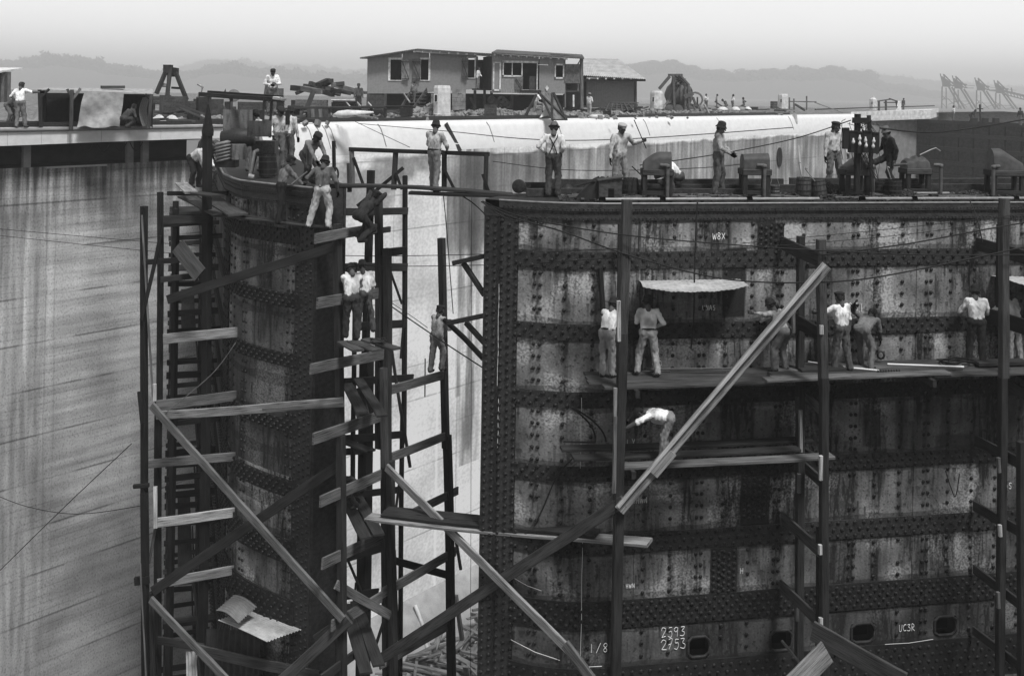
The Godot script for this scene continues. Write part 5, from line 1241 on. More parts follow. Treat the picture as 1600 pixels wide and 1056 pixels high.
	for j in 7:
		var y := -3.0 - j * 2.3
		for e in 2:
			timber(g, "ledger", Vector3(-7.75, y, -29.15) + outw * (0.62 + e * 0.9) + along * -0.6, Vector3(-7.75, y + 0.1, -29.15) + outw * (0.62 + e * 0.9) + along * 10.0, 0.05, 0.2, wood[rng.randi_range(0, 1)])
		if j % 3 == 1: timber(g, "deck_board", Vector3(-7.75, y + 0.15, -29.15) + outw * 1.0 + along * 0.5, Vector3(-7.75, y + 0.15, -29.15) + outw * 1.0 + along * 7.0, 0.4, 0.05, wood[1], 0.0, outw)
	# curved staging along the leaf's top
	var stage := [[300, 300, 356, 324, 3.05, 26.9], [330, 331, 412, 343, 3.28, 26.5], [400, 341, 560, 361, 3.30, 25.2]]
	timber(g, "deck_board", lev(296, 306, 3.1), lev(352, 333, 3.22), 0.7, 0.05, wood[2], 0.0, Vector3(0.9, 0, 0.4))
	timber(g, "deck_board", lev(322, 305, 3.05), lev(372, 336, 3.2), 0.5, 0.05, wood[2], 0.0, Vector3(0.9, 0, 0.4))
	timber(g, "deck_board", lev(335, 336, 3.30), lev(412, 342, 3.34), 0.34, 0.05, wood[2], 0.0, Vector3(0.6, 0, 0.8))
	for k in 3:
		var s := Vector3(0.62, 0, 0.78) * -(k * 0.3)
		timber(g, "deck_board", lev(360, 337, 3.30) + s, lev(562, 363, 3.32) + s, 0.28, 0.05, wood[2 if k == 0 else 1], 0.02, Vector3(-0.62, 0, -0.78))
	timber(g, "deck_board", lev(283, 286, 2.7), lev(298, 301, 2.72), 0.34, 0.05, wood[4], 0.0, Vector3(0.9, 0, 0.4)); timber(g, "deck_board", lev(296, 300, 2.74), lev(340, 306, 2.74), 0.4, 0.05, wood[1], 0.0, Vector3(0.4, 0, 0.9))
	timber(g, "ledger", at(262, 302, 29.0), at(355, 302, 28.5), 0.1, 0.12, wood[0]); timber(g, "ledger", at(255, 346, 27.5), at(330, 342, 27.6), 0.08, 0.3, wood[0])
	tag(timber(null, "plank", at(277, 384, 27.3), at(312, 430, 26.7), 0.42, 0.05, wood[2], 0.0, Vector3(0.9, 0.1, 0.4)), "wide short plank tilted against the upper left scaffold", "plank")
	# corrugated sheets
	sheet("corrugated iron sheet lying as a bright roof low on the left scaffold", at(340, 969, 26.2), at(417, 1003, 24.9), at(393, 951, 26.9), 11, 0.016, M["zinc"], 0.02, false)
	sheet("dull corrugated iron sheet curled up over the bright low roof sheet", at(337, 954, 26.3), at(372, 974, 25.4), at(366, 929, 27.0), 9, 0.018, M["zinc_dull"], 0.10, false)
	sheet("dark corrugated iron sheet standing upright under the bright low roof", at(318, 1078, 26.7), at(322, 982, 26.7), at(402, 1084, 26.0), 9, 0.022, M["zinc_dark"], 0.0, false)
	sheet("narrow pale corrugated iron sheet upright at the scaffold's foot", at(291, 1075, 26.9), at(290, 1018, 26.9), at(309, 1074, 26.8), 3, 0.02, M["zinc"], 0.0, false)
	sheet("bright ragged corrugated iron awning over the two men in white shirts", leaf(leaf_u(1003), 4.10, 0.02), leaf(leaf_u(985), 4.03, 1.15), leaf(leaf_u(1160), 4.10, 0.04), 22, 0.005, M["zinc"], 0.03, true)
	sheet("bright corrugated iron awning at the right edge above the last man", leaf(leaf_u(1553), 4.12, 0.02), leaf(leaf_u(1543), 4.08, 1.1), leaf(leaf_u(1660), 4.2, 0.04), 14, 0.005, M["zinc"], 0.02, true)

# a corrugated sheet: corner, the far end of its ridges, the corner across them
func sheet(label: String, a: Vector3, b0: Vector3, c: Vector3, waves: int, amp: float, m: Material, curl: float, ragged: bool) -> void:
	var b := B.new(); var rows := []; var uvs := []
	var u := b0 - a; var v := c - a; var n := v.cross(u).normalized()
	if n.y < 0.0: n = -n
	for j in 9:
		var row := []; var uv := []
		var f := j / 8.0
		for k in waves * 6 + 1:
			var e := float(k) / (waves * 6)
			var ff := f
			if ragged: ff = f * (1.0 + 0.04 * sin(e * 9.0) + 0.02 * sin(e * 31.0))
			row.append(a + u * ff + v * e + Vector3(0, -0.13 * ff * sin(PI * e) if ragged else 0.0, 0) + n * (amp * sin(TAU * k / 6.0) + curl * sin(PI * f) + 0.03 * sin(e * 5.0) * sin(f * 3.0))); uv.append(Vector2(e, f))
		rows.append(row); uvs.append(uv)
	b.grid(rows, uvs)
	var o := obj("corrugated_sheet", b, m); tag(o, label, "corrugated sheet")
	var e2 := B.new(); var low := []; var hi := []
	for q: Array in rows:
		var r := []
		for p: Vector3 in q: r.append(p - n * 0.004)
		low.append(r)
	low.reverse(); uvs.reverse(); e2.grid(low, uvs); local("underside", e2, m, o)

# ---------------------------------------------------------------- forges, kegs, tools on the gate's deck
const DK := 2.39
func forge(label: String, x: float, y: float, w: float, hh: float, lab_turn: float, kind: int, pipe_x: float) -> void:    # x, y: middle of the foot's front
	var p := lev(x, y, DK)
	var g := thing("forge", label, "forge", p, "rivet forges on the gate deck")
	var d := 0.5; var sh := 0.58
	g.rotation.y = lab_turn
	var b: B
	for e: Vector2 in [Vector2(-1, -1), Vector2(1, -1), Vector2(-1, 1), Vector2(1, 1)]:
		b = B.new(); beam(b, Vector3(e.x * (w * 0.5 - 0.06), 0, e.y * (d * 0.5 - 0.05)), Vector3(e.x * (w * 0.5 - 0.06), sh - 0.06, e.y * (d * 0.5 - 0.05)), 0.11, 0.11, 0.0, Vector3.RIGHT); local("leg", b, wood[1], g)
	for e: float in [-1.0, 1.0]:
		b = B.new(); beam(b, Vector3(-w * 0.5, sh, e * d * 0.5), Vector3(w * 0.5, sh, e * d * 0.5), 0.07, 0.14); local("rail", b, wood[2], g)
		b = B.new(); beam(b, Vector3(-w * 0.5, 0.1, e * d * 0.45), Vector3(w * 0.5, 0.1, e * d * 0.45), 0.06, 0.1); local("rail", b, wood[1], g)
		b = B.new(); beam(b, Vector3(e * w * 0.48, sh, -d * 0.5), Vector3(e * w * 0.48, sh, d * 0.5), 0.07, 0.14); local("rail", b, wood[1], g)
	b = B.new(); bx(b, Vector3(0, sh + 0.02, 0), Vector3(w * 0.96, 0.06, d)); local("hearth", b, M["iron"], g)
	b = B.new()      # the sheet-iron hood: a half barrel, rising to the right
	var rows := []; var uvs := []
	for j in 11:
		var row := []; var uv := []
		var f := j / 10.0
		for k in 13:
			var a := PI * k / 12.0
			var r := 0.5 * d * 1.04
			var top: float = hh * ([0.45 + 0.55 * sin(minf(f * 1.6, 1.0) * PI * 0.5), 0.92 + 0.08 * f, 0.25 + 0.75 * sin(minf(f * 1.3, 1.0) * PI * 0.5), 0.62 + 0.3 * sin(f * 2.8) + 0.09 * sin(f * 17.0), 1.0 if f < 0.38 else lerpf(0.95, 0.4, (f - 0.38) / 0.62)][kind])
			var sq := pow(maxf(sin(a), 0.0), 0.38)
			row.append(Vector3((f - 0.5) * w * 0.92, sh + 0.05 + top * sq, -cos(a) * r * (1.0 - 0.25 * sq * sq * (1.0 if kind != 1 else 0.4)))); uv.append(Vector2(f, a))
		rows.append(row); uvs.append(uv)
	b.grid(rows, uvs); 
	var ho := local("hood", b, M["hood"], g)
	for e in 2:
		b = B.new(); var r: Array = rows[0] if e == 0 else rows[10]
		for k in 12: b.tri(Vector3(r[6].x, sh + 0.05, 0), r[k + e], r[k + 1 - e])
		local("hood_end", b, M["hood"], ho)
	b = B.new(); b.tube(PackedVector3Array([Vector3(pipe_x - signf(pipe_x) * 0.16, sh + 0.17, d * 0.5 + 0.02), Vector3(pipe_x - 0.02 * signf(pipe_x), sh + 0.17, d * 0.5 + 0.06), Vector3(pipe_x, sh + 0.12, d * 0.5 + 0.06), Vector3(pipe_x, 0.02, d * 0.5 + 0.06)]), 0.045, 8)
	local("blast_pipe", b, M["pipe_dark"], g)
	b = B.new(); b.lathe(PackedVector2Array([Vector2(0.0, -0.06), Vector2(0.05, -0.045), Vector2(0.06, 0.0), Vector2(0.05, 0.045), Vector2(0.0, 0.06)]), Transform3D(Basis.IDENTITY, Vector3(pipe_x, sh + 0.15, d * 0.5 + 0.06)), 10); local("elbow", b, M["pipe_dark"], g)
func keg(label: String, p: Vector3, r: float, h: float, m: Material, tilt := 0.0, bulge := 1.12, called := "keg") -> Node3D:
	var g := thing(called, label, called, p); g.rotation = Vector3(0, rng.randf() * 3.0, tilt)
	var n := 14
	for k in n:     # staves
		var b := B.new(); var rows := []; var uvs := []
		for j in 6:
			var f := j / 5.0
			var rr := r * (1.0 + (bulge - 1.0) * sin(PI * f)) ; var row := []; var uv := []
			for e: float in [0.03, 0.5, 0.97]:
				var a := TAU * (k + e) / n
				row.append(Vector3(cos(a) * rr, h * f, sin(a) * rr)); uv.append(Vector2(f * 0.3, k * 0.13 + e * 0.1))
			rows.append(row); uvs.append(uv)
		b.grid(rows, uvs); local("stave", b, m, g)
	for f: float in [0.12, 0.34, 0.66, 0.88]:
		var b := B.new(); var rr := r * (1.0 + (bulge - 1.0) * sin(PI * f)) + 0.004
		b.lathe(PackedVector2Array([Vector2(rr, h * f - 0.018), Vector2(rr + 0.006, h * f), Vector2(rr, h * f + 0.018)]), Transform3D.IDENTITY, 18); local("hoop", b, M["iron"], g)
	var b := B.new(); b.lathe(PackedVector2Array([Vector2(r * 0.97, h * 0.9), Vector2(0.0, h * 0.93)]), Transform3D.IDENTITY, 16); local("lid", b, M["black"], g)
	return g
func tongs(label: String, p: Vector3, d: Vector3, l: float, m: Material) -> void:
	var g := thing("tongs", label, "tongs", p)
	var s := d.cross(Vector3.UP).normalized() * 0.04
	for e: float in [-1.0, 1.0]:
		var b := B.new(); b.tube(PackedVector3Array([s * e, d * l * 0.35 - s * e * 0.2, d * l * 0.75 - s * e * 0.4, d * l * 0.85 - s * e * 1.3, d * l - s * e * 0.4]), 0.014, 5); local("arm", b, m, g)
func deck_things() -> void:
	# coal, cinders and scrap on the deck
	var b := B.new()
	var cinders := thing("cinders", "coal cinders and scrap littering the gate deck around the forges", "cinders", leaf(3.0, DK, -0.8)); cinders.set_meta("kind", "stuff")
	for k in 900:
		var p := leaf(rng.randf_range(-1.6, 10.0), DK, 0.0) - LN * rng.randf_range(0.25, 2.0)
		var s := rng.randf_range(0.02, 0.075)
		b.box(Transform3D(Basis.from_euler(Vector3(rng.randf() * 6.0, rng.randf() * 6.0, 0)), p + Vector3(0, s * 0.3, 0)), Vector3(s, s * 0.7, s * 1.3))
	for c: Array in [[1295, 305, 0.75, 0.3], [1100, 302, 0.5, 0.1], [1520, 305, 0.6, 0.1], [880, 303, 0.6, 0.1], [1415, 305, 0.4, 0.12]]:
		for k in 260:
			var a := rng.randf() * TAU; var r := absf(rng.randfn(0.0, 0.45)) * (c[2] as float)
			var p := lev(c[0], c[1], DK) + Vector3(cos(a) * r * 1.2, maxf(0.0, (c[3] as float) * (1.0 - r / (c[2] as float))) * rng.randf(), sin(a) * r * 0.7)
			var s := rng.randf_range(0.025, 0.08)
			b.box(Transform3D(Basis.from_euler(Vector3(rng.randf() * 6.0, rng.randf() * 6.0, 0)), p), Vector3(s, s * 0.7, s * 1.3))
	obj("lumps", b, M["coal"], cinders)
	b = B.new()
	for k in 60:
		var p := leaf(rng.randf_range(-1.5, 10.0), DK, 0.0) - LN * rng.randf_range(0.3, 1.9) + Vector3(0, 0.03, 0); var d := Vector3(rng.randf_range(-1, 1), 0, rng.randf_range(-0.4, 0.4)).normalized() * rng.randf_range(0.15, 0.6)
		b.tube(PackedVector3Array([p - d, p + d]), rng.randf_range(0.012, 0.03), 5)
	obj("scrap_rods", b, M["pipe_dark"], cinders)
	# the air main along the front of the deck
	var mn := thing("air_pipe", "bright air pipe with couplings lying along the gate deck's front edge", "pipe", leaf(0.0, DK, -0.2))
	var us := [leaf_u(948), leaf_u(1043), leaf_u(1180), leaf_u(1290), leaf_u(1358), leaf_u(1440), leaf_u(1600), 11.5]
	for k in us.size() - 1:
		if k == 3: continue
		rod(mn, "pipe_length", PackedVector3Array([leaf(us[k], DK - 0.05, -0.22), leaf(us[k + 1], DK - 0.05, -0.22)]), 0.038, M["pipe"], 8)
		b = B.new(); b.lathe(PackedVector2Array([Vector2(0.03, -0.07), Vector2(0.06, -0.06), Vector2(0.06, 0.06), Vector2(0.03, 0.07)]), Transform3D(Basis(Vector3.UP, LD, LN), leaf(us[k], DK - 0.05, -0.22)), 10); obj("coupling", b, M["pipe"], mn)
	for q: Array in [[1102, 1242, 1.75], [1440, 1545, 1.5]]: tag(rod(null, "pipe", PackedVector3Array([leaf(leaf_u(q[0]), DK - 0.05, -q[2]), leaf(leaf_u(q[1]), DK - 0.05, -q[2])]), 0.035, M["pipe"]), ["bright pipe behind the standing man and the second forge", "bright pipe lying behind the fourth forge"][0 if q[0] < 1200 else 1], "pipe")
	forge("forge with barrel hood and crossed legs, beside the man in a cap", 1026, 307, 0.70, 0.42, -0.05, 0, 0.22)
	forge("forge with square-ended hood, between the hatted man and the kegs", 1179, 306, 0.66, 0.40, 0.0, 1, 0.16)
	forge("forge with dark sloping hood below the switch board", 1335, 306, 0.58, 0.36, 0.05, 2, 0.34)
	forge("forge with crumpled dark hood, pipe elbow standing at its right", 1430, 303, 0.62, 0.34, 0.02, 3, 0.52)
	forge("smoking dark forge on a board frame at the right edge", 1570, 306, 0.80, 0.55, 0.0, 4, -0.42)
	keg("squat keg with a handle standing left of the first forge", lev(985, 306, DK), 0.17, 0.42, wood[1], 0.0, 1.12)
	keg("upright wooden keg with wire handle left of the tilted keg", lev(1256, 307, DK), 0.165, 0.46, wood[2], 0.02, 1.15)
	keg("tilted wooden keg with tongs in it, beside the cinder heap", lev(1282, 308, DK), 0.155, 0.43, wood[2], -0.16, 1.08)
	keg("low dark keg behind the third forge under the stepping man", lev(1376, 304, DK), 0.19, 0.33, wood[1], 0.0, 1.05)
	keg("tall dark keg heaped with coal at the stepping man's feet", lev(1396, 307, DK), 0.19, 0.42, wood[0], 0.0, 1.06)
	keg("small pale bucket with a wire bail right of the second forge", lev(1211, 306, DK), 0.115, 0.25, wood[3], 0.0, 1.0, "bucket")
	rod(get_node("bucket"), "bail", PackedVector3Array([lev(1211, 306, DK) + Vector3(-0.115, 0.24, 0), lev(1211, 306, DK) + Vector3(-0.07, 0.42, 0), lev(1211, 306, DK) + Vector3(0.05, 0.42, 0), lev(1211, 306, DK) + Vector3(0.115, 0.24, 0)]), 0.007, M["pipe"]).transform = get_node("bucket").transform.affine_inverse()
	# box with a dark cloth, and tools
	var bp := lev(953, 312, DK)
	var g := thing("tool_box", "small slope-topped wooden box with a dark notch, black cloth behind", "box", bp)
	b = B.new(); b.hexa(PackedVector3Array([bp + Vector3(-0.27, 0, -0.02), bp + Vector3(-0.27, 0.43, -0.02), bp + Vector3(-0.27, 0.43, 0.3), bp + Vector3(-0.27, 0, 0.3), bp + Vector3(0.24, 0, -0.02), bp + Vector3(0.24, 0.5, -0.02), bp + Vector3(0.24, 0.5, 0.3), bp + Vector3(0.24, 0, 0.3)])); obj("box_body", b, wood[2], g)
	b = B.new(); bx(b, bp + Vector3(0.0, 0.14, 0.303), Vector3(0.13, 0.28, 0.012)); obj("notch", b, M["hole"], g)
	timber(g, "lid", bp + Vector3(-0.3, 0.45, 0.14), bp + Vector3(0.27, 0.53, 0.14), 0.4, 0.03, wood[2])
	b = B.new(); var rows := []; var uvs := []
	for j in 10:
		var row := []; var uv := []
		for k in 14:
			var a := TAU * k / 13.0; var f := j / 9.0
			row.append(bp + Vector3(-0.42 + cos(a) * 0.36 * sqrt(1.0 - f * f * 0.9) + f * 0.28, 0.5 * f + 0.03 * sin(a * 5.0 + f * 4.0), -0.05 + sin(a) * 0.25 * sqrt(1.0 - f * f * 0.9))); uv.append(Vector2(f, a))
		rows.append(row); uvs.append(uv)
	b.grid(rows, uvs); tag(obj("cloth", b, M["black"]), "black cloth heaped over a rivet box beside the notched wooden box", "cloth")
	timber(g, "stick", bp + Vector3(-0.75, 0.3, 0.1), bp + Vector3(-0.35, 0.42, 0.1), 0.04, 0.04, wood[0])
	tag(rod(null, "poker", PackedVector3Array([at(991, 187, 24.0), at(1010, 232, 24.0)]), 0.012, M["black"]), "thin poker held up by the man in a pale cap", "poker")
	tag(rod(null, "poker", PackedVector3Array([at(988, 260, 24.6), at(1003, 274, 24.2)]), 0.016, M["iron"]), "short poker leaning at the first forge's hearth", "poker")
	for q: Array in [[1249, 255, 1253, 277, 24.2], [1259, 264, 1274, 283, 24.1], [1387, 262, 1393, 280, 24.3]]:
		var a := at(q[0], q[1], q[4]); var c := at(q[2], q[3], q[4])
		tag(rod(null, "tongs", PackedVector3Array([a + Vector3(0.05, 0.0, 0.02), a + Vector3(0.0, 0.03, 0), a, c]), 0.012, M["pipe"]), ["bent tongs handle sticking out of the upright keg", "hooked tongs sticking out of the tilted keg", "tongs handle slanting from the coal keg"][0 if q[0] < 1255 else (1 if q[0] < 1300 else 2)], "tongs")
	tag(rod(null, "rivet_tongs", PackedVector3Array([at(1438, 242, 24.2), at(1455, 234, 24.3), at(1463, 231, 24.3), at(1470, 236, 24.3)]), 0.016, M["pipe"]), "hooked rod lying across the fourth forge's hood", "rod")
	tag(rod(null, "air_hose", PackedVector3Array([at(1398, 258, 24.6), at(1410, 257, 24.5), at(1417, 257, 24.4)]), 0.035, M["pipe_dark"]), "stub of dark pipe left of the fourth forge's hood", "pipe")
	b = B.new(); b.lathe(PackedVector2Array([Vector2(0.0, -0.05), Vector2(0.16, -0.05), Vector2(0.165, 0.0), Vector2(0.16, 0.05), Vector2(0.0, 0.05)]), Transform3D(Basis(Vector3.FORWARD, PI * 0.5).rotated(Vector3.UP, 1.2), lev(811, 291, 2.2) ), 16); tag(obj("wheel", b, M["iron"]), "small iron disc standing on edge at the right leaf's left end", "wheel")
	var pb := thing("splice_plates", "two drilled steel plates on the deck at the right leaf's left end", "steel plates", lev(850, 296, 2.3))
	one_box("steel_plate", lev(820, 300, DK) + Vector3(0, 0.12, 0), Vector3(0.45, 0.24, 0.06), M["steel"], pb); one_box("steel_plate", lev(843, 302, DK) + Vector3(0, 0.14, 0.1), Vector3(0.42, 0.26, 0.05), M["steel_dark"], pb)
	for k in 7:
		b = B.new(); b.lathe(PackedVector2Array([Vector2(0.017, 0), Vector2(0.0, 0.004)]), Transform3D(Basis(Vector3.RIGHT, PI * 0.5), lev(836 + (k % 4) * 4.5, 297 + (k / 4) * 7.0, DK) + Vector3(0, 0.03, 0.155)), 8); obj("bolt_hole", b, M["white_block"], pb)
	b = B.new(); b.lathe(PackedVector2Array([Vector2(0.0, -0.06), Vector2(0.10, -0.06), Vector2(0.13, 0.1), Vector2(0.0, 0.1)]), Transform3D(Basis(Vector3.RIGHT, 1.2), lev(887, 304, DK) + Vector3(0, 0.1, 0)), 12); tag(obj("pail", b, M["iron"]), "small dented iron pail lying right of the man in braces", "pail")
	for k in 4: tag(rod(null, "bar", PackedVector3Array([lev(893, 304 - k, DK) + Vector3(0, 0.04, 0), lev(928, 301 - k, DK) + Vector3(0, 0.06, 0)]), 0.018, M["iron"]), "dark iron bar in the bundle between the pail and the black cloth", "bar", "bundle of iron bars on the deck")
	# switch board on its post
	var sb := lev(1345, 298, DK)
	g = thing("switch_board", "dark board of lamp sockets and switches wired to a post", "switch board", sb)
	timber(g, "post", at(1339, 300, 25.0), at(1341, 178, 25.0), 0.12, 0.12, wood[0]); timber(g, "post", at(1364, 300, 25.2), at(1358, 180, 25.2), 0.08, 0.08, wood[1])
	one_box("upper_box", at(1345, 188, 24.95), Vector3(0.36, 0.13, 0.1), M["black"], g)
	for q: Array in [[1322, 216, 0.13, 0.50], [1333, 221, 0.2, 0.52], [1343, 222, 0.14, 0.5], [1355, 221, 0.22, 0.52], [1368, 223, 0.16, 0.5]]:
		var c := at(q[0], q[1], 24.9); one_box("switch_case", c, Vector3(q[2], q[3], 0.12), M["black"], g, 0.1)
		one_box("case_lip", c + Vector3(0, q[3] * 0.5 - 0.01, 0.07), Vector3(q[2] * 0.8, 0.03, 0.03), M["iron"], g)
	for q: Vector2 in [Vector2(1334, 221), Vector2(1344, 216), Vector2(1344, 224), Vector2(1353, 219), Vector2(1354, 227), Vector2(1366, 220), Vector2(1365, 228)]:
		b = B.new(); b.lathe(PackedVector2Array([Vector2(0.0, -0.06), Vector2(0.035, -0.035), Vector2(0.04, 0.0), Vector2(0.018, 0.05), Vector2(0.018, 0.08), Vector2(0.0, 0.08)]), Transform3D(Basis.IDENTITY, at(q.x, q.y, 24.75)), 10); obj("bulb", b, M["white_block"], g)
	for k in 16:
		var a := at(1322 + k * 3.2, 186 + (k * 7) % 9, 24.9); var c := at(1316 + (k * 37) % 56, 205 + (k * 13) % 18, 24.95); var e := at(1318 + (k * 29) % 60, 250 + (k * 17) % 35, 25.0)
		rod(g, "wire", PackedVector3Array([a, a.lerp(c, 0.5) + Vector3(rng.randf_range(-0.2, 0.2), 0.1, 0), c, c.lerp(e, 0.5) + Vector3(rng.randf_range(-0.1, 0.1), 0, 0), e]), 0.008, M["black"], 4)
	# things on the platforms
	tongs("pair of long black tongs on the upper platform's left end", leaf(leaf_u(1178), 6.0, 0.95), (LD * 0.7 + LN * 0.5).normalized(), 0.75, M["black"])
	tag(rod(null, "bar", PackedVector3Array([leaf(leaf_u(1374), 5.97, 0.55), leaf(leaf_u(1475), 5.98, 0.95)]), 0.022, M["chalk"]), "long white bar lying on the upper platform's middle", "bar")
	tag(rod(null, "sledge_handle", PackedVector3Array([leaf(leaf_u(1300), 5.95, 0.75), leaf(leaf_u(1345), 5.98, 1.0)]), 0.02, M["chalk"]), "pale hammer handle on the platform by the stooping man", "hammer")
	tag(rod(null, "bar", PackedVector3Array([leaf(leaf_u(1257), 5.9, 0.4), leaf(leaf_u(1283), 5.95, 0.5)]), 0.02, M["pipe"]), "short bright bar between the two posts on the platform", "bar")
	tag(rod(null, "bar", PackedVector3Array([leaf(leaf_u(1010), 5.97, 0.32), leaf(leaf_u(1150), 5.98, 0.45)]), 0.02, M["pipe_dark"]), "long thin bar along the platform under the iron awning", "bar")
	b = B.new()
	for k in 9: b.lathe(PackedVector2Array([Vector2(0.02, -0.012), Vector2(0.034, 0), Vector2(0.02, 0.012)]), Transform3D(Basis(Vector3.FORWARD, 1.5), leaf(leaf_u(1342 + k * 4), 5.98, 1.05)), 8)
	tag(obj("chain", b, M["iron"]), "short chain of rivet washers on the platform's front board", "chain")
	var pts := PackedVector3Array()
	for k in 120: pts.append(leaf(leaf_u(1478 + 26.0 * sin(k * 0.21)), 5.97 - 0.0006 * k, 0.62 + 0.18 * cos(k * 0.33) + 0.05 * sin(k * 0.9)))
	tag(rod(null, "rope_coil", pts, 0.014, M["black"], 4), "loose coil of black rope at the hatted man's feet", "rope")
	b = B.new(); b.lathe(PackedVector2Array([Vector2(0.06, -0.03), Vector2(0.1, 0.0), Vector2(0.06, 0.03)]), Transform3D(Basis(Vector3.RIGHT, 1.4), leaf(leaf_u(1371), 5.82, 0.35)), 12); tag(obj("rope_roll", b, M["iron"]), "small roll of wire against the leaf by the stooping man's hand", "wire roll")
	pts = PackedVector3Array()
	for k in 40: pts.append(leaf(leaf_u(930 + 22.0 * cos(k * 0.24) * (1.0 - k * 0.004) - k * 0.5), 7.55 - maxf(0.0, 0.75 * sin(k * 0.12)), 0.2))
	tag(rod(null, "hose", pts, 0.02, M["black"], 5), "looped black hose hanging on the gate left of the lower platform", "hose")
	for q: Array in [[1000, 1040, 0.5], [1050, 1120, 0.7], [1240, 1275, 0.5], [1255, 1290, 0.3]]: tag(rod(null, "bar", PackedVector3Array([leaf(leaf_u(q[0]), 5.97, q[2]), leaf(leaf_u(q[1]), 5.96, q[2] + 0.1)]), 0.018, M["iron"]), "thin dark bar lying among others on the upper platform", "bar", "iron bars strewn on the upper platform")
	b = B.new()
	for k in 22: b.tube(PackedVector3Array([lev(578 + rng.randf() * 26.0, 528 + rng.randf() * 8.0, 5.7), lev(578 + rng.randf() * 26.0, 528 + rng.randf() * 8.0, 5.66)]), 0.02, 5)
	tag(stuff(obj("scrap_iron", b, M["iron"])), "small heap of scrap iron on the middle scaffold's plank", "scrap")
	# clutter on the left leaf's head
	keg("dark keg between the forge legs on the left leaf's head", lev(417, 276, DK), 0.22, 0.62, wood[0], 0.0, 1.06)
	var fp := lev(411, 272, DK)
	g = thing("rivet_forge", "dark boxy forge with a bent pipe leg on the left leaf's head", "forge", fp)
	one_box("fire_box", fp + Vector3(0.05, 0.72, 0.0), Vector3(0.62, 0.42, 0.5), M["iron"], g)
	for e: float in [-1.0, 1.0]: timber(g, "leg", fp + Vector3(0.05 + e * 0.36, 0.0, 0.2), fp + Vector3(0.05 + e * 0.25, 0.55, 0.1), 0.09, 0.09, wood[1])
	rod(g, "blast_pipe", PackedVector3Array([at(390, 274, 26.6), at(397, 237, 26.8), at(402, 235, 27.0)]), 0.05, M["pipe_dark"], 8)
	rod(g, "pipe_stub", PackedVector3Array([at(388, 275, 26.5), at(396, 277, 26.5)]), 0.07, M["pipe"], 8)
	tag(one_box("screen_board", at(405, 201, 27.6), Vector3(0.62, 0.42, 0.05), wood[2], null, 0.35), "grey wooden screen boards between the men on the left leaf", "board")
	tag(one_box("screen_board", at(371, 192, 29.5), Vector3(0.8, 0.75, 0.05), wood[3], null, 0.2), "pale plank hoarding behind the barrel on the left leaf", "board")
	tag(one_box("screen_board", at(356, 195, 29.6), Vector3(0.22, 1.3, 0.05), wood[3], null, 0.2), "single upright pale board left of the plank hoarding", "board")
	b = B.new(); b.lathe(PackedVector2Array([Vector2(0.0, -0.42), Vector2(0.24, -0.42), Vector2(0.27, 0.0), Vector2(0.24, 0.42), Vector2(0.0, 0.42)]), Transform3D(Basis(Vector3.FORWARD, 1.45), at(371, 216, 28.6)), 16); tag(obj("tank", b, M["iron"]), "dark horizontal tank under the plank hoarding on the left leaf", "tank")
	var bl := thing("bellows", "ribbed pale bellows standing at the left leaf's outer edge", "bellows", at(351, 252, 28.2))
	for k in 6:
		b = B.new(); b.lathe(PackedVector2Array([Vector2(0.16, -0.05), Vector2(0.3 - 0.012 * k, 0.0), Vector2(0.16, 0.05)]), Transform3D(Basis(Vector3.FORWARD, -0.25), at(351.0 - k * 0.8, 249.0 - k * 5.0, 28.2)), 14); obj("rib", b, M["zinc_dull"], bl)
	one_box("base_box", at(354, 255, 28.2), Vector3(0.55, 0.2, 0.4), M["iron"], bl)
	tag(one_box("crate", at(372, 237, 28.0), Vector3(0.36, 0.4, 0.3), wood[3], null, 0.4), "small pale broken crate beside the ribbed bellows", "crate")
	tag(timber(null, "post", at(484, 232, 26.3), at(482, 262, 26.3), 0.16, 0.1, wood[3]), "short pale post stub right of the men on the left leaf", "post")
	# sunshade frame
	var fr := thing("sunshade_frame", "rough pole frame of a sunshade over the left leaf's head", "frame", at(380, 190, 30.0))
	timber(fr, "pole", at(312, 147, 30.3), at(442, 156, 28.0), 0.14, 0.12, wood[1]); timber(fr, "pole", at(326, 144, 31.5), at(440, 152, 29.0), 0.12, 0.1, wood[0]); timber(fr, "pole", at(430, 153, 28.2), at(444, 155, 28.0), 0.2, 0.08, wood[5])
	for q: Array in [[327, 148, 325, 205, 30.2, 0.1, 3], [361, 152, 360, 186, 30.0, 0.09, 0], [412, 152, 411, 196, 28.4, 0.05, 1], [424, 152, 421, 215, 28.2, 0.06, 0], [449, 172, 449, 195, 28.4, 0.12, 0]]: post(fr, "pole", q[0], q[1], q[2], q[3], q[4], q[5], wood[q[6]])
	tag(rod(null, "hammer_handle", PackedVector3Array([at(455, 288, 25.2), at(480, 268, 25.3)]), 0.022, wood[3]), "long hammer handle held by the man in dark trousers", "hammer")
	pts = PackedVector3Array()
	for k in 13: pts.append(at(523, 272, 25.4) + Vector3(cos(TAU * k / 12.0) * 0.08, sin(TAU * k / 12.0) * 0.16, 0))
	tag(rod(null, "hose_ring", pts, 0.025, M["black"], 6), "ring of black hose in the pale-trousered worker's right hand", "hose")
	# wires and ropes
	var bk: Material = M["black"]
	wire("thick slack cable drooping from the leaf's left corner to the right edge", [Vector3(752, 315, 23.6), Vector3(800, 339, 22.9), Vector3(880, 362, 22.4), Vector3(975, 396, 21.6), Vector3(1100, 430, 22.0), Vector3(1200, 441, 21.8), Vector3(1330, 438, 21.6), Vector3(1450, 418, 21.6), Vector3(1605, 385, 21.8)], 0.016, bk)
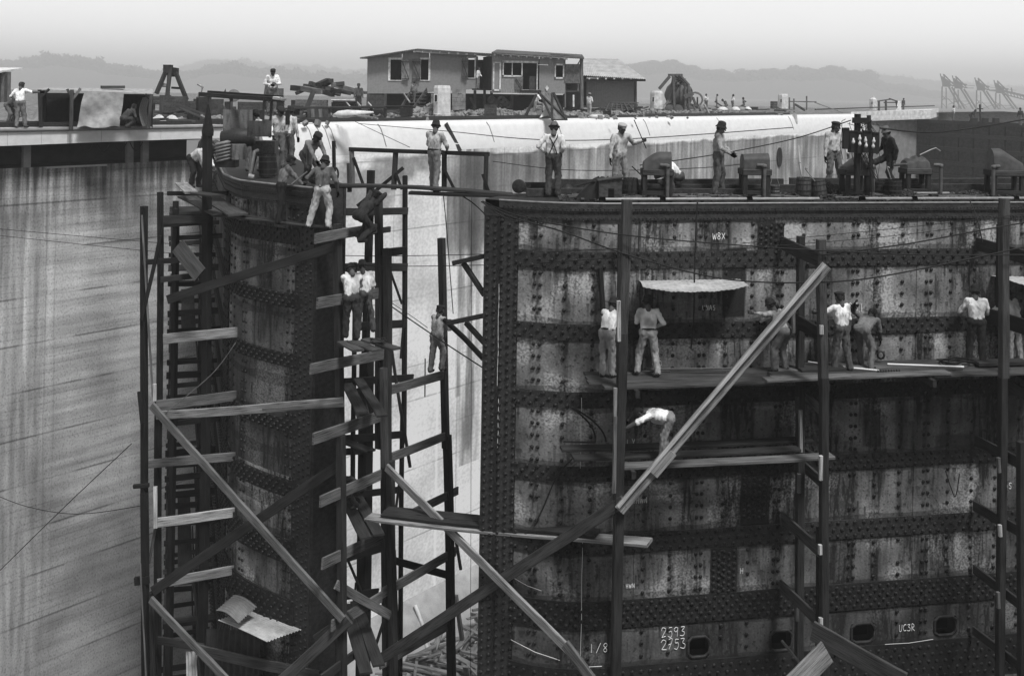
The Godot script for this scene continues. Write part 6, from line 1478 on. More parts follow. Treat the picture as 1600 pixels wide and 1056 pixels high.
	wire("upper slack cable from the leaf's left corner past both tall posts", [Vector3(754, 314, 23.6), Vector3(820, 340, 23.0), Vector3(975, 367, 21.5), Vector3(1170, 384, 21.9), Vector3(1300, 392, 21.8), Vector3(1450, 398, 22.0), Vector3(1605, 398, 22.2)], 0.014, bk)
	wire("cable rising from the second tall post to the right edge", [Vector3(1285, 398, 21.8), Vector3(1345, 391, 21.9), Vector3(1430, 379, 21.9), Vector3(1520, 362, 22.0), Vector3(1605, 347, 22.1)], 0.016, bk)
	wire("thin wire stretched above the rising cable", [Vector3(1160, 380, 22.2), Vector3(1400, 357, 22.2), Vector3(1605, 334, 22.3)], 0.007, bk)
	wire("second thin wire stretched just below the first", [Vector3(1160, 388, 22.1), Vector3(1400, 368, 22.1), Vector3(1605, 341, 22.2)], 0.007, bk)
	wire("short cable drooping below the leaf's upper left corner", [Vector3(756, 318, 23.4), Vector3(785, 338, 23.2), Vector3(815, 346, 23.0), Vector3(835, 339, 22.9)], 0.012, bk)
	wire("lower thin wire from the near wall across to the first tall post", [Vector3(-20, 366, 38.0), Vector3(220, 391, 33.0), Vector3(500, 413, 27.0), Vector3(760, 414, 24.0), Vector3(972, 402, 21.9)], 0.009, bk)
	wire("upper thin wire from the near wall across to the leaf's band", [Vector3(-20, 356, 38.0), Vector3(220, 377, 33.0), Vector3(500, 398, 27.0), Vector3(760, 397, 24.0), Vector3(972, 388, 22.1)], 0.009, bk)
	wire("taut dark rope slanting behind the man on the ledger", [Vector3(596, 468, 27.5), Vector3(680, 526, 26.0), Vector3(755, 575, 24.0)], 0.016, bk, "rope", "rope")
	wire("thin rope slanting from the middle tower to the man on the ledger", [Vector3(604, 468, 27.4), Vector3(640, 492, 27.2), Vector3(668, 512, 27.0)], 0.009, bk, "rope", "rope")
	wire("plumb line hanging beside the right leaf's left edge", [Vector3(737, 308, 24.6), Vector3(736, 700, 24.6), Vector3(735, 1060, 24.6)], 0.006, bk, "plumb_line", "line")
	wire("rope hanging from the gangway to the ledger man's post", [Vector3(692, 300, 25.3), Vector3(697, 350, 25.8), Vector3(708, 490, 26.3)], 0.012, bk, "rope", "rope")
	wire("slack cable sagging across the lower left wall", [Vector3(-20, 768, 33.0), Vector3(40, 791, 31.5), Vector3(120, 803, 29.5), Vector3(222, 790, 27.2)], 0.010, bk)
	wire("straight dark guy rope slanting across the lower left wall", [Vector3(-10, 900, 30.0), Vector3(100, 792, 29.0), Vector3(205, 693, 27.5)], 0.012, bk, "rope", "rope")
	wire("thin cord slanting across the left scaffold's middle", [Vector3(258, 645, 26.5), Vector3(330, 585, 26.8), Vector3(368, 535, 27.2)], 0.012, wood[3], "rope", "rope")
	wire("wire drooping across the bright wall's shoulder to the man in braces", [Vector3(560, 193, 40.0), Vector3(700, 205, 34.0), Vector3(840, 218, 27.0), Vector3(1000, 216, 27.0), Vector3(1240, 199, 28.0)], 0.012, bk)
	wire("wire rising across the stained wall behind the hatted man", [Vector3(1000, 258, 27.0), Vector3(1120, 241, 27.5), Vector3(1240, 217, 28.0), Vector3(1330, 188, 25.0)], 0.014, bk)
	wire("low wire along the stained wall behind the forges", [Vector3(770, 252, 30.0), Vector3(900, 266, 29.0), Vector3(1100, 262, 29.0), Vector3(1190, 252, 29.0)], 0.010, bk)
	wire("wire slanting over the bright shoulder at the gangway", [Vector3(555, 190, 45.0), Vector3(610, 216, 40.0), Vector3(640, 230, 36.0)], 0.012, bk)
	wire("heavy cable looping over the distant dark gate's top", [Vector3(1375, 200, 25.5), Vector3(1450, 207, 26.0), Vector3(1520, 200, 27.0), Vector3(1605, 186, 28.0)], 0.018, bk)
	wire("dark hose hanging down from the gangway's right end", [Vector3(722, 306, 24.8), Vector3(740, 318, 24.6), Vector3(758, 335, 24.2)], 0.016, bk, "hose", "hose")
	wire("black hose snaking down the leaf below the left of the lower platform", [Vector3(895, 716, 22.8), Vector3(870, 745, 22.9), Vector3(850, 790, 23.0), Vector3(835, 822, 23.05)], 0.016, bk, "hose", "hose")
	wire("thick black cable hanging down the face below the awning", [Vector3(1090, 316, 23.0), Vector3(1086, 400, 22.9), Vector3(1084, 500, 22.95), Vector3(1080, 545, 22.95)], 0.018, bk)
	wire("cord slanting from the deck to the third crossbar at upper right", [Vector3(1516, 313, 23.0), Vector3(1527, 340, 22.8), Vector3(1536, 378, 22.6)], 0.014, bk, "rope", "rope")
	wire("slim cable hanging in a loop right of the second tall post", [Vector3(1478, 735, 24.3), Vector3(1486, 760, 24.2), Vector3(1494, 775, 24.3), Vector3(1500, 740, 24.3)], 0.012, bk)

# ---------------------------------------------------------------- the crew
func crew() -> void:
	build_body_kit()
	var v := func(x: float, y: float, z: float) -> Vector3: return Vector3(x, y, z)
	var away := PI + 0.18
	# on the gate's deck
	person("person in a dark slouch hat and pale shirt on the gangplank, seen from behind", at(677, 299.0, 25.3), PI - 0.8, {"hat": "slouch", "shirt": 0.36, "pants": 0.15, "lean": 0.06, "twist": 0.25, "hp": 0.35, "hy": 0.5, "lh": v.call(0.22, 1.0, 0.28), "rh": v.call(-0.1, 1.02, 0.33), "lf": v.call(0.11, 0, 0.06), "rf": v.call(-0.12, 0, -0.05), "belt": true, "size": 1.0})
	person("person in crossed braces and a brimmed hat, back turned, hands on hips", lev(864, 307, DK), PI - 0.1, {"hat": "brim", "hatm": "felt_grey", "shirt": 0.55, "pants": 0.05, "braces": true, "lh": v.call(0.2, 1.0, 0.06), "rh": v.call(-0.17, 1.0, 0.08), "elbow": v.call(0.5, -0.1, -0.75), "hp": 0.4, "lean": 0.02})
	person("person in a pale flat cap poking the first forge, left arm raised", lev(968, 302, DK), 0.35, {"hat": "cap", "hatm": "cap_grey", "shirt": 0.40, "pants": 0.22, "lh": v.call(0.48, 1.26, 0.2), "rh": v.call(-0.30, 0.85, 0.1), "lean": 0.08, "hp": 0.35, "lf": v.call(0.2, 0, 0.02), "rf": v.call(-0.1, 0, -0.1), "elbow": v.call(0, -0.7, -0.2)})
	person("person in a white shirt crouching behind the first forge", lev(1060, 303, DK), -1.1, {"shirt": 0.72, "pants": 0.05, "hip": 0.42, "lean": 0.85, "lf": v.call(0.12, 0, 0.22), "rf": v.call(-0.12, 0, 0.02), "lh": v.call(0.15, 0.45, 0.62), "rh": v.call(-0.15, 0.5, 0.6), "hat": "slouch", "hp": 0.6, "size": 1.0})
	person("person in a dark hat and grey work clothes standing facing right", lev(1122, 305, DK), 1.15, {"hat": "slouch", "shirt": 0.26, "pants": 0.075, "lh": v.call(0.14, 1.0, 0.27), "rh": v.call(-0.13, 0.98, 0.30), "hp": 0.3, "lean": 0.02, "size": 1.03, "lf": v.call(0.1, 0, 0.07), "rf": v.call(-0.1, 0, -0.06)})
	person("person in a knitted cap and pale shirt facing the camera by the board", lev(1302, 297, DK), 0.25, {"hat": "cap", "shirt": 0.42, "pants": 0.11, "lh": v.call(0.27, 0.92, 0.2), "rh": v.call(-0.27, 0.78, 0.06), "hy": 0.8, "hp": 0.2, "lf": v.call(0.21, 0, 0.04), "rf": v.call(-0.14, 0, 0.02), "size": 1.04, "belt": true})
	person("person in a black shirt and slouch hat striding left past the board", lev(1390, 296, DK), -1.35, {"hat": "slouch", "hatm": "felt_grey", "shirt": 0.02, "pants": 0.025, "hip": 0.86, "lf": v.call(0.08, 0, -0.12), "rf": v.call(-0.1, 0.22, 0.55), "lh": v.call(0.26, 0.8, 0.0), "rh": v.call(-0.2, 0.98, 0.22), "lean": 0.12, "hp": 0.3, "size": 1.0})
	# upper platform of the right scaffold
	var U := func(x: float, off: float) -> Vector3: return leaf(leaf_u(x), 6.03, off)
	person("person in a pale shirt leaning to the leaf left of the tall post", U.call(948, 0.55), away - 0.75, {"hat": "slouch", "shirt": 0.68, "pants": 0.2, "lean": 0.42, "lf": v.call(0.1, 0, -0.1), "rf": v.call(-0.1, 0, -0.02), "lh": v.call(0.2, 1.05, 0.55), "rh": v.call(-0.16, 0.98, 0.52), "fwd": -0.1, "hp": 0.2, "belt": true})
	person("person in a white shirt, legs apart, right of the tall post", U.call(1007, 0.55), away - 0.15, {"hat": "slouch", "shirt": 0.8, "pants": 0.26, "lean": 0.16, "lf": v.call(0.22, 0, 0.05), "rf": v.call(-0.2, 0, -0.1), "lh": v.call(0.05, 1.12, 0.38), "rh": v.call(-0.22, 0.97, 0.22), "hp": 0.25, "hip": 0.9, "belt": true})
	person("person stooping leftwards behind the raking brace, arm outstretched", U.call(1208, 0.6), away + 0.55, {"hat": "slouch", "shirt": 0.36, "pants": 0.16, "lean": 0.62, "lf": v.call(0.15, 0, 0.02), "rf": v.call(-0.15, 0, -0.05), "lh": v.call(0.5, 1.28, 0.35), "rh": v.call(-0.1, 0.95, 0.6), "fwd": -0.12, "hip": 0.88, "hp": 0.2})
	person("person in a white shirt and dark trousers beside the second post", U.call(1297, 0.75), away + 0.3, {"hat": "cap", "shirt": 0.78, "pants": 0.09, "lean": 0.1, "lf": v.call(0.12, 0, 0.08), "rf": v.call(-0.13, 0, -0.12), "lh": v.call(0.34, 1.2, 0.45), "rh": v.call(-0.3, 0.78, 0.08), "hp": 0.15, "sleeves": false, "size": 1.02})
	person("person bent double in a loose dark shirt with one arm thrown up", U.call(1338, 0.55), away - 0.9, {"shirt": 0.17, "pants": 0.13, "skin": 0.03, "lean": 1.15, "lf": v.call(0.12, 0, 0.12), "rf": v.call(-0.22, 0, -0.15), "lh": v.call(0.2, 1.4, -0.08), "rh": v.call(-0.15, 0.1, 0.7), "hip": 0.86, "fwd": -0.15, "hp": 0.3, "sleeves": false})
	person("person in a felt hat, pale shirt and black trousers by the awning", U.call(1508, 0.6), away - 0.2, {"hat": "slouch", "shirt": 0.6, "pants": 0.025, "lean": 0.14, "lh": v.call(0.22, 0.98, 0.34), "rh": v.call(-0.17, 1.0, 0.3), "lf": v.call(0.13, 0, 0.04), "rf": v.call(-0.13, 0, -0.04), "hp": 0.15, "hy": -0.7, "size": 1.05})
	person("person half hidden by the post under the right-hand awning", U.call(1573, 0.45), away + 0.3, {"shirt": 0.7, "pants": 0.2, "lean": 0.35, "lh": v.call(0.3, 1.05, 0.5), "rh": v.call(-0.3, 1.0, 0.4), "lf": v.call(0.12, 0, 0.02), "rf": v.call(-0.12, 0, -0.06), "hp": 0.2, "skin": 0.04, "size": 1.0})
	person("person in a white shirt bent flat on the lower platform reaching left", leaf(leaf_u(1018), 7.66, 1.15), -PI / 2.0 - 0.05, {"shirt": 0.8, "pants": 0.2, "skin": 0.07, "lean": 1.42, "hip": 0.9, "fwd": -0.15, "lf": v.call(0.1, 0, 0.02), "rf": v.call(-0.1, 0, -0.1), "lh": v.call(0.2, 0.68, 0.82), "rh": v.call(-0.15, 0.75, 0.72), "hp": 0.5, "sleeves": false})
	# middle
	person("person in a grey shirt balancing on a slanting ledger in the gap", at(681, 582, 27.55), 2.45, {"hat": "cap", "shirt": 0.33, "pants": 0.26, "lean": 0.16, "lh": v.call(0.1, 1.22, 0.42), "rh": v.call(-0.1, 1.05, 0.40), "lf": v.call(0.08, 0, -0.12), "rf": v.call(-0.06, 0.03, 0.14), "hp": 0.2, "hip": 0.92, "size": 1.03, "belt": true})
	rod(null, "held_pipe", PackedVector3Array([at(695, 500, 27.2), at(725, 528, 26.2), at(755, 560, 25.2)]), 0.07, M["black"])
	tag(get_node("held_pipe"), "dark sleeve-like pipe held by the man on the ledger", "pipe")
	person("person in a white shirt and dark hat on the middle scaffold, nearer", lev(548, 529, 5.73), PI + 0.15, {"hat": "slouch", "shirt": 0.55, "pants": 0.04, "lean": 0.3, "fwd": -0.08, "lh": v.call(0.1, 0.95, 0.5), "rh": v.call(-0.12, 1.0, 0.5), "lf": v.call(0.12, 0, 0.05), "rf": v.call(-0.14, 0, -0.08), "hp": 0.7, "twist": 0.25, "size": 1.03})
	person("person in a pale shirt behind the hatted man on the middle scaffold", lev(568, 520, 5.73), PI + 0.5, {"hat": "slouch", "shirt": 0.62, "pants": 0.07, "lean": 0.24, "twist": -0.3, "lh": v.call(0.2, 0.98, 0.44), "rh": v.call(-0.2, 0.9, 0.2), "lf": v.call(0.1, 0, 0.1), "rf": v.call(-0.22, 0, -0.05), "hp": 0.3})
	person("person in dark clothes crouching low in the middle scaffold", lev(562, 788, 10.25), -0.9, {"hat": "cap", "shirt": 0.06, "pants": 0.03, "skin": 0.04, "hip": 0.42, "lean": 0.95, "lf": v.call(0.15, 0, 0.2), "rf": v.call(-0.12, 0, 0.0), "lh": v.call(0.15, 0.25, 0.6), "rh": v.call(-0.2, 0.3, 0.5), "hp": 0.3})
	person("person stooping behind the left leaf's end under the gangplank", lev(560, 378, 3.5), 2.4, {"hat": "cap", "shirt": 0.03, "pants": 0.02, "skin": 0.03, "hip": 0.6, "lean": 0.9, "lf": v.call(0.14, 0, 0.15), "rf": v.call(-0.12, 0, -0.05), "lh": v.call(0.1, 0.9, 0.5), "rh": v.call(-0.1, 0.9, 0.5)})
	# left leaf
	person("person in a white shirt bending over at the left leaf's outer edge", lev(304, 293, 2.98), 1.2, {"hat": "straw_none", "shirt": 0.8, "pants": 0.025, "lean": 1.05, "hip": 0.88, "fwd": -0.12, "lf": v.call(0.12, 0, 0.02), "rf": v.call(-0.12, 0, -0.05), "lh": v.call(0.12, 0.55, 0.6), "rh": v.call(-0.12, 0.6, 0.55), "hp": 0.5})
	person("person in dark clothes standing behind the bending white shirt", lev(310, 284, 2.98), 1.8, {"shirt": 0.03, "pants": 0.03, "lean": 0.3, "hip": 0.9, "lh": v.call(0.2, 0.8, 0.4), "rh": v.call(-0.2, 0.8, 0.4), "hp": 0.5, "size": 1.0})
	person("person in a grey hat stooping beside the bending white shirt", lev(321, 290, 2.98), 1.0, {"hat": "brim", "hatm": "felt_grey", "shirt": 0.07, "pants": 0.2, "lean": 0.75, "hip": 0.78, "lh": v.call(0.15, 0.5, 0.5), "rh": v.call(-0.15, 0.5, 0.5), "fwd": -0.1, "hp": 0.4})
	person("person with a white collar and dark derby hat behind the screen board", lev(393, 268, DK), 2.9, {"hat": "slouch", "shirt": 0.6, "pants": 0.16, "skin": 0.05, "lean": 0.18, "lh": v.call(0.3, 1.0, 0.3), "rh": v.call(-0.3, 1.05, 0.25), "lf": v.call(0.14, 0, 0.02), "rf": v.call(-0.2, 0, 0.02), "hp": 0.3, "size": 1.04})
	person("person in a bright shirt and cap in the left leaf's crew, facing camera", lev(434, 262, DK), 0.5, {"hat": "cap", "shirt": 0.45, "pants": 0.11, "lean": 0.2, "lh": v.call(0.2, 0.95, 0.3), "rh": v.call(-0.25, 0.9, 0.25), "hp": 0.6, "size": 1.1})
	person("person in a pale shirt and dark hat at the back of the left crew", lev(450, 258, DK), 2.6, {"hat": "slouch", "shirt": 0.5, "pants": 0.08, "lean": 0.06, "lh": v.call(0.22, 0.85, 0.2), "rh": v.call(-0.27, 0.8, 0.1), "hp": 0.2, "size": 1.06})
	person("person in black trousers swinging a hammer on the left staging", lev(438, 349, 3.30), 2.0, {"hat": "cap", "shirt": 0.14, "pants": 0.014, "skin": 0.05, "lean": 0.28, "lh": v.call(0.1, 0.98, 0.52), "rh": v.call(-0.1, 0.95, 0.5), "lf": v.call(0.12, 0, 0.08), "rf": v.call(-0.16, 0, -0.1), "hp": 0.4, "size": 1.0})
	person("person in pale trousers and dark sweat-stained shirt, legs apart, on the left staging", lev(502, 357, 3.30), PI - 0.2, {"hat": "slouch", "shirt": 0.10, "pants": 0.38, "skin": 0.07, "lean": 0.16, "lh": v.call(0.3, 1.05, 0.28), "rh": v.call(-0.32, 0.86, 0.15), "lf": v.call(0.3, 0, -0.05), "rf": v.call(-0.16, 0, 0.0), "hip": 0.89, "hp": 0.4, "belt": true, "size": 1.03, "sleeves": false})
	person("person leaning over the mitre end behind the worker in pale trousers", lev(481, 287, DK), 0.8, {"hat": "cap", "shirt": 0.16, "pants": 0.04, "skin": 0.05, "lean": 0.75, "hip": 0.72, "lh": v.call(0.2, 0.5, 0.6), "rh": v.call(-0.15, 0.6, 0.55), "fwd": -0.1, "hp": 0.4})
	# on the wall's top
	var G := func(x: float, d: float) -> Vector3: return on_ground(x, d)
	person("person in a white shirt resting a hand on the canvas shelter's roof", G.call(31, 40.8), PI - 0.1, {"shirt": 0.85, "pants": 0.14, "lean": 0.08, "lh": v.call(0.24, 0.98, 0.12), "rh": v.call(-0.68, 1.32, 0.1), "elbow": v.call(0.4, -0.2, -0.4), "hp": 0.3, "lf": v.call(0.1, 0, -0.05), "rf": v.call(-0.15, 0, 0.1), "sleeves": false, "size": 1.05})
	person("person stooping at the far left behind the man in white", G.call(15, 43.0), 1.4, {"shirt": 0.08, "pants": 0.10, "skin": 0.05, "lean": 1.1, "hip": 0.82, "lh": v.call(0.1, 0.35, 0.5), "rh": v.call(-0.1, 0.35, 0.5), "fwd": -0.1, "cell": 0.034})
	person("person crouching in the dark under the canvas shelter", G.call(193, 42.2), 2.5, {"shirt": 0.05, "pants": 0.04, "skin": 0.05, "hip": 0.38, "lean": 0.8, "lf": v.call(0.1, 0, 0.2), "rf": v.call(-0.1, 0, 0.1), "lh": v.call(0.2, 0.3, 0.5), "rh": v.call(-0.2, 0.3, 0.5), "cell": 0.034})
	person("person in a white shirt writing by the little desk on the wall", G.call(424, 38.5) + Vector3(0, 0.75, 0), 0.4, {"shirt": 0.75, "pants": 0.12, "lean": 0.25, "lh": v.call(0.1, 1.1, 0.3), "rh": v.call(-0.1, 1.05, 0.32), "hp": 0.6, "cell": 0.034})
	person("person in dark clothes standing between the lumber heap and the hut", G.call(560, 62.0) + Vector3(0, 0.35, 0), 0.2, {"shirt": 0.09, "pants": 0.03, "cell": 0.036})
	person("person going up the hut's front steps", G.call(646, 77.0) + Vector3(0, 0.7, 0), 2.8, {"shirt": 0.16, "pants": 0.08, "lean": 0.15, "lf": v.call(0.1, 0.25, 0.2), "rf": v.call(-0.1, 0, -0.1), "cell": 0.036})
	person("person in a white shirt standing in the hut's open doorway", at(746, 139, 82.0), 1.2, {"shirt": 0.7, "pants": 0.15, "lean": 0.1, "lh": v.call(0.1, 1.0, 0.3), "cell": 0.036})
	person("person in a white shirt heaving at a trapdoor panel by the rail", G.call(838, 71.0), 1.35, {"hat": "slouch", "shirt": 0.75, "pants": 0.22, "lean": 0.3, "lh": v.call(0.2, 1.25, 0.5), "rh": v.call(-0.1, 1.2, 0.5), "lf": v.call(0.1, 0.35, 0.45), "rf": v.call(-0.1, 0, -0.25), "cell": 0.034, "size": 1.08})
	person("person in pale clothes and a cap beside the shed wall", G.call(921, 77.0), 2.4, {"hat": "cap", "hatm": "cap_grey", "shirt": 0.55, "pants": 0.3, "lean": 0.05, "lh": v.call(0.1, 1.0, 0.25), "rh": v.call(-0.1, 1.0, 0.25), "cell": 0.036})
	for q: Array in [[1104, 118.0, 0.6, "far-off person left of all those behind the winch"], [1120, 126.0, 0.3, "far-off thin person second from the winch"], [1145, 112.0, 0.75, "far-off person in white standing tallest behind the pipe"], [1163, 115.0, 0.1, "far-off person in dark shirt sitting by the white bundles"], [1137, 108.0, 0.12, "far-off dark person stooping at the planks behind the pipe"], [1412, 135.0, 0.08, "far-off person right of the little canopy frame"], [1490, 118.0, 0.75, "far-off person in white on the distant dark gate"], [1596, 101.0, 0.05, "person in dark clothes at the far right edge on the distant gate"]]:
		var p: Vector3 = G.call(q[0], q[1])
		if q[0] > 1480: p.y = EYE - 2.45
		elif q[0] < 1400: p.y = 0.1
		person(q[3], p, rng.randf() * 6.0, {"shirt": q[2], "pants": 0.12, "hip": 0.6 if q[0] == 1163 or q[0] == 1137 else 0.92, "lean": 0.8 if q[0] == 1137 else 0.1, "hat": "slouch" if q[0] != 1412 else "", "cell": 0.045, "lf": v.call(0.12, 0, 0.1)})
	var sp: Vector3 = G.call(1517, 109.0); sp.y = EYE - 2.45
	person("stooping dark figure at work on the distant dark gate", sp, 0.9, {"shirt": 0.05, "pants": 0.03, "hip": 0.85, "lean": 0.9, "hat": "slouch", "lh": v.call(0.1, 0.4, 0.5), "rh": v.call(-0.1, 0.4, 0.5), "cell": 0.045})

# ---------------------------------------------------------------- on the lock wall's top
func slab(parent: Node, called: String, x0: float, y0: float, x1: float, y1: float, d: float, thick: float, m: Material, d1 := -1.0) -> MeshInstance3D:   # an upright panel between two corners
	if d1 < 0.0: d1 = d
	var a := at(x0, y1, d); var c := at(x1, y1, d1)
	c.y = at((x0 + x1) * 0.5, y1, (d + d1) * 0.5).y; a.y = c.y
	var top := at((x0 + x1) * 0.5, y0, (d + d1) * 0.5).y
	var dir := (c - a).normalized(); var n := dir.cross(Vector3.UP).normalized() * -1.0
	var b := B.new(); var u := Vector3(0, top - a.y, 0); var o := -n * 0.0
	if n.z < 0.0: n = -n
	b.hexa(PackedVector3Array([a - n * thick, a + u - n * thick, c + u - n * thick, c - n * thick, a, a + u, c + u, c]), Vector2(rng.randf() * 3.0, rng.randf() * 3.0), 2.0, 2.0)
	return obj(called, b, m, parent)
func bollard(label: String, x: float, d: float, h: float, w: float, round_top: bool) -> void:
	var p := on_ground(x, d)
	var g := thing("bollard", label, "bollard", p, "white concrete blocks along the wall")
	var b := B.new(); var r := w * 0.5
	var prof := [[1.04, 0.0], [1.04, 0.22], [1.0, 0.24], [0.97, h - 0.18], [0.97, h - 0.17], [0.88, h], [0.0, h + 0.01]]
	if round_top: prof = [[1.0, 0.0], [1.0, h - 0.15], [0.7, h], [0.35, h + 0.1], [0.3, h + 0.3], [0.0, h + 0.32]]
	var rows := []; var uvs := []
	for q: Array in prof:
		var row := []; var uv := []
		for k in 9:
			var a := TAU * (k - 0.5) / 8.0
			var c: float = 1.0 if round_top else 1.12
			row.append(Vector3(clampf(cos(a) * c, -0.92, 0.92) * r * q[0], q[1], clampf(sin(a) * c, -0.92, 0.92) * r * q[0])); uv.append(Vector2(k, q[1]))
		rows.append(row); uvs.append(uv)
	for k in rows.size() - 1:
		for j in 8: b.quad(rows[k][j + 1], rows[k][j], rows[k + 1][j], rows[k + 1][j + 1])
	local("block", b, M["white_block"], g)
	b = B.new(); bx(b, Vector3(-r * 0.62, h * 0.6, r * 0.94), Vector3(0.15, 0.42, 0.03)); local("slot", b, M["hole"], g)
	b = B.new(); bx(b, Vector3(-r * 0.62, h * 0.6, r * 0.93), Vector3(0.22, 0.5, 0.02)); local("slot_frame", b, M["white_block"], g)
func crate(label: String, x: float, d: float, s: Vector3, m: Material, turn := 0.0, lift := 0.0, called := "crate") -> void:
	var p := on_ground(x, d) + Vector3(0, lift, 0)
	var g := thing(called, label, called, p); g.rotation.y = turn
	var n := maxi(2, int(s.y / 0.25))
	for k in n:
		var b := B.new(); bx(b, Vector3(0, (k + 0.5) * s.y / n, 0), Vector3(s.x, s.y / n - 0.012, s.z)); local("slat", b, m, g)
	for e: Vector2 in [Vector2(-1, 1), Vector2(1, 1)]:
		var b := B.new(); bx(b, Vector3(e.x * (s.x * 0.5 - 0.06), s.y * 0.5, s.z * 0.5 + 0.012), Vector3(0.1, s.y, 0.025)); local("batten", b, m, g)
func top_of_wall() -> void:
	var b: B
	# low shelter with a canvas flap, left
	var sd := 41.5
	var g := thing("shelter", "low open-fronted wooden shelter on the lock wall at left", "shelter", on_ground(150, sd))
	var A := func(x: float, y: float, back: float) -> Vector3: return at(x, y, sd + (x - 60.0) * 0.012) + Vector3(-0.3, 0, -0.9) * back
	slab(g, "back_board", 60, 146, 238, 199, sd + 2.3, 0.05, wood[0], sd + 3.6)
	b = B.new(); b.quad(A.call(57, 139, 0.0), A.call(238, 146, 0.0), A.call(238, 139, 2.2), A.call(60, 137, 2.2)); b.quad(A.call(57, 140.6, 0.0), A.call(238, 147.6, 0.0), A.call(238, 146, 0.0), A.call(57, 139, 0.0)); b.quad(A.call(60, 139, 2.2), A.call(238, 141, 2.2), A.call(238, 147.6, 0.0), A.call(57, 140.6, 0.0)); obj("roof", b, M["canvas"], g)
	timber(g, "ridge_board", A.call(155, 136, 1.2), A.call(192, 136, 1.2), 0.4, 0.12, wood[2])
	for q: Array in [[61, 140, 63, 199, 0.0, 1], [112, 140, 110, 203, 0.0, 2], [236, 147, 231, 201, 0.0, 2], [60, 140, 62, 196, 2.0, 0]]: timber(g, "post", A.call(q[0], q[1], q[4]), A.call(q[2], q[3], q[4]), 0.13, 0.13, wood[q[5]])
	for q: Array in [[104, 139, 112, 154, 2], [125, 138, 112, 156, 3], [76, 139, 60, 154, 1], [226, 147, 236, 157, 0]]: timber(g, "strut", A.call(q[0], q[1], 0.02), A.call(q[2], q[3], 0.02), 0.1, 0.1, wood[q[4]])
	b = B.new(); var rows := []; var uvs := []
	for j in 5:
		var row := []; var uv := []
		for k in 9: row.append(A.call(222.0 + j * 3.0, lerpf(152, 198, k / 8.0), 0.2 + j * 0.3) + Vector3(-0.15 * sin(PI * k / 8.0), 0, 0)); uv.append(Vector2(j, k))
		rows.append(row); uvs.append(uv)
	b.grid(rows, uvs); obj("side_board", b, wood[3], g)
	b = B.new(); rows = []; uvs = []
	for j in 22:
		var row := []; var uv := []
		var f := j / 21.0
		for k in 22:
			var e := k / 21.0
			var x := lerpf(lerpf(131, 193, e), lerpf(119, 186, e), f)
			var y := lerpf(lerpf(142.5, 146, e), 199.5 - 3.0 * pow(sin(e * 9.0) * 0.5 + 0.5, 3.0), f)
			var p: Vector3 = A.call(x, y, -0.03)
			p += Vector3(0.02, 0, 0.9) * (0.07 * sin(e * 8.0 + f * 3.0) * f + 0.09 * sin(f * 6.0 + e * 3.0) * (0.15 + f) + 0.012 * sin((e - f) * 16.0))
			row.append(p); uv.append(Vector2(e, f))
		rows.append(row); uvs.append(uv)
	rows.reverse(); uvs.reverse()
	b.grid(rows, uvs); tag(obj("canvas_flap", b, M["canvas"]), "creased pale canvas sheet hanging across the shelter's front", "canvas")
	# hut at the far left edge
	g = thing("hut", "corner of a board hut with white roof at the left edge", "hut", on_ground(0, 50.0))
	for k in 8: slab(g, "plank", -24 + k * 4.9, 112, -19.3 + k * 4.9, 160, 50.0, 0.04, wood[2 + (k % 2)])
	b = B.new(); bx(b, at(-6, 109.5, 50.5), Vector3(1.4, 0.08, 2.2), -0.1, 0.1); obj("roof", b, M["trim"], g)
	# hoist of four legs
	var hp := on_ground(268, 60.0)
	g = thing("hoist", "timber A-frame hoist with four splayed legs and a block at its head", "hoist", hp)
	for q: Array in [[260, 107, 244, 146, 59.5], [264, 106, 261, 160, 61.0], [266, 106, 258, 168, 58.5], [274, 113, 291, 156, 59.8]]: timber(g, "leg", at(q[0], q[1], 60.0), at(q[2], q[3], q[4]), 0.2, 0.2, wood[1])
	one_box("head_block", at(262, 108, 60.0), Vector3(0.45, 0.5, 0.4), wood[1], g); one_box("head_block", at(271, 113, 60.2), Vector3(0.42, 0.5, 0.5), wood[0], g); timber(g, "cross_head", at(256, 106, 60.1), at(276, 109, 60.1), 0.2, 0.22, wood[1])
	timber(g, "brace", at(247, 132, 59.8), at(264, 134, 60.2), 0.12, 0.22, wood[4]); timber(g, "brace", at(268, 137, 60.4), at(283, 138, 60.0), 0.1, 0.12, wood[1])
	# crates and clutter behind the rail, left of the lumber
	crate("large grey plank crate under the hoist", 273, 58.0, Vector3(1.25, 0.9, 0.8), wood[2], 0.1, 0.25); crate("second plank crate leaning left of the large one", 258, 59.0, Vector3(0.55, 0.95, 0.7), wood[2], 0.2, 0.25); crate("small crate right of the large plank crate", 304, 60.0, Vector3(0.85, 0.6, 0.6), wood[2], 0.0, 0.2)
	crate("dark sloping-lidded box behind the sharpened post", 318, 58.0, Vector3(0.7, 0.85, 0.5), wood[1], 0.5, 0.3); crate("upright slatted crate behind the sunshade frame", 337, 57.0, Vector3(0.7, 0.85, 0.6), wood[2], 0.0, 0.2); crate("long low bench of boards left of the hoist", 244, 62.0, Vector3(1.7, 0.5, 0.6), wood[2], 0.05, 0.6)
	crate("wide low timber box beneath the hoist's left legs", 246, 58.0, Vector3(1.3, 0.35, 0.7), wood[2], 0.0, 0.0)
	b = B.new(); b.lathe(PackedVector2Array([Vector2(0.05, -0.08), Vector2(0.2, -0.1), Vector2(0.3, -0.06), Vector2(0.31, 0.06), Vector2(0.2, 0.1), Vector2(0.05, 0.08)]), Transform3D(Basis(Vector3.RIGHT, PI * 0.5), on_ground(303, 49.0) + Vector3(0, 0.31, 0)), 18)
	tag(obj("wheel", b, M["black"]), "dark wheel standing on edge by the rail left of the post", "wheel")
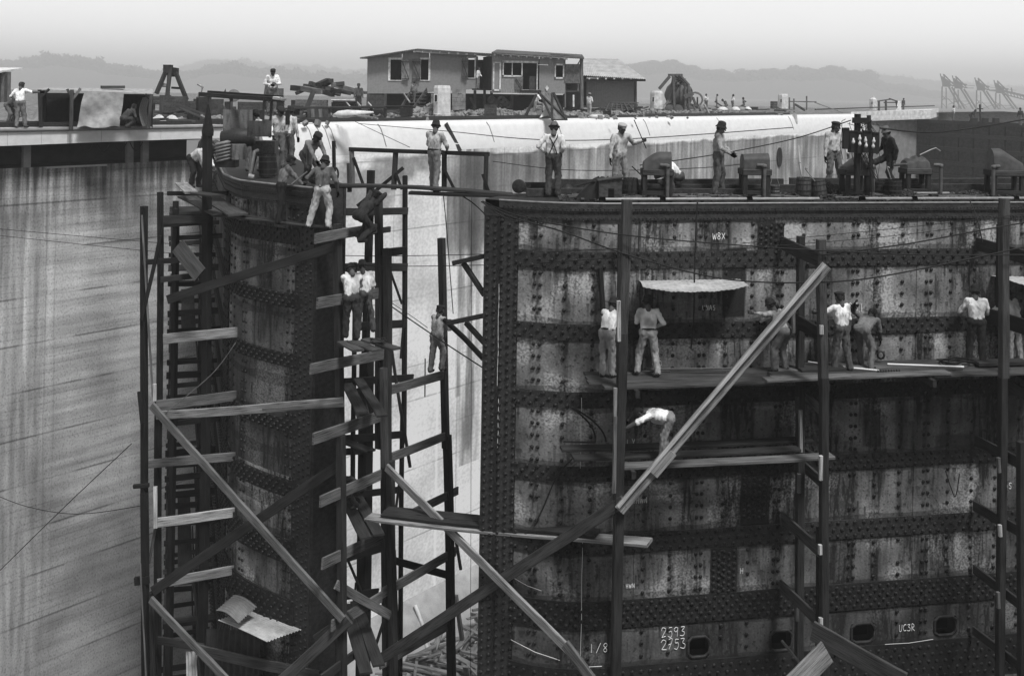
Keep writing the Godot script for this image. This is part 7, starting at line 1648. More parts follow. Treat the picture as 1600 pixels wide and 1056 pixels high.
	b = B.new(); b.lathe(PackedVector2Array([Vector2(0.0, -0.1), Vector2(0.33, -0.1), Vector2(0.35, 0.0), Vector2(0.33, 0.1), Vector2(0.0, 0.1)]), Transform3D(Basis(Vector3.RIGHT, PI * 0.5), at(365, 149, 58.0)), 20); tag(obj("grindstone", b, M["concrete_grey"]), "round grindstone seen above the sunshade frame", "grindstone")
	b = B.new(); b.tri(at(347, 148, 58.5), at(353, 148, 58.5), at(352, 138, 58.5)); b.tri(at(353, 148, 58.6), at(347, 148, 58.6), at(352, 138, 58.6)); tag(obj("shovel", b, M["iron"]), "pointed shovel blade left of the grindstone", "shovel")
	tag(rod(null, "tap_pipe", PackedVector3Array([at(308, 152, 57.0), at(314, 145, 57.0), at(316, 136, 57.0), at(313, 134, 57.0), at(308, 131, 57.0)]), 0.06, M["pipe"]), "crooked bright standpipe above the dark sloping box", "pipe")
	b = B.new(); rows = []; uvs = []
	for j in 6:
		var row := []; var uv := []
		for k in 12: row.append(on_ground(232.0 + k * 4.2, 47.0 + j * 0.7) + Vector3(0, (0.10 + 0.26 * sin(PI * j / 5.0)) * (0.8 + 0.3 * sin(k * 1.3 + j)), 0)); uv.append(Vector2(k, j))
		rows.append(row); uvs.append(uv)
	rows.reverse(); b.grid(rows, uvs); tag(obj("white_cloth", b, M["white_block"]), "crumpled white sheet on the ground right of the shelter", "cloth")
	b = B.new(); rows = []; uvs = []
	for j in 6:
		var row := []; var uv := []
		for k in 8: row.append(on_ground(34.0 + k * 3.6, 46.0 + j * 0.8) + Vector3(0, (0.15 + 0.5 * sin(PI * j / 5.0)) * (0.7 + 0.3 * sin(k * 1.1)), 0)); uv.append(Vector2(k, j))
		rows.append(row); uvs.append(uv)
	rows.reverse(); b.grid(rows, uvs); tag(obj("tarpaulin", b, M["concrete_grey"]), "grey tarpaulin humped over goods left of the shelter", "tarpaulin")
	for q: Array in [[362, 54.0, 0.7, 0.45, 1], [385, 56.0, 1.1, 0.5, 2], [402, 52.0, 0.6, 0.6, 1], [446, 54.0, 0.9, 0.4, 2], [462, 58.0, 0.7, 0.75, 1], [350, 66.0, 1.4, 0.5, 2], [290, 66.0, 1.0, 0.8, 2], [322, 70.0, 1.6, 0.9, 1], [228, 60.0, 0.9, 0.7, 1], [392, 66.0, 1.5, 0.8, 2], [470, 72.0, 1.2, 0.9, 1], [590, 64.0, 1.0, 0.5, 1], [985, 84.0, 0.9, 0.4, 1], [1100, 98.0, 1.2, 0.5, 2], [1175, 112.0, 1.3, 0.5, 1]]:
		crate("weathered box in the clutter along the wall top behind the rail", q[0], q[1], Vector3(q[2], q[3], 0.6), wood[q[4]], rng.randf_range(-0.5, 0.5), 0.0)
		get_child(get_child_count() - 1).set_meta("group", "boxes along the wall top")
	# writing desk with a man
	g = thing("desk_stand", "tall pale writing stand with a raised lid behind the sunshade", "desk", on_ground(424, 40.5))
	slab(g, "lid", 415, 124, 432, 132, 40.6, 0.06, wood[2]); for q: Array in [[416, 132, 413, 152], [431, 132, 434, 152]]: timber(g, "leg", at(q[0], q[1], 40.5), at(q[2], q[3], 40.5), 0.1, 0.1, wood[3])
	slab(g, "box", 433, 138, 440, 152, 40.5, 0.3, wood[3]); slab(g, "front_board", 412, 152, 442, 172, 40.4, 0.2, wood[1])
	# staging with crates and boards behind the rail
	g = thing("staging", "long low timber staging with boards on trestles behind the rail", "staging", on_ground(540, 57.0))
	timber(g, "deck_board", at(452, 168, 57.0), at(640, 166, 60.0), 0.9, 0.09, wood[0]); timber(g, "deck_board", at(440, 170, 56.0), at(600, 167, 58.5), 0.5, 0.1, wood[1])
	for k in 7: post(g, "leg", 470 + k * 22, 169, 470 + k * 22, 184, 57.0 + k * 0.4, 0.16, wood[3 - k % 2])
	for k in 5: timber(g, "upright_board", at(482 + k * 6, 170, 55.8), at(483 + k * 6, 186, 55.8), 0.2, 0.04, wood[2 + k % 2])
	slab(g, "front_panel", 505, 170, 512, 187, 55.8, 0.1, wood[2])
	crate("wide plain crate with a leaning board under the lumber", 487, 66.0, Vector3(1.9, 0.75, 0.9), wood[3], 0.0, 0.25); crate("white-topped shed-like box right of the wide crate", 539, 64.0, Vector3(1.5, 0.65, 0.9), wood[2], 0.0, 0.25)
	b = B.new(); bx(b, on_ground(541, 63.7) + Vector3(0, 0.95, 0.1), Vector3(1.6, 0.05, 1.1), 0.0, -0.18); tag(obj("sloping_board", b, M["trim"]), "white sloping lid lying on the shed-like box", "lid")
	for k in 3: tag(timber(null, "plank", at(541 + k * 17, 160, 61.0), at(549 + k * 17, 169, 60.0), 0.06, 0.08, wood[5]), ["bright stick slanting by the shed-like box, nearest the lumber", "bright slanting stick, middle of three below the hut", "bright slanting stick beneath the hut's left corner"][k], "stick")
	slab(null, "panel", 576, 148, 600, 168, 66.0, 0.1, wood[2]); tag(get_node("panel"), "grey plank hatch leaning under the hut's left corner", "hatch")
	tag(timber(null, "strut", at(489, 143, 63.5), at(478, 172, 62.0), 0.3, 0.06, wood[1]), "dark board leaning on the wide crate's front", "board")
	# the lumber heap
	for q: Array in [[456, 137, 473, 139, 0.42, 1], [473, 138, 498, 143, 0.40, 3], [476, 134, 520, 148, 0.34, 2], [484, 130, 530, 147, 0.34, 2], [496, 132, 512, 125, 0.3, 1], [505, 133, 517, 126, 0.34, 1], [518, 132, 537, 130, 0.3, 2], [519, 132, 560, 143, 0.34, 3], [508, 138, 548, 146, 0.3, 2], [462, 146, 480, 138, 0.26, 1], [498, 143, 516, 147, 0.22, 5], [527, 141, 566, 147, 0.28, 1], [490, 136, 520, 138, 0.3, 3], [535, 137, 572, 145, 0.22, 3]]:
		timber(null, "log", at(q[0], q[1], 66.5 + rng.randf_range(-1.0, 1.0)), at(q[2], q[3], 66.5 + rng.randf_range(-1.0, 2.0)), q[4], q[4] * 0.8, wood[q[5]])
	for o in get_children():
		if o.name.begins_with("log"): tag(o, "weathered timber lying crisscross in the lumber heap left of the hut", "timber", "lumber heap left of the hut")
	g = thing("rubble_bank", "bank of stones and earth along the foot of the hut", "rubble", on_ground(800, 72.0)); g.set_meta("kind", "stuff")
	b = B.new()
	for q: Array in [[672, 68.0, 2.2, 0.75, 300], [770, 74.0, 3.5, 0.5, 260], [850, 72.0, 3.0, 0.8, 260], [905, 73.0, 2.2, 0.4, 160], [960, 78.0, 3.0, 0.35, 180], [1110, 95.0, 5.0, 0.4, 160], [540, 60.0, 5.0, 0.2, 120], [380, 52.0, 3.5, 0.3, 140], [1020, 88.0, 3.0, 0.4, 120]]:
		var c := on_ground(q[0], q[1])
		for k in int(q[4]):
			var dx := rng.randfn(0.0, 0.5) * (q[2] as float); var dz := rng.randfn(0.0, 0.5) * 1.4; var s := rng.randf_range(0.08, 0.34)
			b.box(Transform3D(Basis.from_euler(Vector3(rng.randf() * 6.0, rng.randf() * 6.0, rng.randf() * 6.0)), c + Vector3(dx, maxf(0.0, (q[3] as float) * (1.0 - absf(dx) / (q[2] as float)) * (1.0 - absf(dz) / 2.0)) * rng.randf_range(0.5, 1.0), dz)), Vector3(s, s * 0.7, s))
	obj("stones", b, M["concrete_grey"], g)
	var lit := thing("timber_litter", "loose planks and offcuts littering the wall top behind the rail", "litter", on_ground(600, 62.0)); lit.set_meta("kind", "stuff")
	b = B.new()
	for k in 260:
		var p := on_ground(rng.randf_range(240.0, 1240.0), 1.0); var x := 800.0 + p.x / -p.z * F; var dd := 36.0 + 66.0 * pow((x - 240.0) / 1000.0, 1.2) + 9.0 + rng.randf() * 14.0
		p = on_ground(x, dd) + Vector3(0, 0.06 + rng.randf() * 0.16, 0)
		var dir := Vector3(rng.randf_range(-1, 1), rng.randf_range(-0.08, 0.08), rng.randf_range(-0.5, 0.5)).normalized() * rng.randf_range(0.3, 1.6)
		beam(b, p - dir, p + dir, rng.randf_range(0.08, 0.3), rng.randf_range(0.05, 0.16))
	obj("offcuts", b, wood[2], lit)
	# boat-shaped trough and poles
	b = B.new(); b.lathe(PackedVector2Array([Vector2(0.0, 0.0), Vector2(0.17, 0.25), Vector2(0.2, 0.7), Vector2(0.14, 1.3), Vector2(0.05, 2.0)]), Transform3D(Basis(Vector3.FORWARD, 1.5), at(520, 179, 52.0)), 12); tag(obj("spoon_buoy", b, M["trim"]), "white-nosed tapering spar lying behind the rail", "spar")
	for k in 3: tag(timber(null, "pole", at(530 + k * 8, 175 + k, 53.0), at(572 + k * 9, 184 + k * 0.5, 51.0), 0.08, 0.08, wood[4]), "thin pale pole sloping down to the rail beside the spar", "pole", "pale poles beside the spar")
	crate("dark planked box behind the rail before the hut steps", 635, 61.0, Vector3(0.72, 0.66, 0.5), wood[1], 0.0, 0.0); crate("grey box with a handle below the hut's doorway", 767, 70.0, Vector3(0.82, 0.75, 0.5), wood[2], 0.0, 0.05); crate("dark open trunk right of the slanted panel", 949, 76.0, Vector3(0.55, 0.35, 0.5), wood[0], 0.0, 0.1); crate("small dark bin beside the wall block of the winch", 998, 96.0, Vector3(0.7, 0.45, 0.5), wood[1], 0.3, 0.1)
	# the hut
	house()
	bollard("tall white concrete block with slot, before the hut steps", 691, 67.0, 2.02, 1.16, false); bollard("white concrete block left of the winch", 1026, 98.0, 2.0, 1.2, false); bollard("white concrete block beside the rail gate at right", 1224, 121.0, 1.95, 1.15, false); bollard("small white block with a knob by the canopy frame", 1365, 142.0, 1.6, 0.95, true)
	tag(timber(null, "prop", at(1019, 176, 97.0), at(1002, 184, 96.0), 0.5, 0.1, M["white_block"]), "pale board sloping against the block left of the winch", "board")
	# slanted panel
	var pn := thing("hatch_panel", "slanted plank panel with crossed battens propped beside the hut", "panel", on_ground(866, 66.0))
	b = B.new(); b.hexa(PackedVector3Array([at(864, 188, 65.5), at(842, 144, 68.0), at(842, 144, 67.85), at(864, 188, 65.3), at(886, 188, 65.5), at(865, 145, 68.0), at(865, 145, 67.85), at(886, 188, 65.3)])); obj("boards", b, wood[3], pn)
	for q: Array in [[864, 188, 843, 144], [885, 187, 865, 145], [862, 187, 887, 187], [843, 145, 885, 186], [863, 187, 863, 145]]: timber(pn, "batten", at(q[0], q[1], 65.2 + (188 - q[1]) * 0.058), at(q[2], q[3], 65.2 + (188 - q[3]) * 0.058), 0.14, 0.08, wood[1])
	timber(pn, "prop", at(820, 183, 67.0), at(838, 148, 68.0), 0.14, 0.14, wood[1])
	b = B.new(); b.tri(at(843, 184, 66.5), at(858, 180, 66.8), at(853, 168, 67.2)); tag(obj("white_sack", b, M["white_block"]), "white sacking crumpled behind the slanted panel", "sack")
	# shed with corrugated roof
	shed(); winch(); cranes()
	# rail gate, pipe line and other clutter at right
	var fr := thing("gate_frame", "timber frame with a horizontal pole by the right-hand white block", "frame", on_ground(1252, 118.0))
	for q: Array in [[1234, 152, 1234, 176], [1241, 154, 1241, 172], [1261, 150, 1261, 172], [1242, 163, 1240, 205]]: timber(fr, "post", at(q[0], q[1], 117.0), at(q[2], q[3], 117.0), 0.13, 0.13, wood[3])
	timber(fr, "pole", at(1233, 158.5, 117.0), at(1276, 159, 118.0), 0.13, 0.13, wood[3]); timber(fr, "stay", at(1274, 160, 118.0), at(1318, 176, 122.0), 0.1, 0.1, wood[4]); timber(fr, "stay", at(1243, 163, 117.0), at(1258, 172, 118.0), 0.2, 0.2, wood[2])
	tag(timber(null, "pipe_line", at(1080, 175.5, 92.0), at(1242, 172.5, 116.0), 0.18, 0.15, M["pipe"]), "pale pipe running above the rail at right of the winch", "pipe")
	tag(timber(null, "pipe_line", at(1275, 171, 118.0), at(1460, 165, 150.0), 0.2, 0.12, M["iron"]), "dark pipe running on beyond the rail gate", "pipe")
	crate("tilted dark board box left of the right-hand white block", 1210, 119.0, Vector3(0.7, 0.8, 0.4), wood[2], 0.5, 0.3)
	fr = thing("canopy_frame", "small peaked canopy frame with white side cloth on the far wall", "canopy", on_ground(1393, 140.0))
	for q: Array in [[1374, 157, 1374, 173], [1385, 157, 1385, 173], [1401, 157, 1404, 174]]: timber(fr, "post", at(q[0], q[1], 139.0), at(q[2], q[3], 139.0), 0.22, 0.2, wood[2])
	for q: Array in [[1372, 158, 1392, 155], [1390, 154, 1408, 160], [1382, 160, 1404, 160]]: timber(fr, "rafter", at(q[0], q[1], 139.2), at(q[2], q[3], 139.2), 0.3, 0.14, wood[2])
	b = B.new(); b.quad(at(1400, 176, 138.0), at(1409, 176, 138.0), at(1408, 158, 138.5), at(1404, 157, 138.5)); obj("side_cloth", b, M["white_block"], fr)
	for k in 7: tag(timber(null, "plank", at(1060 + k * 17, 179 - k * 0.9, 92.0 + k * 3.0), at(1095 + k * 17, 177 - k * 0.8, 94.0 + k * 3.0), 0.3, 0.18, wood[1 + k % 3]), "weathered plank lying among the planks between winch and rail gate", "plank", "planks between winch and rail gate")
	for k in 4: tag(timber(null, "trestle_leg", at(1074 + k * 9, 163, 95.0), at(1080 + k * 10, 180, 94.0), 0.16, 0.14, wood[1 + k]), "splayed trestle leg right of the winch", "trestle leg", "trestle legs beside the winch")
	for k in 5:
		b = B.new(); b.lathe(PackedVector2Array([Vector2(0.0, -0.05), Vector2(0.4, 0.0), Vector2(0.45, 0.25), Vector2(0.2, 0.5), Vector2(0.0, 0.52)]), Transform3D(Basis(Vector3.UP, k), on_ground(1130 + k * 10.0, 108.0 + k)), 9, 1.3)
		tag(obj("sack", b, [M["trim"], M["concrete_grey"]][k % 2]), "cement sack in the row behind the pale pipe", "sack", "sacks behind the pale pipe")
	b = B.new(); beam(b, on_ground(1518, 108.0) + Vector3(12.0, 0, -2.0), on_ground(1518, 108.0) + Vector3(12.0, 6.0, -2.0), 0.2, 0.2)
	var pole := thing("signal_pole", "thin pole with short arms standing on the distant gate", "pole", at(1533, 190, 106.0))
	timber(pole, "pole", at(1533, 193, 106.0), at(1532, 163, 106.0), 0.14, 0.14, wood[1]); timber(pole, "arm", at(1528, 170, 106.0), at(1537, 170, 106.0), 0.1, 0.1, wood[1]); timber(pole, "arm", at(1528, 176, 106.0), at(1537, 176, 106.0), 0.1, 0.1, wood[1])
	for k in 3: tag(one_box("box", at(1523 + k * 17, 189, 108.0), Vector3(0.5, 0.6, 0.5), M["black"]), "small dark box standing on the distant gate", "box", "boxes on the distant gate")

func house() -> void:
	var d := 84.0
	var g := thing("wooden_hut", "long raised wooden work hut with open shutters and low roof", "hut", on_ground(730, d))
	var m := M["paint"] as Material; var tr := M["trim"] as Material
	# left block: front boards
	var top := func(x: float) -> float: return lerpf(89.0, 77.5, (x - 572.0) / 75.0) if x < 647.0 else lerpf(77.5, 85.0, (x - 647.0) / 121.0)
	var openings := [[610, 628, 91.5, 125], [656.5, 668, 92.5, 125], [730.5, 741.5, 90, 122]]
	var x := 573.0
	while x < 766.0:
		var x1 := minf(x + 3.9, 766.0); var bot := lerpf(146.0, 139.0, clampf((x - 640.0) / 100.0, 0.0, 1.0)); var hit := []
		for q: Array in openings:
			if x1 > q[0] + 0.5 and x < q[1] - 0.5: hit = q
		if x >= 744.0 and x < 766.0: x = x1; continue
		if hit.is_empty(): slab(g, "board", x + 0.08, top.call(x) + 1.0, x1, bot, d, 0.06, m)
		else:
			slab(g, "board", x + 0.08, top.call(x) + 1.0, x1, hit[2], d, 0.06, m); slab(g, "board", x + 0.08, hit[3], x1, bot, d, 0.06, m)
		x = x1
	slab(g, "dark_room", 575, 92, 766, 138, d + 3.0, 0.05, M["hole"]); slab(g, "end_wall", 573, 92, 573.5, 146, d, 0.1, m, d + 8.0)
	var frames := [[606, 628, 90, 126, 3.5, 1.0, 3.0, 0.0], [656, 672, 90, 126, 1.0, 3.0, 2.8, 0.0], [729, 743, 88.5, 122.5, 1.0, 2.0, 2.5, 0.0]]
	for q: Array in frames:
		slab(g, "window_frame", q[0], q[2], (q[0] as float) + (q[4] as float), q[3], d - 0.05, 0.08, tr); slab(g, "window_frame", (q[1] as float) - (q[5] as float), q[2], q[1], q[3], d - 0.05, 0.08, tr); slab(g, "window_frame", q[0], q[2], q[1], (q[2] as float) + (q[6] as float), d - 0.07, 0.08, tr)
		slab(g, "window_sill", q[0], (q[3] as float) - 1.0, q[1], q[3], d - 0.06, 0.1, tr)
	for q: Array in [[627.5, 639, 92, 125.5, 1], [644, 656.5, 92, 125.5, -1], [721, 731, 91, 122.5, -1]]:
		var s := slab(g, "shutter", q[0], q[2], q[1], q[3], d - 0.10, 0.04, wood[4] if q[4] == 1 else wood[3], d - 0.25)
		slab(s, "ledge", q[0], (q[2] as float) + 4.0, q[1], (q[2] as float) + 5.2, d - 0.19, 0.03, wood[2], d - 0.32); slab(s, "ledge", q[0], (q[3] as float) - 3.0, q[1], (q[3] as float) - 1.8, d - 0.19, 0.03, wood[2], d - 0.32)
		timber(s, "diagonal", at((q[0] as float) + 0.8, (q[2] as float) + 4.0, d - 0.3), at((q[1] as float) - 0.8, (q[3] as float) - 3.0, d - 0.36), 0.05, 0.05, wood[0])
	# roofs
	var b := B.new()
	var r0 := [at(562, 89.5, d - 0.8), at(652, 75.8, d - 0.8), at(776, 84.0, d - 0.9)]
	for k in 2:
		var bk := Vector3(-0.5, 0.25, -9.0); var dn := Vector3(0, -0.11, 0)
		b.quad(r0[k], r0[k + 1], r0[k + 1] + bk, r0[k] + bk); b.quad(r0[k] + dn, r0[k + 1] + dn, r0[k + 1], r0[k]); b.quad(r0[k] + bk + dn, r0[k + 1] + bk + dn, r0[k + 1] + dn, r0[k] + dn)
	obj("roof", b, M["roof_dark"], g)
	for k in 9: timber(g, "rafter_end", at(648 + k * 13.5, 80.0 + k * 0.65, d - 0.75), at(648 + k * 13.5, 80.0 + k * 0.65, d + 0.2), 0.2, 0.16, tr if k < 8 else m)
	timber(g, "fascia", at(645, 79.0, d - 0.72), at(766, 86.5, d - 0.72), 0.05, 0.2, m)
	# porch return and doorway
	slab(g, "porch_wall", 754, 88, 768, 140, d + 2.0, 0.1, wood[1], d - 1.4); slab(g, "door_post", 743, 88, 746, 139, d, 0.1, wood[1]); timber(g, "porch_floor", at(738, 139.5, d - 0.2), at(768, 140, d - 0.2), 2.2, 0.12, wood[1])
	# right block
	var e := 81.5
	var tp := func(xx: float) -> float: return lerpf(82.0, 90.5, (xx - 768.0) / 140.0)
	x = 768.0
	var op := [[786, 815, 97.5, 118], [817.5, 839, 98, 141], [868, 880, 102, 121]]
	while x < 883.0:
		var x1 := minf(x + 3.9, 883.0); var bot := lerpf(145.0, 146.5, (x - 768.0) / 120.0); var hit := []
		for q: Array in op:
			if x1 > q[0] + 0.5 and x < q[1] - 0.5: hit = q
		if hit.is_empty(): slab(g, "board", x + 0.08, tp.call(x) + 2.0, x1, bot, e, 0.06, m)
		else:
			slab(g, "board", x + 0.08, tp.call(x) + 2.0, x1, hit[2], e, 0.06, m); slab(g, "board", x + 0.08, hit[3], x1, bot, e, 0.06, m)
		x = x1
	slab(g, "dark_room", 770, 92, 882, 140, e + 2.6, 0.05, M["hole"])
	for q: Array in [[785, 840, 95, 98.2], [785, 816, 117.5, 120], [785, 787, 95, 120], [814.6, 816.6, 97, 119], [799.5, 800.7, 97, 119], [838.2, 840, 96, 141.5], [866.5, 868.5, 99.5, 123], [879.5, 881.5, 99.5, 123], [866.5, 881.5, 99.5, 102], [866.5, 881.5, 120.5, 123], [770, 772, 96.5, 142], [780, 782.3, 96.5, 142], [770, 782, 96.5, 98.5], [770, 782, 139.5, 142]]: slab(g, "window_frame", q[0], q[2], q[1], q[3], e - 0.07, 0.08, tr)
	slab(g, "door_leaf", 827, 119, 838.5, 140.5, e + 0.1, 0.05, wood[2]); var hs := slab(g, "shutter", 805, 119.5, 817, 140, e - 0.12, 0.05, wood[3]); timber(hs, "diagonal", at(806.5, 123, e - 0.2), at(815.5, 137, e - 0.2), 0.05, 0.05, wood[0])
	slab(g, "shutter", 881.5, 100, 906, 130, e - 0.02, 0.05, wood[3]); timber(g, "shelf", at(812, 142, e - 0.4), at(844, 142.5, e - 0.4), 0.8, 0.16, wood[1]); timber(g, "awning_pole", at(840, 101, e - 0.2), at(856, 101.5, e - 1.2), 0.06, 0.06, tr)
	b = B.new()
	var dc := at(854.8, 137.5, e - 0.08); b.quad(dc + Vector3(0, -0.24, 0), dc + Vector3(0.14, 0, 0), dc + Vector3(0, 0.24, 0), dc + Vector3(-0.14, 0, 0)); obj("diamond_mark", b, M["white_block"], g)
	b = B.new()
	var q0 := [at(768, 81.5, e - 0.7), at(913, 90.0, e - 0.7)]; var bb := Vector3(0.3, 0.5, -7.0); var dd := Vector3(0, -0.11, 0)
	b.quad(q0[0], q0[1], q0[1] + bb, q0[0] + bb); b.quad(q0[0] + dd, q0[1] + dd, q0[1], q0[0]); b.quad(q0[0] + bb + dd, q0[1] + bb + dd, q0[1] + dd, q0[0] + dd); obj("roof", b, M["roof_dark"], g)
	for k in 10: timber(g, "rafter_end", at(773 + k * 12.5, 85.3 + k * 0.75, e - 0.6), at(773 + k * 12.5, 85.3 + k * 0.75, e + 0.1), 0.14, 0.14, tr)
	# lean-to at its right
	for q: Array in [[909, 90, 909, 170], [883, 130, 883, 168], [896, 148, 896, 167], [903, 131, 903, 142]]: timber(g, "post", at(q[0], q[1], e + 0.3), at(q[2], q[3], e + 0.3), 0.24 if q[0] == 909 else 0.12, 0.2, tr if q[0] == 896 else wood[3])
	timber(g, "rail", at(882, 142.5, e + 0.3), at(909, 142, e + 0.3), 0.08, 0.16, wood[2]); slab(g, "dark_board", 882, 130, 909, 170, e + 2.2, 0.06, wood[0])
	slab(g, "panel", 886, 146, 895, 166, e + 1.8, 0.05, wood[1]); timber(g, "beam", at(861, 84, e + 1.0), at(910, 89, e + 0.2), 0.5, 0.12, wood[3])
	# piers, steps, what stands below the floor
	for q: Array in [[706, 727, 139, 172, 82.8], [673, 682, 146, 173, 83.0]]:
		for r in 5:
			for c in 3:
				var w: float = ((q[1] as float) - (q[0] as float)) / 3.0; var hh: float = ((q[3] as float) - (q[2] as float)) / 5.0
				var xo := (0.5 if r % 2 else 0.0) * w * 0.6
				slab(g, "block", (q[0] as float) + c * w + 0.15 + (xo if c > 0 else 0.0), (q[2] as float) + r * hh + 0.2, (q[0] as float) + (c + 1) * w + (xo if c < 2 else 0.0), (q[2] as float) + (r + 1) * hh, (q[4] as float) + rng.randf_range(-0.04, 0.04), 0.8, M["concrete_grey"])
	for q: Array in [[575, 146, 574, 170], [602, 146, 602, 170], [757, 140, 757, 172], [742, 141, 742, 170], [768, 142, 768, 170], [882, 147, 882, 168], [860, 147, 860, 168], [800, 147, 800, 170], [735, 152, 743, 170]]: timber(g, "pier_post", at(q[0], q[1], 83.5), at(q[2], q[3], 83.5), 0.2, 0.2, wood[2])
	slab(g, "underfloor", 575, 146, 880, 172, d + 4.5, 0.1, wood[0])
	for k in 6:
		b = B.new(); b.lathe(PackedVector2Array([Vector2(0.1, -0.06), Vector2(0.3, -0.05), Vector2(0.34, 0.0), Vector2(0.3, 0.05), Vector2(0.1, 0.06)]), Transform3D(Basis(Vector3.RIGHT, 1.3), at(768 + k * 5.2, 156 + (k % 3) * 4.0, 82.5)), 12); obj("cart_wheel", b, wood[2], g)
	var st := thing("steps", "plank steps with slanted handrails up to the left hut windows", "steps", on_ground(650, 78.0))
	for k in 5: timber(st, "tread", at(640 + k * 0.6, 166 - k * 5.5, 78.0 + k * 0.6), at(664 + k * 0.6, 166 - k * 5.5, 78.0 + k * 0.6), 0.5, 0.07, wood[2])
	timber(st, "stringer", at(646, 170, 77.8), at(667, 141, 80.8), 0.08, 0.42, wood[2]); timber(st, "stringer", at(627, 168, 78.0), at(640, 146, 81.0), 0.08, 0.3, wood[2]); timber(st, "handrail", at(631, 146, 80.0), at(640, 160, 78.0), 0.1, 0.1, wood[4])

func shed() -> void:
	var d := 88.0
	var g := thing("shed", "board shed with a sunlit corrugated roof right of the hut", "shed", on_ground(960, d))
	var x := 912.0
	while x < 993.0:
		slab(g, "board", x + 0.1, 124, minf(x + 3.6, 993.0), 168, d + 0.6, 0.05, M["paint_light"]); x += 3.6
	# roof: a low hip, corrugated
	var b := B.new(); var rows := []; var uvs := []
	var lo0 := at(900, 117, d - 1.0); var lo1 := at(1010, 123.5, d - 1.0); var hi0 := at(907, 91.5, d + 4.5); var hi1 := at(966, 92.0, d + 4.5)
	for j in 4:
		var row := []; var uv := []
		for k in 141:
			var f := k / 140.0
			row.append(lo0.lerp(lo1, f).lerp(hi0.lerp(hi1, f), j / 3.0) + Vector3(0, 0.035 * sin(k * PI * 0.5), 0)); uv.append(Vector2(f, j))
		rows.append(row); uvs.append(uv)
	b.grid(rows, uvs); obj("roof", b, M["zinc_roof"], g)
	b = B.new(); b.tri(lo1, lo1 + Vector3(0, 0, -9), hi1); b.quad(hi0, hi1, lo1 + Vector3(0, 0, -9), lo0 + Vector3(0, 0, -9)); obj("roof_side", b, M["zinc_roof"], g)
	timber(g, "fascia", at(912, 124.5, d - 0.8), at(1009, 124.8, d - 0.8), 0.06, 0.2, wood[1])
	for k in 7: timber(g, "rafter_end", at(921 + k * 13, 122.5, d - 0.95), at(921 + k * 13, 123.5, d + 0.5), 0.14, 0.14, M["trim"])
	timber(g, "strut", at(917, 126, d - 0.5), at(921, 121, d - 0.8), 0.1, 0.1, wood[4]); timber(g, "corner_post", at(993, 124, d), at(993, 168, d), 0.2, 0.2, wood[2])
	slab(g, "dark_gable", 908, 112, 916, 165, d + 0.3, 0.05, wood[0])
	for k in 12: tag(timber(null, "board", at(940 + k * 1.5, 170 - k * 0.9, 82.0 + k * 0.3), at(972 + k * 2.3, 174 - k * 1.2, 81.0 + k * 0.3), 0.3, 0.08, wood[1 + k % 3]), "board in the flat stack of lattice frames before the shed", "board", "stack of boards before the shed")
	for k in 6: tag(timber(null, "lattice_bar", at(952 + k * 6, 162, 83.0), at(946 + k * 9, 174, 81.0), 0.1, 0.1, wood[2]), "slanting bar of the lattice leaning on the board stack", "lattice bar", "lattice before the shed")
	b = B.new(); b.lathe(PackedVector2Array([Vector2(0.0, 0.0), Vector2(0.42, 0.02), Vector2(0.46, 0.16), Vector2(0.3, 0.22), Vector2(0.0, 0.24)]), Transform3D(Basis.IDENTITY, on_ground(933, 72.0)), 14, 1.2); tag(obj("basin", b, M["trim"]), "white basin upside down on the rubble before the shed", "basin")
	b = B.new(); b.lathe(PackedVector2Array([Vector2(0.0, 0.0), Vector2(0.42, 0.02), Vector2(0.46, 0.1), Vector2(0.3, 0.16), Vector2(0.0, 0.18)]), Transform3D(Basis.IDENTITY, on_ground(746, 66.0)), 14, 1.5); tag(obj("basin", b, M["trim"]), "white tub lying on the ground right of the tall block", "basin")

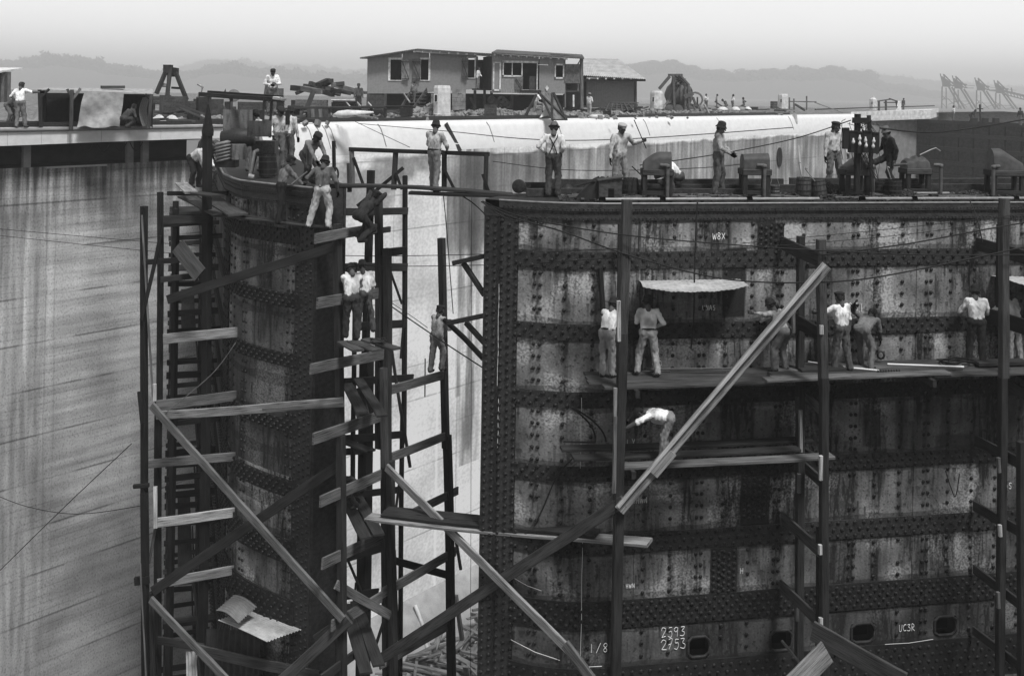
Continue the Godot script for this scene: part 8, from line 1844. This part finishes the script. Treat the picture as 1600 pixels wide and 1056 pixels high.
func winch() -> void:
	var d := 103.0
	var g := thing("mixer", "concrete mixer with a ribbed drum, timber frame and hopper chute", "mixer", on_ground(1062, d))
	var b := B.new()
	b.lathe(PackedVector2Array([Vector2(0.25, -1.5), Vector2(0.8, -1.25), Vector2(1.2, -0.85), Vector2(1.2, -0.62), Vector2(1.34, -0.6), Vector2(1.34, -0.42), Vector2(1.22, -0.4), Vector2(1.22, 0.2), Vector2(1.36, 0.22), Vector2(1.36, 0.42), Vector2(1.22, 0.44), Vector2(1.15, 0.7), Vector2(0.75, 1.05), Vector2(0.55, 1.15), Vector2(0.4, 0.9)]), Transform3D(Basis(Vector3.UP, -0.35) * Basis(Vector3.FORWARD, PI * 0.5), at(1063, 148, d)), 22); obj("drum", b, M["machine"], g)
	b = B.new(); b.lathe(PackedVector2Array([Vector2(0.0, -0.5), Vector2(0.35, -0.4), Vector2(0.45, 0.3), Vector2(0.5, 0.8)]), Transform3D(Basis(Vector3.UP, -0.35) * Basis(Vector3.FORWARD, PI * 0.5), at(1058, 130, d)), 14); obj("hopper", b, M["machine"], g)
	for q: Array in [[1052, 117, 1054, 172, 0.22], [1054, 120, 1044, 168, 0.3], [1076, 133, 1077, 172, 0.2], [1045, 117, 1066, 117, 0.22], [1047, 119, 1030, 139, 0.3], [1056, 117, 1076, 134, 0.2], [1062, 117, 1077, 133, 0.2], [1050, 117, 1071, 135, 0.16], [1060, 130, 1060, 140, 0.2], [1071, 134, 1071, 172, 0.2], [1042, 166, 1090, 166, 0.3], [1069, 152, 1083, 145, 0.4], [1083, 152, 1089, 168, 0.2], [1090, 152, 1090, 170, 0.16]]: timber(g, "frame_bar", at(q[0], q[1], d - 1.4), at(q[2], q[3], d - 1.4 + rng.randf() * 1.5), q[4], q[4], M["machine"])
	b = B.new(); b.lathe(PackedVector2Array([Vector2(0.6, -0.07), Vector2(0.75, -0.07), Vector2(0.75, 0.07), Vector2(0.6, 0.07)]), Transform3D(Basis(Vector3.RIGHT, 1.3), at(1087, 155, d - 1.2)), 16); obj("gear", b, M["machine"], g)
	b = B.new(); b.quad(at(1038, 164, d - 1.2), at(1050, 160, d - 1.2), at(1052, 142, d - 0.8), at(1049, 150, d - 0.8)); obj("chute", b, M["machine"], g)
	for k in 3:
		b = B.new(); b.lathe(PackedVector2Array([Vector2(0.0, -0.08), Vector2(0.4, -0.08), Vector2(0.42, 0.0), Vector2(0.4, 0.08), Vector2(0.0, 0.08)]), Transform3D(Basis(Vector3.RIGHT, PI * 0.5), at(1045 + k * 16.0, 171, d - 1.5)), 12); obj("wheel", b, M["machine"], g)

func cranes() -> void:
	# cantilever berm cranes, far off in the haze
	for q: Array in [[1471, 119, 850.0], [1490, 122, 850.0], [1525, 125, 850.0], [1555, 129, 860.0]]:
		var labels := {1471: "distant hazy cantilever crane tower, leftmost of the four", 1490: "distant hazy cantilever crane tower close behind the leftmost", 1525: "distant hazy cantilever crane tower right of the signal pole", 1555: "distant hazy cantilever crane tower with the long boom at right"}
		var x: float = q[0]; var y: float = q[1]; var d: float = q[2]
		var g := thing("crane", labels[int(x)], "crane", at(x + 20.0, 181, d), "cantilever cranes in the haze")
		for e: Array in [[x + 2, y + 16, x + 1, 181, 0.8], [x + 8, y + 18, x + 9, 180, 0.7], [x + 12, y + 16, x + 38, 181, 1.0], [x + 17, y + 17, x + 44, 181, 1.0], [x - 1, y - 4, x + 3, y + 12, 0.7], [x + 4, y - 3, x + 8, y + 10, 0.7], [x + 4, y - 3, x + 19, y + 12, 0.9], [x + 1, y + 1, x + 16, y + 14, 1.0], [x + 12, y + 8, x + 22, y + 10, 0.6], [x + 20, y + 9, x + 20, y + 14, 0.5], [x + 3, y + 12, x + 22, y + 15, 1.0], [x + 18, y + 15.5, x + 32, y + 15.5, 0.5], [x + 18, y + 11, x + 34, y + 12, 0.3], [x + 2, y + 30, x + 9, y + 38, 0.4], [x + 9, y + 30, x + 2, y + 38, 0.4], [x + 2, y + 42, x + 9, y + 50, 0.4], [x + 1, y + 36, x + 26, y + 36, 0.3], [x + 12, y + 44, x + 30, y + 38, 0.4], [x + 10, y + 34, x + 22, y + 46, 0.4]]:
			timber(g, "lattice_member", at(e[0], e[1], d), at(e[2], e[3], d + 4.0 * (1.0 if e[2] > x + 25.0 else 0.0)), e[4] * 0.95, e[4] * 0.95, M["crane"])
		var b := B.new(); b.hexa(PackedVector3Array([at(x + 2, y + 16, d), at(x + 2, y, d), at(x + 2, y, d + 6), at(x + 2, y + 16, d + 6), at(x + 15, y + 17, d), at(x + 15, y + 9, d), at(x + 15, y + 9, d + 6), at(x + 15, y + 17, d + 6)])); obj("machinery_house", b, M["crane"], g)
		if x > 1550.0:
			for e: Array in [[x + 14, y + 13, x + 60, y + 24, 1.6], [x + 14, y + 18, x + 60, y + 30, 0.8], [x - 8, y + 12, x + 12, y + 14, 1.0], [x + 26, y + 8, x + 28, y + 18, 0.8]]: timber(g, "boom_chord", at(e[0], e[1], d), at(e[2], e[3], d), e[4], e[4], M["crane"])
			for k in 9: timber(g, "boom_lattice", at(x + 14 + k * 5, y + 13 + k * 1.2, d), at(x + 17 + k * 5, y + 19 + k * 1.25, d), 0.5, 0.5, M["crane"])
	for k in 3: tag(slab(null, "low_shed", 1535 + k * 17, 177, 1548 + k * 18, 187, 480.0, 2.0, M["hill"]), ["pale low shed under the third distant crane", "pale low shed between the two right distant cranes", "pale low shed at the right under the crane boom"][k], "shed")
